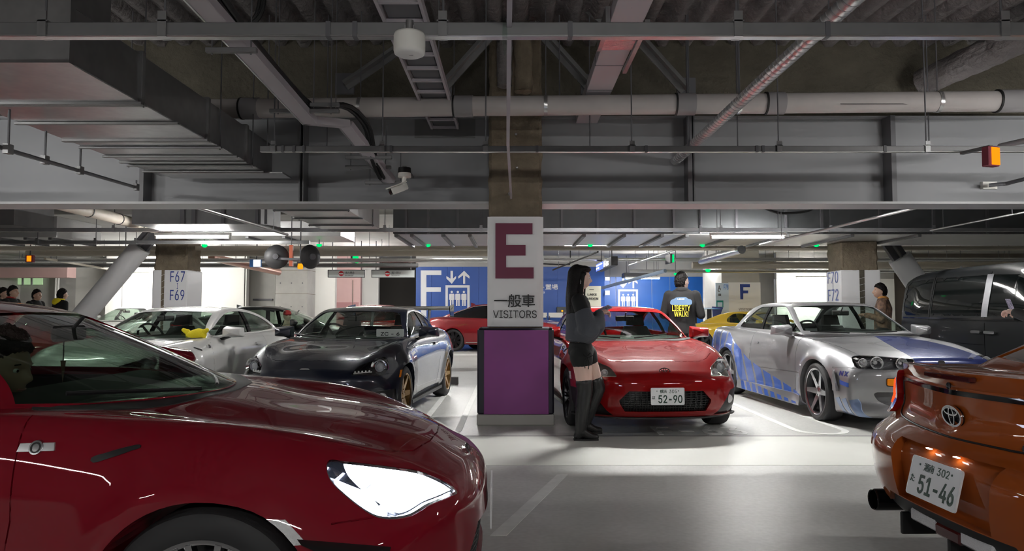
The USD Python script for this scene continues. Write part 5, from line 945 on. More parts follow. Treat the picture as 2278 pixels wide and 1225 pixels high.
def coupe(name, label, group, loc, yaw, paint, rim='rim_silver', rims='twin', front='early', rear=False, lit=False, plate=None, wing=None, detail=True, seam=True, turn=0, glass='car_glass', side_glass=None, rear_plate=None):
    root = thing(name, label, 'car', (*loc, 0), yaw, group)
    S = COUPE; P = shell_car(S); B = P['B']; B0 = B
    phi = math.radians(42); d = np.array([math.cos(phi), math.sin(phi), 0]); u = np.array([-math.sin(phi), math.cos(phi), 0]); zv = (0, 0, 1)
    lp = np.array(LAMP86); lpoly = smoothpoly(np.c_[lp @ u, lp[:, 2]], 5)
    tool = lambda off=0.0: prism(lpoly, u, zv, d, .9, 3.0, off)
    pocket = lambda off, depth: tool(off) - shift(B0, d, -depth)
    cuts = [both(pocket(0, .11))]
    if front == 'early':
        grille = [(-.365, .452), (.365, .452), (.455, .36), (.45, .33), (.40, .252), (-.40, .252), (-.45, .33), (-.455, .36)]
        fog = [(.80, .455), (.715, .44), (.565, .255), (.50, .205), (.90, .205), (.90, .455)]
    else:
        grille = [(-.42, .43), (.42, .43), (.36, .25), (-.36, .25)]; fog = [(.80, .42), (.66, .41), (.55, .29), (.58, .23), (.84, .23), (.84, .42)]
    gt = FRONT(grille, 1.2, 3); ft = FRONT(fog, 1.0, 3)
    cuts += [gt - shift(B0, (1, 0, 0), -.07), both(ft - shift(B0, (1, 0, 0), -.05))]
    if seam:
        sk = B0 - shift(B0, (0, 0, 1), -.008)
        hood = [(.78, .715), (1.1, .70), (1.4, .672), (1.62, .61), (1.76, .52), (1.86, .38), (1.905, .2), (1.915, 0)]
        hood = hood + [(x, -y) for x, y in hood[-2::-1]]
        cuts.append(sk ^ TOP(ribbon(hood, .006), .55, 1.1))
        for s in (1, -1):
            ss = B0 - shift(B0, (0, s, 0), -.008); rg = (.3, 1.3) if s > 0 else (-1.3, -.3)
            for ln in ([(.70, .90), (.71, .60), (.66, .30), (.60, .18)], [(-.60, .93), (-.64, .6), (-.60, .35), (-.50, .24)], [(.62, .245), (-.55, .245)], [(1.66, .575), (1.78, .578)]):
                cuts.append(ss ^ SIDE(ribbon(ln, .005), *rg))
            if rear: cuts.append(ss ^ SIDE(ribbon([(-1.62, .62), (-1.78, .66), (-1.90, .70)], .006), *rg))
    if rear:
        bk = B0 - shift(B0, (-1, 0, 0), -.018); xr = (-3, -1.4)
        lid = [(.60, .96), (.625, .83), (.60, .765), (.52, .742), (0, .735)]; lid = lid + [(-y, z) for y, z in lid[-2::-1]]
        rec = [(-.335, .66), (.335, .66), (.30, .405), (-.30, .405)]
        cuts.append(FRONT(rec, *xr) - shift(B0, (-1, 0, 0), -.045))
        dif = [(-.90, .44), (-.74, .455), (-.62, .42), (-.46, .345), (-.40, .40), (.40, .40), (.46, .345), (.62, .42), (.74, .455), (.90, .44), (.90, .1), (-.90, .1)]
        cuts.append(FRONT(dif, -3, -1.72))
    body = B
    for c in cuts: body = body - c
    obj('body', body, paint, root)
    glasshouse(S, P, root, paint, glass, side_glass=side_glass)
    # cowl and window line trims
    obj('cowl', (shift(B0, (0, 0, 1), .004) - shift(B0, (0, 0, 1), -.02)) ^ TOP(smoothpoly([(1.06, 0), (1.01, .35), (.88, .60), (.74, .69), (.66, .69), (.6, .5), (.6, -.5), (.66, -.69), (.74, -.69), (.88, -.60), (1.01, -.35)], 5), .7, 1.2), 'black_plastic', root)
    for s in (1, -1): obj('wiper', [tube([(1.0 - .02 * i - .1 * (i / 8)**2, -.02 + s * (.08 + .055 * i) - .1, .918 + .004 * i + .006) for i in range(9)], .008, 6)], 'black_plastic', root)
    # lamps
    for s in (1, -1):
        f_ = (lambda m: m) if s > 0 else mirror
        hl = xf('headlight', root, label='lit headlight shining bluish white' if lit else None)
        liner = (pocket(-.0005, .108) - pocket(-.006, .100)) ^ shift(B0, d, -.006); obj('lamp_housing', f_(liner), 'lamp_chrome' if lit else ('lamp_black' if front != 'early' else 'lamp_beige'), hl)
        c = np.array([1.705, .675, .645]); e = np.array([1, .12, 0]) / np.linalg.norm([1, .12, 0]); c1 = c * [1, s, 1]; e1 = e * [1, s, 1]
        T, _ = frame_to(c1, c1 + e1); ring = lathe([(.040, .0), (.058, .004), (.062, .02), (.05, .03), (.042, .02)], 32, 'z', closed=True); lensb = ball((0, 0, 0), .042, (1, 1, .6))
        if lit:
            obj('reflector', f_((shift(B0, d, -.022) - shift(B0, d, -.026)) ^ (tool(-.010) ^ prism(lpoly + [-.075, .0], u, zv, d, .9, 3.0))), 'headlight_glow', hl); obj('lamp_lens', f_((B0 ^ tool(-.001)) - shift(B0, d, -.004)), 'lens_glass', hl); continue
        obj('projector_ring', [move(ring, T), move(lathe([(.062, .012), (.090, .03), (.096, .022), (.062, -.02)], 32, 'z', closed=True), T)], 'lamp_chrome', hl)
        obj('projector_lens', [move(lensb, T)], 'lens_solid', hl)
        a = np.array([1.865, .61, .615]); b = np.array([1.95, .45, .607])
        if front != 'early':
            br = [cyl((a + (b - a) * t) * [1, s, 1], (a + (b - a) * t) * [1, s, 1] + e1 * .012, .009, 10) for t in np.linspace(0, 1, 6)]
            br += [tube(np.array([a + [-.02, .02, -.012], (a + b) / 2 + [0, 0, -.014], b + [.0, .02, -.012]]) * [1, s, 1], .006)]
            obj('light_strip', br, 'white_led', hl)
        else:
            obj('indicator_bulb', [ball((a + (b - a) * .3) * [1, s, 1], .022, (1, 1, .8)), lathe([(.01, 0), (.035, .02)], 20, 'x', (a + (b - a) * .3) * [1, s, 1] - [.02, 0, 0])], 'clear_lens', hl)
        obj('lamp_lens', f_(largest((B0 ^ tool(-.001)) - shift(B0, d, -.004))), 'lens_glass', hl)
    # grille and fog lamps
    gr = xf('grille', root)
    obj('grille_backing', (B0 ^ FRONT(grille, 1.2, 3, .004)) ^ (shift(B0, (1, 0, 0), -.055) - shift(B0, (1, 0, 0), -.075)), 'lamp_black', gr)
    lay = shift(B0, (1, 0, 0), -.028) - shift(B0, (1, 0, 0), -.040)
    hx = []
    nr, nc = (9, 34) if detail else (5, 16)
    for i in range(nr):
        z = .262 + (.18) * i / (nr - 1); hx.append(FRONT([(-.5, z), (.5, z), (.5, z + .005), (-.5, z + .005)], 1.5, 2.4))
    for j in range(nc):
        y = -.45 + .9 * j / (nc - 1); hx.append(FRONT([(y, .25), (y + .004, .25), (y + .004 + (.012 if j % 2 else -.012), .46), (y + (.012 if j % 2 else -.012), .46)], 1.5, 2.4))
    obj('grille_mesh', (m3.Manifold.batch_boolean(hx, m3.OpType.Add) ^ lay) ^ gt, 'mesh_black', gr)
    for s in (1, -1):
        f_ = (lambda m: m) if s > 0 else mirror
        fg = xf('fog_lamp', root); obj('bezel', f_((shift(B0, (1, 0, 0), -.030) - shift(B0, (1, 0, 0), -.052)) ^ FRONT(fog, 1.0, 3, .003)), 'black_plastic', fg)
        cx = 1.84 if front == 'early' else 1.83; c = (cx, s * (.70 if front == 'early' else .735), .345)
        obj('fog_light', [lathe([(0, .045), (.030, .042), (.046, .03), (.048, 0), (0, 0)], 28, 'x', c)], 'clear_lens', fg)
        if front == 'early': obj('position_light', [hullpts([(1.74, s * .80, .455), (1.79, s * .755, .445), (1.76, s * .80, .405), (1.80, s * .762, .405), (1.73, s * .80, .43)])], 'clear_lens', fg)
    lipx = [(1.25, .80), (1.5, .845), (1.62, .86), (1.72, .80), (1.90, .60), (2.02, .40), (2.06, 0)]; lipx += [(x, -y) for x, y in lipx[-2::-1]]
    lip = TOP([np.array(lipx)], .172, .188); obj('front_splitter', lip, 'black_plastic', root)
    for s in (1, -1):
        obj('side_skirt', hullpts([(x, s * y, z) for x, y, z in ((.86, .83, .20), (.86, .83, .16), (-.86, .85, .20), (-.86, .85, .16), (.86, .70, .17), (-.86, .7, .17))]), 'black_plastic', root)
    if front == 'early' or lit: oval_emblem(root, (2.082 - .03, 0, .637), 0, 34)
    else: obj('emblem', facing(plate_mesh(.11, .055, .027, .006), (2.055, 0, .625), 0, 30), 'chrome', root)
    if plate: number_plate(root, (2.14, 0, .44 if lit else .405), 0, *plate)
    if lit or detail:
        for s in (1, -1):
            ss = shift(B0, (0, s, 0), .003) - shift(B0, (0, s, 0), -.01); rg = (.3, 1.3) if s > 0 else (-1.3, -.3)
            mk = [(1.455, .600), (1.53, .600), (1.60, .527), (1.52, .527)]
            obj('side_marker', largest(ss ^ SIDE(mk, *rg)), 'clear_lens' if front == 'early' or lit else 'amber_lens', root)
            obj('fender_vent', (shift(B0, (0, s, 0), .004) - shift(B0, (0, s, 0), -.01)) ^ SIDE(smoothpoly([(.935, .775), (.99, .782), (1.05, .802), (1.075, .815), (1.04, .814), (.98, .798)], 4), *rg), 'black_plastic', root)
            eb = xf('fender_emblem', root)
            obj('badge_bar', (shift(B0, (0, s, 0), .006) - shift(B0, (0, s, 0), -.01)) ^ SIDE([(.705, .80), (.818, .803), (.813, .826), (.710, .824)], *rg), 'badge_silver', eb)
            obj('badge_disc', (shift(B0, (0, s, 0), .010) - shift(B0, (0, s, 0), -.01)) ^ SIDE([(.762 + .0205 * math.cos(t), .813 + .0205 * math.sin(t)) for t in np.linspace(0, 2 * math.pi, 24, endpoint=False)], *rg), 'rim_silver', eb); obj('badge_ring', (shift(B0, (0, s, 0), .012) - shift(B0, (0, s, 0), -.0)) ^ SIDE([np.array([(.762 + r_ * math.cos(t), .813 + r_ * math.sin(t)) for t in np.linspace(0, 2 * math.pi, 24, endpoint=False)]) for r_ in (.0155, .0115)], *rg), 'mesh_black', eb)
            obj('door_handle', (shift(B0, (0, s, 0), .022) - shift(B0, (0, s, 0), -.0)) ^ SIDE(rrect2((-.42, .80), .19, .035, .015), *rg), paint, root)
    for s in (1, -1): door_mirror(S, root, s, paint)
    obj('antenna', hullpts([(-.95, 0, 1.26), (-.78, 0, 1.262), (-.95, .025, 1.20), (-.95, -.025, 1.20), (-.74, 0, 1.24), (-.93, 0, 1.285)]), paint, root)
    interior(S, root)
    for ax in S['axles']:
        for s in (1, -1): make_wheel(root, (ax, s * .755, S['wheel_z']), s, .3125, .215, .222, 10 if rims == 'twin' else 6, rims, rim, turn=turn if ax > 0 else 0)
    # rear end
    tl = [(.855, .905), (.80, .945), (.66, .925), (.635, .86), (.66, .79), (.72, .735), (.79, .745), (.85, .80)]
    phr = math.radians(12); dr = np.array([-math.cos(phr), math.sin(phr), 0]); ur = np.array([math.sin(phr), math.cos(phr), 0])
    tp = np.array([(-1.76, .835, .90), (-1.79, .77, .938), (-1.84, .655, .93), (-1.85, .63, .86), (-1.845, .64, .78), (-1.83, .68, .722), (-1.80, .77, .725), (-1.77, .835, .80)])
    tpoly = smoothpoly(np.c_[tp @ ur, tp[:, 2]], 4); tt = prism(tpoly, ur, zv, dr, .9, 3.2)
    for s in (1, -1):
        f_ = (lambda m: m) if s > 0 else mirror
        t_ = xf('tail_lamp', root); obj('tail_lens', f_(largest((shift(B0, dr, .034 if rear else .006) ^ tt) - shift(B0, dr, -.01))), 'red_lens', t_)
        if rear:
            gl = [(-1.80, .735, .895), (-1.86, .69, .875), (-1.855, .69, .80), (-1.82, .73, .762), (-1.80, .75, .772), (-1.835, .715, .805), (-1.84, .715, .865), (-1.785, .755, .88)]; gl = np.array(gl)
            obj('tail_light_bar', f_((shift(B0, dr, .038) ^ prism(np.c_[gl @ ur, gl[:, 2]], ur, zv, dr, .9, 3.2)) - shift(B0, dr, .02)), 'tail_glow', t_)
    if rear:
        back = lambda poly, out, dep: (shift(B0, (-1, 0, 0), out) - shift(B0, (-1, 0, 0), -dep)) ^ FRONT(poly, -3, -1.3)
        obj('boot_strip', back([(-.66, .905), (.66, .905), (.66, .885), (-.66, .885)], .006, .01), 'gloss_black', root)
        sp = [(-1.80, .64, .975), (-1.80, -.64, .975), (-2.10, .62, 1.0), (-2.10, -.62, 1.0)]
        xsS = np.linspace(-.63, .63, 25); top = []
        V, F = [], []
        for y in xsS:
            c = 1 - (abs(y) / .63)**3; xr_ = -2.03 + .175 * (abs(y) / .63)**1.5
            for (x, z) in ((xr_ + .30, .966), (xr_ + .14, .972), (xr_ + .02, .985), (xr_, .98), (xr_ + .006, .93), (xr_ + .03, .905), (xr_ + .30, .90)): V.append((x, y, z - .012 * (1 - c)))
        V = np.array(V); n = 7
        for i in range(24):
            for j in range(n):
                a, b, c, d2 = i * n + j, i * n + (j + 1) % n, (i + 1) * n + (j + 1) % n, (i + 1) * n + j; F += [[a, b, c], [a, c, d2]]
        for j in range(1, n - 1): F += [[0, j + 1, j], [24 * n, 24 * n + j, 24 * n + j + 1]]
        spm = trimesh.Trimesh(V, F, process=False); spm.fix_normals(); obj('boot_spoiler', [spm], paint, root, smooth=40)
        obj('high_brake_light', [box((-2.026, .0, .958), (.03, .30, .022), .004)], 'red_lens_dark', root)
        obj('boot_lock', [lathe([(0, .006), (.012, .005), (.014, 0)], 16, 'x', (-2.030, 0, .922))], 'black_plastic', root)
        rv = P['V'][P['V'][:, 0] < -1.55]; rx = LinearNDInterpolator(rv[:, 1:], rv[:, 0]); sp_ = [(y, z) for y, z in smoothpoly([(.615, .90), (.62, .80), (.60, .735), (.50, .718), (0, .712), (-.50, .718), (-.60, .735), (-.62, .80), (-.615, .90), (0, 5)], 6)[:49]]
        obj('boot_seam', [tube(np.array([(float(rx(y, z)) - .001, y, z) for y, z in sp_ if z < .92 and np.isfinite(rx(y, z))]), .0045, 6)], 'mesh_black', root)
        oe = xf('boot_emblem', root); oval_emblem(oe, (-2.012, 0, .80), 180, -8, .125, .088, .010)
        obj('emblem_disc', facing(fit(plate_mesh(.12, .083, .0414, .004)), (-2.006, 0, .80), 180, -8), 'gloss_black', oe)
        q_ = facing(fit(lat('GR86', .03, 1.0, True), w=.15, h=.034), (-1.4, -.40, .735), 180); q_ = m3.Manifold(m3.Mesh(np.asarray(q_.vertices, np.float32), np.asarray(q_.faces, np.uint32)))
        obj('model_badge', (shift(B0, (-1, 0, 0), .006) - shift(B0, (-1, 0, 0), -.002)) ^ q_, 'chrome', root)
        obj('bumper_reflector', back([(.66, .60), (.70, .60), (.70, .565), (.66, .565)], .003, .01), 'pink_tag', root)
        obj('diffuser', (B0 ^ FRONT([np.array(dif)], -3, -1.72)) ^ shift(B0, (-1, 0, 0), -.022), 'black_plastic', root)
        for y in (-.34, 0, .34): obj('diffuser_fin', [box((-1.93, y, .27), (.24, .018, .10), .005)], 'black_plastic', root)
        rl = xf('rear_fog_lamp', root)
        [obj('reverse_light', [box((-2.035, s * .17, .335), (.03, .19, .055), .008)], 'clear_lens', rl) for s in (1, -1)]
        obj('fog_reflector', [box((-2.04, 0, .325), (.03, .16, .05), .008)], 'red_lens_dark', rl)
        for s in (1, -1):
            T, _ = frame_to(np.array([-2.03, s * .62, .30]), np.array([-1.8, s * .62, .30]))
            obj('exhaust_pipe', [move(lathe([(.052, .22), (.052, .01), (.048, 0), (.043, .004), (.040, .22)], 32), T), move(lathe([(0, .18), (.041, .18)], 24), T)], 'gloss_black', root)
        if rear_plate:
            number_plate(root, (-2.098, 0, .53), 180, *rear_plate, tilt=14)
            [obj('plate_light', [box((-2.062, s * .09, .650), (.012, .03, .004), .001)], 'plate_lamp', root) for s in (1, -1)]
    if wing:
        w = xf('rear_wing', root)
        for s in (1, -1):
            obj('wing_endplate', hullpts([(-1.75, s * .80, 1.30), (-2.12, s * .80, 1.33), (-2.12, s * .80, 1.14), (-1.80, s * .80, 1.16), (-1.75, s * .79, 1.30), (-2.12, s * .79, 1.33), (-2.12, s * .79, 1.14), (-1.80, s * .79, 1.16)]), wing, w)
            obj('wing_stand', hullpts([(x, s * .45 + dy, z) for x, z in ((-1.75, .95), (-1.90, .95), (-1.85, 1.24), (-2.0, 1.24)) for dy in (-.006, .006)]), 'black_plastic', w)
        obj('wing_blade', [cat_([hullpts([(-1.80, s, 1.245), (-1.86, s, 1.262), (-2.10, s, 1.30), (-2.10, s, 1.29), (-1.86, s, 1.235)][:] + [(-1.80, s + .8, 1.245), (-1.86, s + .8, 1.262), (-2.10, s + .8, 1.30), (-2.10, s + .8, 1.29), (-1.86, s + .8, 1.235)]) for s in (-.8, 0)])], wing, w)
    return root

def rrect2(c, w, h, r): return [(c[0] + x, c[1] + y) for x, y in rrect(w, h, r)]

# ---------------------------------------------------------------- the other cars
def consts(**kw): return {k: {-3.0: v, 3.0: v} for k, v in kw.items()}

SKY = dict(nose=2.24, tail=-2.36, n=72, axles=(1.3325, -1.3325), arch=.362, wheel_z=.325, well=.55, flare=.03,
    zc={2.24: .74, 2.12: .765, 1.8: .82, 1.33: .875, 1.0: .925, .8: .945, -1.5: .95, -1.8: .99, -2.1: 1.0, -2.36: .98},
    va={2.24: 0, 1.0: .0, .8: 0, -2.36: 0},
    ys={2.24: .66, 2.0: .71, 1.6: .735, 1.33: .745, .8: .765, 0: .77, -1.0: .765, -1.8: .745, -2.36: .70},
    zs={2.24: .71, 2.0: .755, 1.6: .825, 1.33: .862, .9: .895, .5: .92, 0: .93, -.9: .945, -1.33: .96, -2.0: .97, -2.36: .945},
    ym={2.24: .85, 1.8: .875, 1.33: .89, .8: .862, 0: .862, -.7: .866, -1.33: .89, -2.0: .87, -2.36: .82},
    zm={2.24: .50, 1.6: .60, 1.33: .64, .6: .64, 0: .64, -1.33: .66, -2.36: .60},
    yl={2.24: .84, 1.33: .882, .6: .855, 0: .85, -1.33: .88, -2.36: .80}, zl={2.24: .27, 1.33: .34, 0: .30, -1.33: .34, -2.36: .36},
    yb={2.24: .82, 1.33: .85, .6: .86, 0: .86, -1.33: .84, -2.36: .76}, zb={2.24: .14, 1.33: .14, 0: .13, -1.5: .15, -2.36: .20},
    front_profile={.1: .02, .2: .015, .3: -.03, .45: -.015, .58: -.02, .66: -.055, .72: -.07, .85: -.09, 1.2: -.09}, rear_profile={.2: -.05, .4: 0, .62: -.02, .9: -.03, 1.0: 0, 1.2: 0},
    bend=(.26, 3.0, .14, 3.0), bend_from=(1.0, -1.1), cabin=(-1.5, .62, .67, .36), cab_x=.0,
    gh=dict(zbase=.935, tumble=.44, crown=.026, roof={.92: .955, .75: 1.0, .45: 1.145, .22: 1.262, .08: 1.315, -.15: 1.348, -.5: 1.358, -.85: 1.345, -1.08: 1.30, -1.4: 1.15, -1.66: 1.0, -1.74: .955},
        base={.92: .72, .6: .74, 0: .745, -1.0: .735, -1.4: .70, -1.74: .655}, bend=(.17, 2.4, -.2), rbend=(.06, 2, -1.2), smooth_side=False,
        side=[(.64, .965), (.60, .985), (.08, 1.245), (.0, 1.278), (-.08, 1.288), (-.72, 1.285), (-.80, 1.275), (-.90, 1.24), (-1.24, 1.03), (-1.27, 1.0), (-1.24, .985)],
        pillar=[[(-.40, .9), (-.47, .9), (-.52, 1.31), (-.45, 1.31)], [(.42, .9), (.45, .9), (.45, 1.2), (.42, 1.2)]],
        screen=[(-.665, .985), (0, .962), (.665, .985), (.545, 1.27), (.42, 1.292), (0, 1.30), (-.42, 1.292), (-.545, 1.27)], screen_x=.02,
        rear=[(-.56, 1.04), (0, 1.025), (.56, 1.04), (.50, 1.25), (.42, 1.275), (0, 1.285), (-.42, 1.275), (-.50, 1.25)], rear_x=-.95, mirror=(.28, 1.20)),
    mirror=(.55, .89, .985))

def skyline(loc, yaw):
    root = thing('silver_coupe', 'silver coupe with blue slanted stripes on its side and a blue bonnet stripe', 'car', (*loc, 0), yaw)
    S = SKY; P = shell_car(S); B0 = P['B']; ex = (1, 0, 0)
    phi = math.radians(20); d = np.array([math.cos(phi), math.sin(phi), 0]); u = np.array([-math.sin(phi), math.cos(phi), 0]); zv = (0, 0, 1)
    L = np.array([(2.14, .27, .735), (2.10, .50, .752), (2.02, .70, .762), (1.95, .775, .745), (1.93, .785, .70), (1.96, .775, .645), (2.02, .72, .625), (2.12, .50, .628), (2.16, .29, .645), (2.165, .265, .66)])
    lpoly = smoothpoly(np.c_[L @ u, L[:, 2]], 4); tool = lambda off=0.0: prism(lpoly, u, zv, d, 1.2, 3, off); pocket = lambda off, dep: tool(off) - shift(B0, d, -dep)
    intake = smoothpoly([(.20, .40), (.50, .405), (.635, .40), (.66, .375), (.62, .31), (.52, .265), (.30, .245), (.20, .25)], 4)
    ind = [(y, z) for y, z in rrect2((.47, .505), .185, .088, .02)]
    grille = [(-.24, .735), (.24, .735), (.22, .66), (-.22, .66)]
    mid = [(-.55, .60), (.55, .60)]
    cuts = [both(pocket(0, .09)), both(FRONT(intake, 1.3, 3) - shift(B0, ex, -.10)), both(FRONT(ind, 1.3, 3) - shift(B0, ex, -.012)), FRONT([(-.19, .405), (.19, .405), (.19, .245), (-.19, .245)], 1.3, 3) - shift(B0, ex, -.12)]
    sk = B0 - shift(B0, (0, 0, 1), -.008)
    hood = [(.95, .735), (1.4, .715), (1.9, .67), (2.12, .62), (2.20, .30), (2.215, 0)]; hood += [(x, -y) for x, y in hood[-2::-1]]
    cuts.append(sk ^ TOP(ribbon(hood, .008), .6, 1.1))
    for s in (1, -1):
        ss = B0 - shift(B0, (0, s, 0), -.010); rg = (.3, 1.3) if s > 0 else (-1.3, -.3)
        for ln in ([(.80, .92), (.80, .30), (.74, .24)], [(-.52, .96), (-.55, .5), (-.48, .30)], [(.95, .245), (-.9, .245)], [(.96, .50), (-.95, .46)], [(1.66, .62), (1.98, .635), (2.1, .62)]):
            cuts.append(ss ^ SIDE(ribbon(ln, .007), *rg))
    body = B0
    for c in cuts: body = body - c
    obj('body', body, 'silver_paint', root); glasshouse(S, P, root, 'silver_paint', 'clear_glass')
    # stripes (paint of their own colour)
    side_band = Polygon([(-2.2, .93), (-1.75, .93), (-1.35, .90), (-1.0, .74), (-.6, .56), (-.1, .44), (.5, .33), (.95, .25), (.95, .15), (-.95, .15), (-1.0, .42), (-1.15, .62), (-1.5, .66), (-1.8, .55), (-2.2, .62)]).buffer(0)
    gaps = None; slashes = []
    for i in range(13):
        x = -2.25 + .27 * i; slashes.append(Polygon([(x, .97), (x + .205, .97), (x + .205 + .36, .12), (x + .36, .12)]))
    for s in (1, -1):
        ss = (shift(B0, (0, s, 0), .0018) - shift(B0, (0, s, 0), -.004)); rg = (.3, 1.3) if s > 0 else (-1.3, -.3)
        for g in slashes:
            q = side_band.intersection(g)
            for p in getattr(q, 'geoms', [q]):
                if p.area > .002: obj('stripe', ss ^ SIDE(np.array(p.exterior.coords[:-1]), *rg), 'stripe_blue', root)
        for x in (1.72, 1.83, 1.94):
            obj('stripe', (shift(B0, (.5, s * .86, 0), .003) - shift(B0, (.5, s * .86, 0), -.004)) ^ SIDE([(x, .30), (x + .07, .32), (x + .15, .14), (x + .08, .14)], *rg), 'stripe_fade', root)
    obj('bonnet_stripe', (shift(B0, (0, 0, 1), .0015) - shift(B0, (0, 0, 1), -.003)) ^ TOP([np.array([(.93, .04), (1.3, -.06), (1.75, -.20), (2.3, -.28), (2.3, .60), (1.6, .55), (.93, .46)])], .6, 1.1), 'stripe_blue_dark', root)
    for s in (1, -1):
        f_ = (lambda m: m) if s > 0 else mirror; hl = xf('headlight', root)
        obj('lamp_housing', f_((pocket(-.0005, .088) - pocket(-.006, .07)) ^ shift(B0, d, -.004)), 'lamp_dark_grey', hl)
        for (x, y, z, r) in ((2.07, .365, .69, .060), (2.00, .585, .69, .066), (1.955, .71, .692, .045)):
            c = np.array([x, y * s, z]); n_ = np.array([1, .12 * s, 0]); T, _ = frame_to(c, c + n_)
            obj('lamp_bowl', [move(lathe([(0, -.03), (r * .5, -.02), (r, .045), (r - .005, .046), (r * .45, -.012), (0, -.02)], 28), T), move(ball((0, 0, .0), r * .35), T)] + [move(bar((r * .2 * math.cos(a), r * .2 * math.sin(a), -.016), (r * .9 * math.cos(a), r * .9 * math.sin(a), .036), .008, .008), T) for a in np.linspace(0, 6.28, 9)[:-1]], 'lamp_bowl', hl)
        obj('lamp_lens', f_(largest((B0 ^ tool(-.001)) - shift(B0, d, -.004))), 'lens_glass', hl)
        obj('indicator', f_((shift(B0, ex, .006) ^ FRONT(rrect2((.47, .505), .165, .070, .015), 1.3, 3)) - shift(B0, ex, -.01)), 'amber_lens', root)
        obj('intake_back', f_((shift(B0, ex, -.085) - shift(B0, ex, -.10)) ^ FRONT(intake, 1.3, 3, .004)), 'intake_grey', root)
        obj('door_handle', ((shift(B0, (0, s, 0), .014)) - B0) ^ SIDE(rrect2((-.36, .80), .15, .03, .012), *((.3, 1.3) if s > 0 else (-1.3, -.3))), 'silver_paint', root)
        obj('side_skirt', hullpts([(x, s * y, z) for x, y, z in ((.97, .90, .235), (.97, .915, .12), (.80, .90, .25), (-.92, .895, .25), (-.95, .90, .13), (.9, .7, .12), (-.9, .7, .12), (.9, .7, .25), (-.9, .7, .25))]), 'skirt_silver', root)
        for k in range(9):
            x = .72 - .19 * k; obj('stripe', hullpts([(a, s * y, z) for a, y, z in ((x, .897, .245), (x + .11, .897, .245), (x + .19, .914, .135), (x + .08, .914, .135), (x, .88, .245), (x + .11, .88, .245), (x + .19, .88, .135), (x + .08, .88, .135))]), 'stripe_blue', root)
        obj('bumper_corner_fin', hullpts([(x, s * y, z) for x, y, z in ((1.715, .895, .60), (1.77, .905, .58), (1.80, .905, .38), (1.72, .90, .38), (1.73, .87, .60), (1.80, .87, .38))]), 'silver_paint', root)
        door_mirror(S, root, s, 'silver_paint', 'silver_paint')
    st = [(fit(lat('NX', .06, .002, True), w=.15, h=.055), (1.90, -.876, .562)), (plate_mesh(.14, .045, .004, .002), (1.915, -.874, .475)), (fit(lat('o', .04, .002, True), h=.05), (1.99, -.866, .468))]
    for s in (1, -1):
        ss = (shift(B0, (.25, s * .97, 0), .0025) - shift(B0, (.25, s * .97, 0), -.004)); rg = (.3, 1.3) if s > 0 else (-1.3, -.3)
        nn = []
        for j, ch in enumerate(('N', 'X')):
            o = 1.80 + .075 * j
            P_ = {'N': [(0, 0), (.016, 0), (.016, .03), (.042, 0), (.058, 0), (.058, .05), (.042, .05), (.042, .02), (.016, .05), (0, .05)], 'X': [(0, 0), (.018, 0), (.03, .016), (.042, 0), (.06, 0), (.039, .025), (.06, .05), (.042, .05), (.03, .034), (.018, .05), (0, .05), (.021, .025)]}[ch]
            nn.append(SIDE([np.array([(o + (x if s < 0 else x), .545 + z) for x, z in P_])], *rg))
        lg = m3.Manifold.batch_boolean(nn, m3.OpType.Add)
        obj('sticker', ss ^ lg, 'stripe_blue_dark', root)
        obj('sticker', ss ^ SIDE([(1.815, .455), (1.95, .435), (1.95, .478), (1.815, .50)], *rg), 'stripe_blue', root)
    oval = obj('emblem', facing(plate_mesh(.07, .05, .02, .006), (2.19, 0, .70), 0, 20), 'chrome', root)
    obj('cowl', (shift(B0, (0, 0, 1), .004) - shift(B0, (0, 0, 1), -.02)) ^ TOP(smoothpoly([(.98, 0), (.95, .4), (.86, .66), (.76, .72), (.5, .7), (.5, -.7), (.76, -.72), (.86, -.66), (.95, -.4)], 4), .7, 1.2), 'black_plastic', root)
    for s in (1, -1): obj('wiper', [tube([(.93 - .01 * i, -.05 + s * (.1 + .055 * i) - .1, .965 + .002 * i) for i in range(9)], .008, 6)], 'black_plastic', root)
    interior(S, root)
    for ax in S['axles']:
        for s in (1, -1): make_wheel(root, (ax, s * .78, S['wheel_z']), s, .325, .225, .252, 6, 'six', 'rim_silver', turn=-4 if ax > 0 else 0)
    for s in (1, -1): obj('tail_lamp', [lathe([(0, .01), (.06, .008), (.068, 0), (0, 0)], 24, 'x', (-2.36, s * y, .80)) for y in (.40,)], 'red_lens', root)
    return root


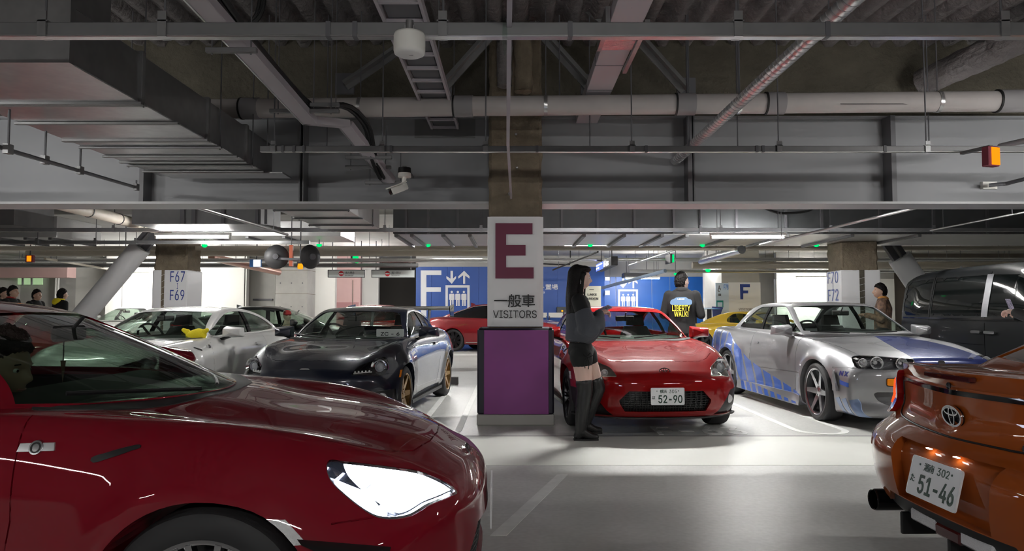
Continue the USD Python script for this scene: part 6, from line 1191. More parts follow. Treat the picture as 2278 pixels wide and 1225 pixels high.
def sedan_spec(L=4.8, W=1.85, H=1.42, wb=2.8, R=.335, belt=.98, hood=.95, nose_z=.72, screen_x=1.0, deck=1.06, fast=True):
    n, t = L / 2 + .02, -L / 2; a = wb / 2; w = W / 2
    return dict(nose=n, tail=t, n=56, axles=(a + .06, -a + .06), arch=R + .035, wheel_z=R, well=w - .33, flare=.012,
        zc={n: nose_z, n - .1: nose_z + .05, a: hood - .06, screen_x + .15: hood, screen_x - .1: belt - .02, t + 1.2: belt, t + .3: deck, t: deck - .03}, va={n: 0, t: 0},
        ys={n: w * .62, a: w * .82, 0: w * .85, t + .5: w * .8, t: w * .72}, zs={n: nose_z - .03, a: hood - .05, .5: belt - .02, 0: belt, t + .6: deck - .03, t: deck - .07},
        ym={n: w * .92, a: w * .99, 0: w * .97, -a: w, t: w * .92}, zm={n: .5, 0: .66, t: .62}, yl={n: w * .92, 0: w * .95, t: w * .9}, zl={n: .3, 0: .34, t: .4},
        yb={n: w * .86, 0: w * .92, t: w * .82}, zb={n: .2, 0: .19, t: .28}, front_profile={.1: -.06, .3: 0, .5: 0, .65: -.05, .8: -.09, 1.2: -.1}, rear_profile={.2: -.08, .5: 0, .7: -.03, deck: -.01, 1.4: -.02},
        bend=(.36, 2.5, .24, 2.6), bend_from=(1.0, -1.1), cabin=(t + 1.0, screen_x - .3, w - .22, .36), cab_x=.1,
        gh=dict(zbase=belt - .02, tumble=.48, crown=.03, roof={screen_x + .08: belt - .01, screen_x - .15: belt + .10, screen_x - .75: H - .07, screen_x - 1.05: H - .01, -.25: H, -.75: H - .02, t + 1.3: H - .14, t + .75: deck + .10, t + .45: deck - .02},
            base={screen_x: w - .19, 0: w - .17, t + 1.0: w - .22, t + .45: w - .32}, bend=(.28, 2.2, 0), rbend=(.10, 2, -1.0),
            side=[(screen_x - .42, belt + .01), (screen_x - .85, H - .17), (screen_x - 1.15, H - .10), (-.25, H - .075), (-.75, H - .10), (t + 1.25, H - .22), (t + .85, belt + .10), (t + .88, belt + .05), (-.6, belt + .02)],
            pillar=[[(-.02, belt - .1), (-.10, belt - .1), (-.16, H), (-.08, H)]],
            screen=[(-.66, belt + .03), (0, belt + .005), (.66, belt + .03), (.56, H - .11), (.42, H - .075), (0, H - .065), (-.42, H - .075), (-.56, H - .11)], screen_x=.02,
            rear=[(-.55, deck + .03), (0, deck + .02), (.55, deck + .03), (.50, H - .12), (0, H - .09), (-.50, H - .12)], rear_x=-.95, mirror=(screen_x - .62, H - .16)), mirror=(screen_x - .55, w + .03, belt + .07))

def plain_car(name, label, loc, yaw, paint, spec, rim='rim_silver', rims='five', glass='car_glass', side_glass=None, group=None, lit=False, trim=True, seats=True, lamps=True, R=None, wheel_parts=True):
    root = thing(name, label, 'car', (*loc, 0), yaw, group); S = spec; P = shell_car(S); B0 = P['B']; w = S['ym'][0]; bl = S['gh']['zbase']; n, t = S['nose'], S['tail']
    body = B0
    for s in (1, -1):
        ss = B0 - shift(B0, (0, s, 0), -.008); rg = (.3, 1.3) if s > 0 else (-1.3, -.3)
        for ln in ([(.85, bl - .02), (.83, .28)], [(-.06, bl), (-.08, .28)], [(-.95, bl), (-.98, .5)], [(.85, .26), (-.95, .26)]): body = body - (ss ^ SIDE(ribbon(ln, .008), *rg))
    gr = [(-.40, .62), (.40, .62), (.52, .30), (-.52, .30)]; body = body - (FRONT(gr, .8, 4) - shift(B0, (1, 0, 0), -.05))
    obj('body', body, paint, root); glasshouse(S, P, root, paint, glass, side_glass=side_glass)
    obj('grille', (shift(B0, (1, 0, 0), -.02) - shift(B0, (1, 0, 0), -.06)) ^ FRONT(gr, .8, 4, .002), 'mesh_black', root)
    for s in (1, -1):
        phi = math.radians(40); d = np.array([math.cos(phi), s * math.sin(phi), 0]); u = np.array([-s * math.sin(phi), math.cos(phi), 0]); zt = S['zs'][n]
        L_ = np.array([(n - .06, s * .48, zt - .05), (n - .30, s * .76, zt + .02), (n - .42, s * .82, zt), (n - .33, s * .80, zt - .09), (n - .08, s * .50, zt - .12)])
        obj('headlight', (shift(B0, d, .005) - shift(B0, d, -.01)) ^ prism(np.c_[L_ @ u, L_[:, 2]], u, (0, 0, 1), d, .8, 4), 'far_headlight' if lit else 'clear_lens', root)
        tz = S['zs'][t]; dr = np.array([-math.cos(phi), s * math.sin(phi), 0]); ur = np.array([s * math.sin(phi), math.cos(phi), 0])
        T_ = np.array([(t + .04, s * .42, tz - .05), (t + .30, s * .82, tz - .03), (t + .30, s * .82, tz - .12), (t + .04, s * .42, tz - .14)])
        obj('tail_lamp', (shift(B0, dr, .005) - shift(B0, dr, -.01)) ^ prism(np.c_[T_ @ ur, T_[:, 2]], ur, (0, 0, 1), dr, .8, 4), 'red_lens', root)
        door_mirror(S, root, s, paint)
        if trim:
            rg = (.25, 1.3); sd = smoothpoly(S['gh']['side'], 6); tr = SIDE(sd, *rg, .016) - SIDE(sd, *rg, .002); tr = tr if s > 0 else mirror(tr)
            obj('window_trim', (P['inset'](-.003) - P['inset'](.01)) ^ tr, 'chrome', root)
            obj('sill_trim', (shift(B0, (0, s, 0), .006) - shift(B0, (0, s, 0), -.01)) ^ SIDE([(.95, .27), (-.95, .27), (-.95, .292), (.95, .292)], *((.3, 1.3) if s > 0 else (-1.3, -.3))), 'chrome', root)
    interior(S, root, seats=seats)
    obj('antenna', hullpts([(t + 1.42, 0, S['gh']['roof'][-.25] - .02), (t + 1.25, 0, S['gh']['roof'][-.25] - .03), (t + 1.26, .02, S['gh']['roof'][-.25] - .10), (t + 1.26, -.02, S['gh']['roof'][-.25] - .10), (t + 1.25, 0, S['gh']['roof'][-.25] + .03)]), paint, root)
    R = R or S['wheel_z']
    for ax in S['axles']:
        for s in (1, -1): make_wheel(root, (ax, s * (w - .125), S['wheel_z']), s, R, .225, R * .76, 5 if rims != 'fan' else 9, rims, rim)
    return root

def yellow_car(loc, yaw):
    S = dict(COUPE); S = {k: (dict(v) if isinstance(v, dict) else v) for k, v in COUPE.items()}
    root = thing('yellow_coupe', 'yellow sports coupe with black wheels and a bright blue rear wing', 'car', (*loc, 0), yaw)
    S['zc'] = {2.13: .56, 1.9: .66, 1.3: .76, 1.0: .83, .8: .86, -1.3: .88, -1.7: .88, -2.11: .84}; S['zs'] = {2.13: .54, 1.6: .72, 1.285: .78, .6: .82, 0: .84, -1.0: .87, -1.6: .86, -2.11: .80}
    S['gh'] = dict(COUPE['gh'], zbase=.84, roof={1.02: .86, .7: .97, .3: 1.12, .1: 1.18, -.2: 1.225, -.5: 1.22, -.9: 1.15, -1.3: 1.02, -1.6: .90, -1.7: .87}, side=[(.50, .88), (.2, 1.03), (-.05, 1.12), (-.3, 1.15), (-.50, 1.12), (-.62, 1.0), (-.60, .92), (-.5, .89), (0, .88)],
                   pillar=[], screen=[(-.62, .89), (0, .865), (.62, .89), (.50, 1.13), (0, 1.16), (-.50, 1.13)], rear=[(-.60, .90), (0, .89), (.60, .90), (.50, 1.13), (0, 1.16), (-.50, 1.13)], rear_x=-.62, mirror=(.3, 1.08)); S['mirror'] = (.5, .88, .92)
    P = shell_car(S); B0 = P['B']; obj('body', B0, 'yellow_paint', root); glasshouse(S, P, root, 'yellow_paint', 'car_glass'); interior(S, root)
    for s in (1, -1):
        door_mirror(S, root, s, 'yellow_paint')
        obj('tail_lamp', (shift(B0, (-1, 0, 0), .005) - shift(B0, (-1, 0, 0), -.01)) ^ FRONT([(s * .35, .70), (s * .70, .70), (s * .70, .60), (s * .35, .60)], -3, -1.3), 'red_lens', root)
        for ax in S['axles']: make_wheel(root, (ax, s * .755, .315), s, .315, .215, .225, 5, 'five', 'rim_dark')
    w = xf('rear_wing', root)
    obj('wing_blade', hullpts([(x, s * .84, z) for s in (-1, 1) for x, z in ((-1.72, 1.275), (-1.80, 1.29), (-2.02, 1.32), (-2.02, 1.31), (-1.80, 1.265))]), 'wing_blue', w)
    for s in (1, -1):
        obj('wing_endplate', hullpts([(x, s * .84 + dy, z) for dy in (-.006, .006) for x, z in ((-1.66, 1.33), (-2.06, 1.36), (-2.03, 1.02), (-1.78, 1.06))]), 'stripe_blue_dark', w)
        obj('wing_stand', hullpts([(x, s * .40 + dy, z) for dy in (-.008, .008) for x, z in ((-1.80, .84), (-1.95, .84), (-1.80, 1.27), (-1.95, 1.29))]), 'black_plastic', w)
    return root


def van(loc, yaw):
    root = thing('black_van', 'black van with dark side windows parked right of the silver coupe', 'van', (*loc, 0), yaw)
    xs = stations(-2.1, 2.1, 40, .08); C = []
    zt = pch({2.1: .82, 1.7: 1.0, 1.35: 1.12, 1.1: 1.35, .75: 1.66, .45: 1.79, 0: 1.845, -1.2: 1.84, -1.8: 1.80, -2.1: 1.72}); wm = pch({2.1: .72, 1.7: .82, 1.0: .845, -1.5: .845, -2.1: .80})
    for x in xs:
        z, w = float(zt(x)), float(wm(x)); b = min(1.12, z - .06); rz = max(z - .10, b + .02); yr = w - .02 - max(0, (rz - 1.12)) * .16
        C.append([(0, z), (.4 * w, z - .006), (yr - .16, z - .03), (yr - .02, rz), ((yr + w) / 2, (rz + b) / 2 + .02), (w - .005, b), (w, .62), (w - .01, .35), (w - .04, .24), (w - .10, .2), (0, .2)])
    def df(V):
        V = V.copy(); t = np.clip((V[:, 0] - .9) / 1.2, 0, 1); V[:, 0] -= .30 * (np.abs(V[:, 1]) / .84)**2.6 * t; t = np.clip((-V[:, 0] - 1.5) / .6, 0, 1); V[:, 0] += .10 * (np.abs(V[:, 1]) / .84)**4 * t; return V
    V, F = loft(xs, np.array(C), 5, .07, .08, df, 8); B = M6(V, F)
    for ax in (1.32, -1.32): B = B - both(m3.Manifold.cylinder(.8, .36, .36, 48).rotate([-90, 0, 0]).translate([ax, .54, .32]))
    cuts = []
    wins = {'front': [(.98, 1.16), (.62, 1.60), (.50, 1.66), (.05, 1.68), (.05, 1.16)], 'slide': [(-.07, 1.16), (-.07, 1.68), (-1.15, 1.68), (-1.15, 1.16)], 'rear': [(-1.22, 1.16), (-1.22, 1.68), (-1.80, 1.655), (-1.90, 1.60), (-1.93, 1.30), (-1.88, 1.20), (-1.80, 1.16)]}
    for s in (1, -1):
        rg = (.3, 1.3) if s > 0 else (-1.3, -.3); ss = B - shift(B, (0, s, 0), -.012); sd = shift(B, (0, s, 0), .002) - shift(B, (0, s, 0), -.008)
        for p in wins.values(): cuts.append((B - shift(B, (0, s, 0), -.008)) ^ SIDE(p, *rg))
        for ln in ([(.0, 1.72), (.0, .3)], [(-1.18, 1.72), (-1.18, .5), (-1.0, .3)], [(1.05, 1.1), (.95, .8), (.90, .3)], [(.9, .28), (-.9, .28)], [(-.02, .80), (-2.0, .80)], [(-1.2, 1.10), (0, 1.10), (.95, 1.10)]): cuts.append(ss ^ SIDE(ribbon(ln, .010), *rg))
    scr = [(-.70, 1.14), (.70, 1.14), (.60, 1.70), (-.60, 1.70)]; cuts.append(FRONT(scr, .45, 3) - shift(B, (1, 0, 0), -.02))
    body = B
    for c in cuts: body = body - c
    obj('body', body, 'van_paint', root)
    for s in (1, -1):
        rg = (.3, 1.3) if s > 0 else (-1.3, -.3)
        for p in wins.values(): obj('side_window', (shift(B, (0, s, 0), -.004) - shift(B, (0, s, 0), -.0075)) ^ SIDE(p, *rg), 'van_glass', root)
        obj('door_handle', (shift(B, (0, s, 0), .03) - B) ^ SIDE(rrect2((.12, .96), .20, .035, .015), *rg), 'chrome', root)
        obj('door_handle', (shift(B, (0, s, 0), .03) - B) ^ SIDE(rrect2((-.14, .96), .18, .035, .015), *rg), 'black_plastic', root)
        obj('belt_strip', (shift(B, (0, s, 0), .006) - shift(B, (0, s, 0), -.01)) ^ SIDE([(1.0, 1.115), (-1.9, 1.115), (-1.9, 1.135), (1.0, 1.135)], *rg), 'gloss_black', root)
        obj('window_pillar', (shift(B, (0, s, 0), .003) - shift(B, (0, s, 0), -.01)) ^ SIDE([(.048, 1.15), (-.068, 1.15), (-.068, 1.69), (.048, 1.69)], *rg), 'pillar_grey', root)
        obj('headlight', (shift(B, (1, 0, 0), .004) - shift(B, (1, 0, 0), -.01)) ^ FRONT([(s * .45, .92), (s * .80, .98), (s * .80, .80), (s * .45, .82)], .8, 3), 'clear_lens', root)
        for ax in (1.32, -1.32): make_wheel(root, (ax, s * .735, .32), s, .32, .20, .22, 5, 'five')
        door_mirror(dict(mirror=(.92, .96, 1.17)), root, s, 'van_paint')
    obj('windscreen', (shift(B, (1, 0, 0), -.006) - shift(B, (1, 0, 0), -.012)) ^ FRONT(scr, .45, 3), 'van_glass', root)
    obj('roof_antenna', hullpts([(-1.75, 0, 1.78), (-1.65, 0, 1.80), (-1.78, 0, 1.90), (-1.74, 0, 1.90), (-1.72, .02, 1.80), (-1.72, -.02, 1.80)]), 'black_plastic', root)
    return root

# ---------------------------------------------------------------- people
def blob(chains, ref=.02, it=8):
    """One continuous surface over chains of (point, radius) joints."""
    parts = []
    for ch in chains:
        s = [m3.Manifold.sphere(r if np.ndim(r) == 0 else 1.0, 20).scale([1, 1, 1] if np.ndim(r) == 0 else list(r)).translate(list(map(float, p))) for p, r in ch]
        parts += [m3.Manifold.batch_hull([a, b]) for a, b in zip(s[:-1], s[1:])] if len(s) > 1 else s
    Mf = m3.Manifold.batch_boolean(parts, m3.OpType.Add).refine_to_length(ref); me = Mf.to_mesh()
    t = trimesh.Trimesh(np.asarray(me.vert_properties)[:, :3].astype(float), np.asarray(me.tri_verts), process=True)
    if it: trimesh.smoothing.filter_taubin(t, lamb=.5, nu=.52, iterations=it)
    return t

def head_mesh(c, yaw=0.0, pitch=0.0, s=1.0, chin=1.0):
    """A head with brow, eye sockets, nose, lips, chin and ears, facing +x before yaw (degrees)."""
    t = trimesh.creation.icosphere(4, 1.0); v = t.vertices.copy(); x, y, z = v.T
    X_, Y_, Z_ = x * .098, y * .076, z * .118
    low = np.clip(-z, 0, 1); Y_ *= 1 - .32 * low**1.6 * chin; X_ += .018 * low * (x > 0) * x; X_ -= .012 * np.clip(-x, 0, 1) * low
    front = np.clip(x, 0, 1)
    g = lambda y0, z0, sy, sz: np.exp(-((Y_ - y0) / sy)**2 - ((Z_ - z0) / sz)**2) * front
    X_ += .026 * g(0, -.018, .013, .020) + .012 * g(0, .008, .011, .022) - .012 * (g(.031, .010, .017, .013) + g(-.031, .010, .017, .013)) + .007 * (g(.03, .032, .025, .010) + g(-.03, .032, .025, .010)) + .008 * g(0, -.056, .022, .007) + .007 * g(0, -.071, .02, .008) - .005 * g(0, -.063, .022, .003) + .010 * g(0, -.098, .022, .018)
    t = trimesh.Trimesh(np.stack([X_, Y_, Z_], 1), t.faces, process=False); ears = [ball((-.008, s_ * .076, -.005), .03, (.6, .28, 1), 2) for s_ in (-1, 1)]
    m = cat_([t] + ears); m.apply_scale(s); return move(m, xform(tuple(c), rz=yaw, ry=pitch))

def face_bits(c, yaw, parent, s=1.0, pitch=0.0, lips='lips'):
    T = xform(tuple(c), rz=yaw, ry=pitch)
    for s_ in (-1, 1):
        obj('eye', [move(ball(np.array([.0785, s_ * .031, .010]) * s, .0115 * s, (.7, 1.1, .8), 2), T)], 'eye_white', parent); obj('iris', [move(ball(np.array([.0855, s_ * .031, .010]) * s, .006 * s, (.5, 1, 1), 1), T)], 'hair_black', parent)
        obj('eyebrow', [move(tube(np.array([(.088, s_ * .016, .030), (.089, s_ * .03, .035), (.080, s_ * .046, .031)]) * s, .003 * s, 6), T)], 'hair_black', parent)
    obj('mouth', [move(tube(np.array([(.093, -.02, -.060), (.099, 0, -.061), (.093, .02, -.060)]) * s, .0045 * s, 6), T)], lips, parent)


def hand_chains(wrist, d, up, side, s=1.0, curl=35):
    """Palm, four unequal fingers and a thumb: from the wrist along d, palm normal up, thumb on the side given."""
    d, up = (np.asarray(v, float) / np.linalg.norm(v) for v in (d, up)); w = np.cross(up, d) * side; out = [[(wrist, .024 * s), (wrist + d * .05 * s + w * .012 * s, .020 * s)], [(wrist, .024 * s), (wrist + d * .05 * s - w * .014 * s, .020 * s)], [(wrist + d * .05 * s + w * .016 * s, .018 * s), (wrist + d * .05 * s - w * .02 * s, .016 * s)]]
    for k, (o, L) in enumerate(((.028, .070), (.009, .080), (-.010, .074), (-.027, .058))):
        p = wrist + d * .075 * s + w * o * s; ch = [(wrist + d * .05 * s + w * o * .7 * s, .012 * s), (p, .0095 * s)]; a = 0
        for f, r in ((.42, .0088), (.32, .0082), (.26, .0075)):
            a += math.radians(curl); p = p + (d * math.cos(a) - up * math.sin(a)) * L * f * s; ch.append((p, r * s))
        out.append(ch)
    p = wrist + d * .02 * s + w * .024 * s; q = p + (d * .55 + w * .7 - up * .3) * .036 * s; out.append([(p, .014 * s), (q, .0105 * s), (q + (d * .85 + w * .15 - up * .45) * .03 * s, .0095 * s), (q + (d * .85 - w * .1 - up * .6) * .052 * s, .0082 * s)])
    return out

def hairdo(c, yaw, s=1.0, longer=0.0, tuft=.018, pitch=0.0):
    """A cap of hair over the skull, clear of the face."""
    t = trimesh.creation.icosphere(4, 1.0); v = t.vertices; x, y, z = v.T
    n = meshkit.fbm(v * 9 + 3, 3) - .4; P = v * np.array([.109, .088, .126]) * (1 + .26 * n[:, None] * (tuft / .018)) + [-.006, 0, .006]
    P[:, 2] += tuft * np.clip(z, 0, 1)
    keep = (z > .10 + .55 * np.clip(x, -1, 1) - .42 * np.clip(-x, 0, 1)) ; keep |= (x < -.15) & (z > -.62)
    shrink = np.where(keep, 1.0, .80)[:, None]; P = P * shrink + (1 - shrink) * np.array([-.03, 0, .02]); P *= s
    return move(trimesh.Trimesh(P, t.faces, process=False), xform(tuple(c), rz=yaw, ry=pitch))

def standing(label, loc, yaw, H=1.72, jacket='cloth_black', trousers='cloth_black', skin='skin_tan', hair='hair_black', head_yaw=0, arms='phone', ref=.03, collar=None, hood=None, wide=1.0, face=True, group=None):
    """A standing person facing +x before yaw: one body surface, with head, hair and clothes as its parts."""
    r = thing('person', label, 'person', (*loc, 0), yaw, group); k = H / 1.72; v = lambda *p: np.array(p, float) * k
    hc = v(.03, 0, 1.60); nk = v(.0, 0, 1.46)
    sh = {s: v(-.005, s * .165 * wide, 1.405) for s in (1, -1)}; hp = {s: v(0, s * .09, .92) for s in (1, -1)}; kn = {s: v(.02, s * .10, .49) for s in (1, -1)}; an = {s: v(-.03, s * .11, .08) for s in (1, -1)}
    if arms == 'phone': el = {s: v(.0, s * .235 * wide, 1.13) for s in (1, -1)}; wr = {s: v(.26, s * .10, 1.20) for s in (1, -1)}
    else: el = {s: v(-.04, s * .25, 1.12) for s in (1, -1)}; wr = {s: v(.03, s * .26, .88) for s in (1, -1)}
    torso = [[(v(0, 0, .93), v(.10, .15, .10)), (v(0, 0, 1.10), v(.10, .14, .10)), (v(-.01, 0, 1.30), v(.115, .17, .12)), (v(-.01, 0, 1.41), v(.085, .15, .06)), (nk, .06 * k), (v(.015, 0, 1.55), .058 * k)]]
    body = list(torso)
    for s in (1, -1):
        body += [[(sh[s], .062 * k), (el[s], .045 * k), (wr[s], .029 * k)], [(hp[s], .10 * k), (kn[s], .062 * k), (an[s], .042 * k)], [(an[s] - [.02 * k, 0, .03 * k], .04 * k), (an[s] + v(.16, 0, -.045), .032 * k)]] + hand_chains(wr[s], (.95, -.25 * s, .15) if arms == 'phone' else (.15, 0, -1), (-.1, 0, 1) if arms == 'phone' else (1, 0, 0), -s, k, 30)
    B = cat_([blob(body, ref, 4), head_mesh(hc, head_yaw, 0, k)]); obj('body', B, skin, r, smooth=60)
    if face: face_bits(hc, head_yaw, r, k)
    obj('hair', hairdo(hc, head_yaw, k), hair, r, smooth=60)
    jk = [[(v(0, 0, .88), v(.135, .185, .06)), (v(0, 0, 1.08), v(.135, .18, .10)), (v(-.015, 0, 1.30), v(.14, .20 * wide, .12)), (v(-.015, 0, 1.415), v(.105, .18 * wide, .07)), (v(-.012, 0, 1.475), v(.08, .085, .05))]]
    for s in (1, -1): jk.append([(sh[s], .075 * k), (el[s], .060 * k), (wr[s] - (wr[s] - el[s]) * .10, .046 * k)])
    obj('jacket', blob(jk, ref, 6), jacket, r, smooth=60)
    tr = [[(v(0, 0, .93), v(.125, .17, .08)), (v(0, 0, .86), v(.12, .165, .08))]]
    for s in (1, -1): tr.append([(hp[s], .115 * k), (kn[s], .085 * k), (an[s] + v(0, 0, .03), .068 * k)])
    obj('trousers', blob(tr, ref, 5), trousers, r, smooth=60)
    for s in (1, -1): obj('shoe', blob([[(an[s] - v(.03, 0, .035), .043 * k), (an[s] + v(.15, 0, -.045), .036 * k)]], ref, 3), 'leather_black', r, smooth=60)
    if collar: obj('collar', blob([[(v(-.02, 0, 1.475), v(.088, .098, .05)), (v(-.01, 0, 1.50), v(.082, .09, .03))]], ref, 3), collar, r, smooth=60)
    if hood: obj('hood', blob([[(v(-.09, -.05, 1.47), .06 * k), (v(-.12, 0, 1.44), .065 * k), (v(-.09, .05, 1.47), .06 * k)]], ref, 4), hood, r, smooth=60)
    return r

# the girl with the phone
g0 = at(1292, 966, 6.88); GX, GY = g0[0], 6.88
g = thing('person', 'girl with long black hair, grey sweater, black shorts and thigh boots looking at a phone', 'person', (GX, GY, 0), 0)
A = lambda *p: np.array(p, float)
hc = A(.005, .0, 1.545); GYAW = 8
hipR, hipL, knR, knL, anR, anL = A(.0, -.075, .80), A(.06, .085, .80), A(.035, -.075, .475), A(.175, .095, .475), A(-.01, -.075, .085), A(.05, .13, .115)
shR, shL, elR, elL, wrR, wrL = A(-.03, -.155, 1.325), A(.0, .155, 1.325), A(.05, -.235, 1.08), A(.06, .22, 1.09), A(.185, -.085, 1.205), A(.20, .07, 1.205)
body = [[(A(.0, 0, .84), A(.105, .14, .09)), (A(.0, 0, 1.0), A(.085, .115, .09)), (A(-.005, 0, 1.2), A(.095, .13, .10)), (A(-.01, 0, 1.32), A(.065, .12, .05)), (A(-.012, 0, 1.39), .042), (A(.0, 0, 1.46), .042)],
        [(hipR, .098), (hipR * .35 + knR * .65, .078), (knR, .058), (anR * .55 + knR * .45, .055), (anR, .038)], [(hipL, .098), (hipL * .35 + knL * .65, .078), (knL, .058), (anL * .55 + knL * .45, .055), (anL, .038)], [(shR, .045), (elR, .034), (wrR, .022)], [(shL, .045), (elL, .034), (wrL, .022)]]
body += hand_chains(wrR, (.85, .15, .30), (-.15, -.35, .9), 1, .88, 38) + hand_chains(wrL, (.85, -.3, .15), (-.15, .35, .9), -1, .88, 38)
obj('body', cat_([blob(body, .012, 6), head_mesh(hc, GYAW, 8, .93, 1.25)]), 'skin', g, smooth=60); face_bits(hc, GYAW, g, .93, 8)
obj('shorts', blob([[(A(.0, 0, .905), A(.112, .148, .05)), (A(.005, 0, .83), A(.125, .165, .07))], [(hipR + [0, 0, -.0], .112), (hipR + [.006, 0, -.045], .104)], [(hipL + [0, 0, 0], .112), (hipL + [.015, 0, -.045], .104)]], .02, 4), 'cloth_black', g, smooth=60)
obj('drawstring', [tube([(.045, -.185, .80), (.075, -.192, .835), (.10, -.185, .81), (.055, -.188, .79)], .005, 6)], 'cloth_black', g); obj('drawstring', [tube([(.045, -.187, .80), (.01, -.192, .83), (-.01, -.187, .80), (.04, -.19, .79)], .005, 6)], 'cloth_black', g)
for q in ([(.05, -.187, .80), (.065, -.19, .74), (.055, -.187, .68)], [(.045, -.187, .80), (.02, -.19, .75), (.025, -.187, .69)]): obj('drawstring', [tube(q, .004, 6)], 'cloth_black', g)
for kn, an_, s in ((knR, anR, -1), (knL, anL, 1)):
    d = (kn - an_); th = (hipR if s < 0 else hipL) - kn; top = kn + th * .20
    obj('boot', blob([[(top, .082), (kn, .075), (kn - d * .45, .071), (an_ + d * .12, .055), (an_, .052)], [(an_, .050), (an_ + A(-.025, 0, -.045), .040)], [(an_ + A(0, 0, .0), .05), (an_ + A(.09, 0, -.045), .037), (an_ + A(.145, 0, -.052), .030)]], .016, 6), 'leather_black', g, smooth=60)
    obj('boot_sole', [hullpts([(an_[0] + x, an_[1] + y, max(an_[2] - .085, .0) + z) for x, y in ((-.065, -.03), (-.065, .03), (.08, -.042), (.08, .042), (.17, -.022), (.17, .022)) for z in (0, .018)])], 'cable_black', g)
obj('top', blob([[(A(-.01, 0, 1.10), A(.12, .155, .06)), (A(-.012, 0, 1.28), A(.112, .155, .08)), (A(-.014, 0, 1.355), A(.08, .13, .035))], [(shR, .07), (shR * .5 + elR * .5, .075)], [(shL, .07), (shL * .5 + elL * .5, .075)]], .02, 5), 'cloth_black', g, smooth=60)
sw = [[(A(-.012, 0, .955), A(.135, .165, .035)), (A(-.005, 0, 1.06), A(.135, .17, .08)), (A(-.01, 0, 1.19), A(.128, .165, .05))]]
for sh_, el_, wr_, s in ((shR, elR, wrR, -1), (shL, elL, wrL, 1)):
    sw += [[(sh_ * .45 + el_ * .55, .085), (el_ + A(-.01, -.01 * s, .0), .095), (el_ * .45 + wr_ * .55 + A(.015, 0, -.05), .085), (wr_ * .92 + el_ * .08, .045)], [(el_ + A(.02, -.02 * s, -.02), .095), (A(.02, s * .11, 1.02), .10)], [(el_ * .45 + wr_ * .55 + A(.02, 0, -.07), .075), (A(.06, s * .10, 1.0), .09)]]
obj('sweater', blob(sw, .02, 7), 'cloth_grey', g, smooth=60)
hr = [[(hc + A(-.028, 0, .035), A(.098, .090, .10)), (hc + A(-.05, 0, -.06), A(.085, .095, .10)), (hc + A(-.075, 0, -.20), A(.070, .105, .10)), (hc + A(-.085, 0, -.34), A(.055, .11, .08)), (hc + A(-.09, 0, -.46), A(.035, .09, .05))], [(hc + A(.01, -.068, .03), .028), (hc + A(.0, -.085, -.06), .024), (hc + A(-.01, -.10, -.17), .026), (hc + A(.03, -.12, -.28), .018)], [(hc + A(.035, .068, .03), .030), (hc + A(.035, .088, -.06), .026), (hc + A(.03, .10, -.17), .026), (hc + A(.05, .11, -.28), .018)], [(hc + A(.02, 0, .085), A(.085, .085, .035)), (hc + A(.058, 0, .068), A(.03, .055, .022))]]
hm = blob(hr, .012, 6); hm.vertices += hm.vertex_normals * (.008 * (meshkit.fbm(hm.vertices * [22, 22, 3], 2)[:, None] - .5)); obj('hair', hm, 'hair_black', g, smooth=60)
obj('hair_clip', [ball(hc + A(-.01, -.118, -.04), .012, (.5, .4, 2))], 'chrome', g)
ph = thing('phone', 'phone in a patterned case held by the girl', 'phone', (GX + .225, GY - .03, 1.243), 0, rot=(20, -22, 20)); obj('case', [box((0, 0, 0), (.155, .075, .010), .004)], 'phone_case', ph); obj('screen', [box((0, 0, -.0055), (.148, .068, .001))], 'gloss_black', ph)

# the man in the printed black jacket
mx = at(1517, 640, 10.4); m1 = standing('man in a black jacket with yellow and blue back print behind the red coupe', (mx[0], 10.4), 72, 1.775, 'cloth_black', 'cloth_black', 'skin', head_yaw=-42, wide=1.10, ref=.022, collar='cloth_black')
TB = np.array([[0, 0, -1, -.172], [-1, 0, 0, 0], [0, 1, 0, 0], [0, 0, 0, 1.0]])
def back(m, y, z, tilt=0): q = TB.copy(); q[1, 3] = y; q[2, 3] = z; return move(m, q @ xform((0, 0, 0), rx=tilt))
obj('print_car', back(poly_mesh([smoothpoly([(-.15, -.02), (-.145, .03), (-.10, .055), (-.06, .075), (.06, .08), (.10, .055), (.145, .035), (.15, -.02), (.10, -.035), (-.10, -.035)], 4)], .006), 0, 1.345), 'print_blue', m1)
obj('print_text', back(fit(lat('LIBERTY', .1, .008, True), w=.255, h=.085), 0, 1.265), 'print_yellow', m1); obj('print_text', back(fit(lat('WALK!', .1, .008, True), w=.20, h=.075), 0, 1.18), 'print_yellow', m1)
obj('print_small', back(fit(lat('LBWK', .1, .007, True), w=.10, h=.022), .0, 1.395), 'sign_white', m1)
obj('glasses', [move(cat_([torus((.095, s * .031, .010), .02, .002, 'x', 20, 6) for s in (-1, 1)]), xform(tuple(np.array((.03, 0, 1.60)) * 1.775 / 1.72), rz=-42)), ][:1], 'chrome', m1)
ph2 = thing('phone', 'phone held in front of the man in the printed jacket', 'phone', tuple(np.array([mx[0], 10.4, 0]) + np.array([math.cos(math.radians(72)) * .40, math.sin(math.radians(72)) * .40, 1.27])), 72, rot=(0, -60, 0)); obj('case', [box((0, 0, 0), (.15, .075, .009), .004)], 'gloss_black', ph2)
# the man in orange and camouflage
mx = at(1962, 660, 11.8); standing('man with cropped hair in an orange and camouflage jacket behind the silver coupe', (mx[0], 11.8), 150, 1.66, 'cloth_camo', 'cloth_black', 'skin_tan', head_yaw=20, collar='cloth_orange', ref=.03)
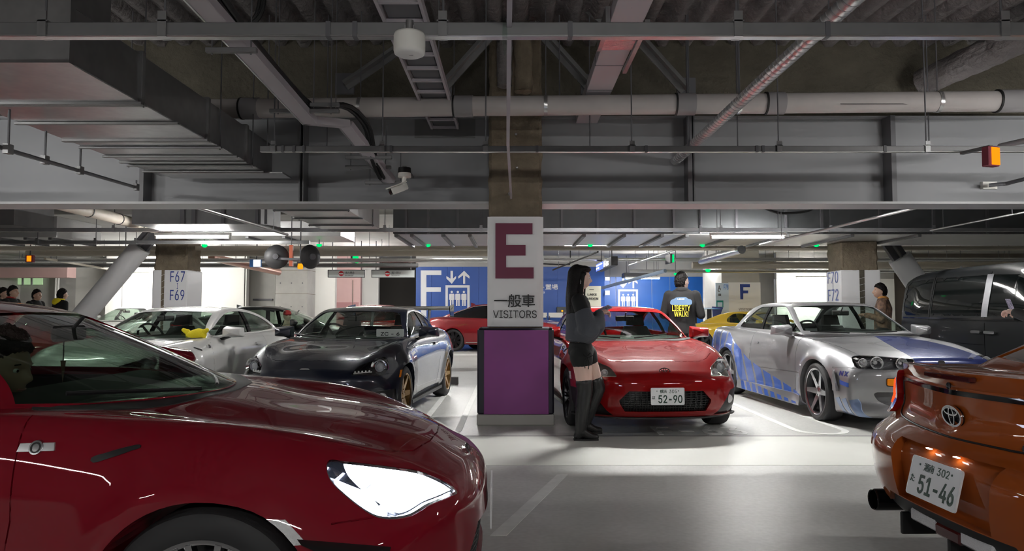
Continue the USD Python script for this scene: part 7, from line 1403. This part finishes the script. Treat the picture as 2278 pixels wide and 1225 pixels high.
# four people far left, beyond the red car
for px, Y, H, jk, co, yaw, lb in ((4, 15.2, 1.70, 'cloth_black', None, 10, 'person at the left picture edge, only dark hair in view'), (26, 14.6, 1.72, 'cloth_black', 'cloth_red', 0, 'man with dark hair and a dark red collar at far left'), (80, 15.8, 1.68, 'cloth_black', None, -10, 'bearded man in dark clothes, second from the red and yellow ones at far left'), (136, 15.6, 1.69, 'cloth_black', 'cloth_yellow', 60, 'man in a black jacket with a bright yellow hood')):
    standing(lb, (X(px, Y), Y), yaw, H, jk, 'cloth_black', 'skin_tan', collar=co, hood='cloth_yellow' if co == 'cloth_yellow' else None, arms='down', ref=.04)
# the one whose hand enters at the right edge
standing('person at the right edge, one hand with a phone in view', (4.83, 6.35), 115, 1.74, 'cloth_black', 'cloth_black', 'skin', ref=.022)
ph3 = thing('phone', 'phone with a pale case held up at the right edge', 'phone', (4.70, 6.70, 1.27), 115, rot=(0, -70, 0)); obj('case', [box((0, 0, 0), (.15, .075, .009), .004)], 'phone_case', ph3)
# the driver of the red car in front
d = thing('person', 'driver with dark hair sitting at the wheel of the near red car', 'person', (-2.31, 2.66, 0), 2)
hc = A(.40, 0, 1.015)
db = [[(A(-.02, 0, .46), A(.14, .17, .10)), (A(.03, 0, .62), A(.12, .15, .10)), (A(.15, 0, .78), A(.11, .17, .10)), (A(.24, 0, .85), A(.07, .13, .05)), (A(.33, 0, .93), .052), (A(.38, 0, .97), .052)]]
for s in (1, -1): db += [[(A(.19, s * .17, .82), .055), (A(.33, s * .23, .66), .042), (A(.50, s * .15, .80), .028)], [(A(.0, s * .10, .46), .085), (A(.42, s * .13, .50), .06), (A(.50, s * .13, .42), .045)]] + hand_chains(A(.50, s * .15, .80), (.5, -.2 * s, .5), (-.6, 0, .6), -s, 1, 45)
obj('body', cat_([blob(db, .02, 4), head_mesh(hc, -5, 12)]), 'skin_tan', d, smooth=60); face_bits(hc, -5, d, 1, 12); obj('hair', hairdo(hc + A(0, 0, .0), -5, 1.03, tuft=.022, pitch=12), 'hair_brown', d, smooth=60)
jk = [[(A(-.02, 0, .48), A(.16, .19, .10)), (A(.03, 0, .64), A(.14, .175, .10)), (A(.15, 0, .79), A(.125, .19, .10)), (A(.235, 0, .865), A(.085, .15, .05))]]
for s in (1, -1): jk += [[(A(.19, s * .175, .82), .07), (A(.33, s * .235, .66), .058), (A(.475, s * .16, .785), .042)]]
obj('jacket', blob(jk, .025, 5), 'cloth_black', d, smooth=60); obj('trousers', blob([[(A(.0, s * .10, .47), .10), (A(.42, s * .13, .50), .075), (A(.50, s * .13, .43), .06)] for s in (1, -1)], .03, 4), 'cloth_black', d, smooth=60)
# ---------------------------------------------------------------- the cars in their places
fg = coupe('red_coupe', 'near dark red coupe at lower left with its headlight lit and a driver inside', None, (-2.23, 3.0), 1, 'red_paint', lit=True, plate=(None, None, None, None), turn=0, glass='tint_glass')
obj('charm', [cyl((.34, 0, 1.10), (.34, 0, 1.02), .003, 6)], 'cable_black', fg); obj('charm_tag', [hullpts([(.335, -.012, 1.02), (.345, .012, 1.02), (.335, .014, .95), (.345, -.014, .95), (.34, 0, .925)])], 'cloth_camo', fg)
for s in (1, -1): obj('bumper_canard', hullpts([(1.57, s * .86, .545), (1.59, s * .885, .535), (1.70, s * .86, .49), (1.72, s * .90, .485), (1.84, s * .78, .495), (1.84, s * .84, .485), (1.7, s * .82, .48)]), 'black_plastic', fg)
rc = coupe('red_coupe', 'bright red coupe with number plate 52-90 parked right of the pillar', None, (1.35, 9.03), -86, 'bright_red_paint', plate=('横浜', '305', 'ほ', '52-90'))
wc = coupe('white_coupe', 'white coupe with a yellow plush toy behind its windscreen', None, (-4.26, 9.2), -97, 'white_paint', front='late')
for k in (-28, 0, 28): obj('screen_sticker', facing(move(poly_mesh([smoothpoly([(0, 0), (.014, .035), (0, .075), (-.014, .035)], 5)], .001), xform((0, 0, 0), rz=k)), (.735, -.12, .995), 0, 66), 'sign_white', wc)
nc = coupe('navy_coupe', 'dark blue coupe with gold wheels and a black rear wing', None, (-1.9, 9.2), -95, 'navy_paint', 'rim_gold', 'six', front='late', wing='gloss_black')
oc = coupe('orange_coupe', 'burnt orange coupe seen from behind with number plate 51-46', None, (3.82, 2.97), 1, 'orange_paint', front='late', rear=True, rear_plate=('湘南', '302', 'た', '51-46'))
coupe('red_coupe', 'red coupe parked left of the white coupe, seen through the windscreen of the near car', None, (-7.3, 9.9), -93, 'bright_red_paint', detail=False, seam=False)
skyline((4.2, 9.42), -86)
yellow_car((7.05, 20.3), -48)
van((6.75, 8.9), -90)
plain_car('wine_liftback', 'wine red liftback with dark multi-spoke wheels driving behind the pillar', (-.19, 21.9), -22, 'wine_paint', sedan_spec(4.87, 1.87, 1.45, 2.84), 'rim_dark', 'fan', lit=True, side_glass='dark_glass')
plain_car('black_hatchback', 'black hatchback between the white and the dark blue coupes, further back', (-5.0, 15.2), 8, 'black_paint', sedan_spec(4.2, 1.72, 1.33, 2.55, .32, .92, .90), trim=False, lamps=False)
plain_car('red_hatchback', 'red car of which only the roof shows above the dark blue coupe', (-3.75, 19.8), -80, 'bright_red_paint', sedan_spec(4.2, 1.75, 1.40, 2.55, .32, .95, .92), trim=False)
plain_car('white_saloon', 'white car behind the slanted brace, only its glass and roof in view', (-10.9, 20.6), -100, 'white_paint', sedan_spec(4.4, 1.75, 1.36, 2.6, .32, .95, .92), trim=False)
# things lying in the cars
c = at(435, 742, 8.45); pt = thing('plush_toy', 'yellow plush toy lying on the dashboard of the white coupe', 'toy', tuple(c)); obj('plush_body', blob([[((-.03, 0, -.02), (.085, .07, .06)), ((.04, 0, -.01), (.09, .07, .075))], [((-.09, -.01, .02), .035), ((-.135, -.02, .045), .022)], [((.10, -.01, .02), .035), ((.145, -.02, .045), .022)]], .015, 4), 'plush_yellow', pt, smooth=60)
c = at(868, 740, 8.30); sp = thing('show_plate', 'pale lettered show plate standing on the dashboard of the dark blue coupe', 'plate', tuple(c)); obj('plate', facing(plate_mesh(.32, .09, .01, .004), (0, 0, 0), -90), 'plate_pale', sp); obj('lettering', facing(fit(lat('ZC - 6', .1, .002, True), w=.22, h=.045), (0, -.005, -.012), -90), 'ink_black', sp)
# the face behind the window of the far black car
c = at(636, 703, 14.7); hp_ = thing('person', 'person with a red cap behind the window of the black hatchback', 'person', (c[0], c[1] + .1, 0), -60); obj('body', cat_([head_mesh((0, 0, c[2]), 0), blob([[((0, 0, .50), (.12, .18, .1)), ((0, 0, .85), (.11, .17, .1)), ((0, 0, .98), (.06, .10, .05)), ((0, 0, c[2] - .05), .05)]], .03, 3)]), 'skin', hp_, smooth=60); obj('cap', blob([[((-.01, 0, c[2] + .05), (.10, .085, .08)), ((.10, 0, c[2] + .045), (.04, .06, .012))]], .02, 2), 'cloth_red', hp_, smooth=60)
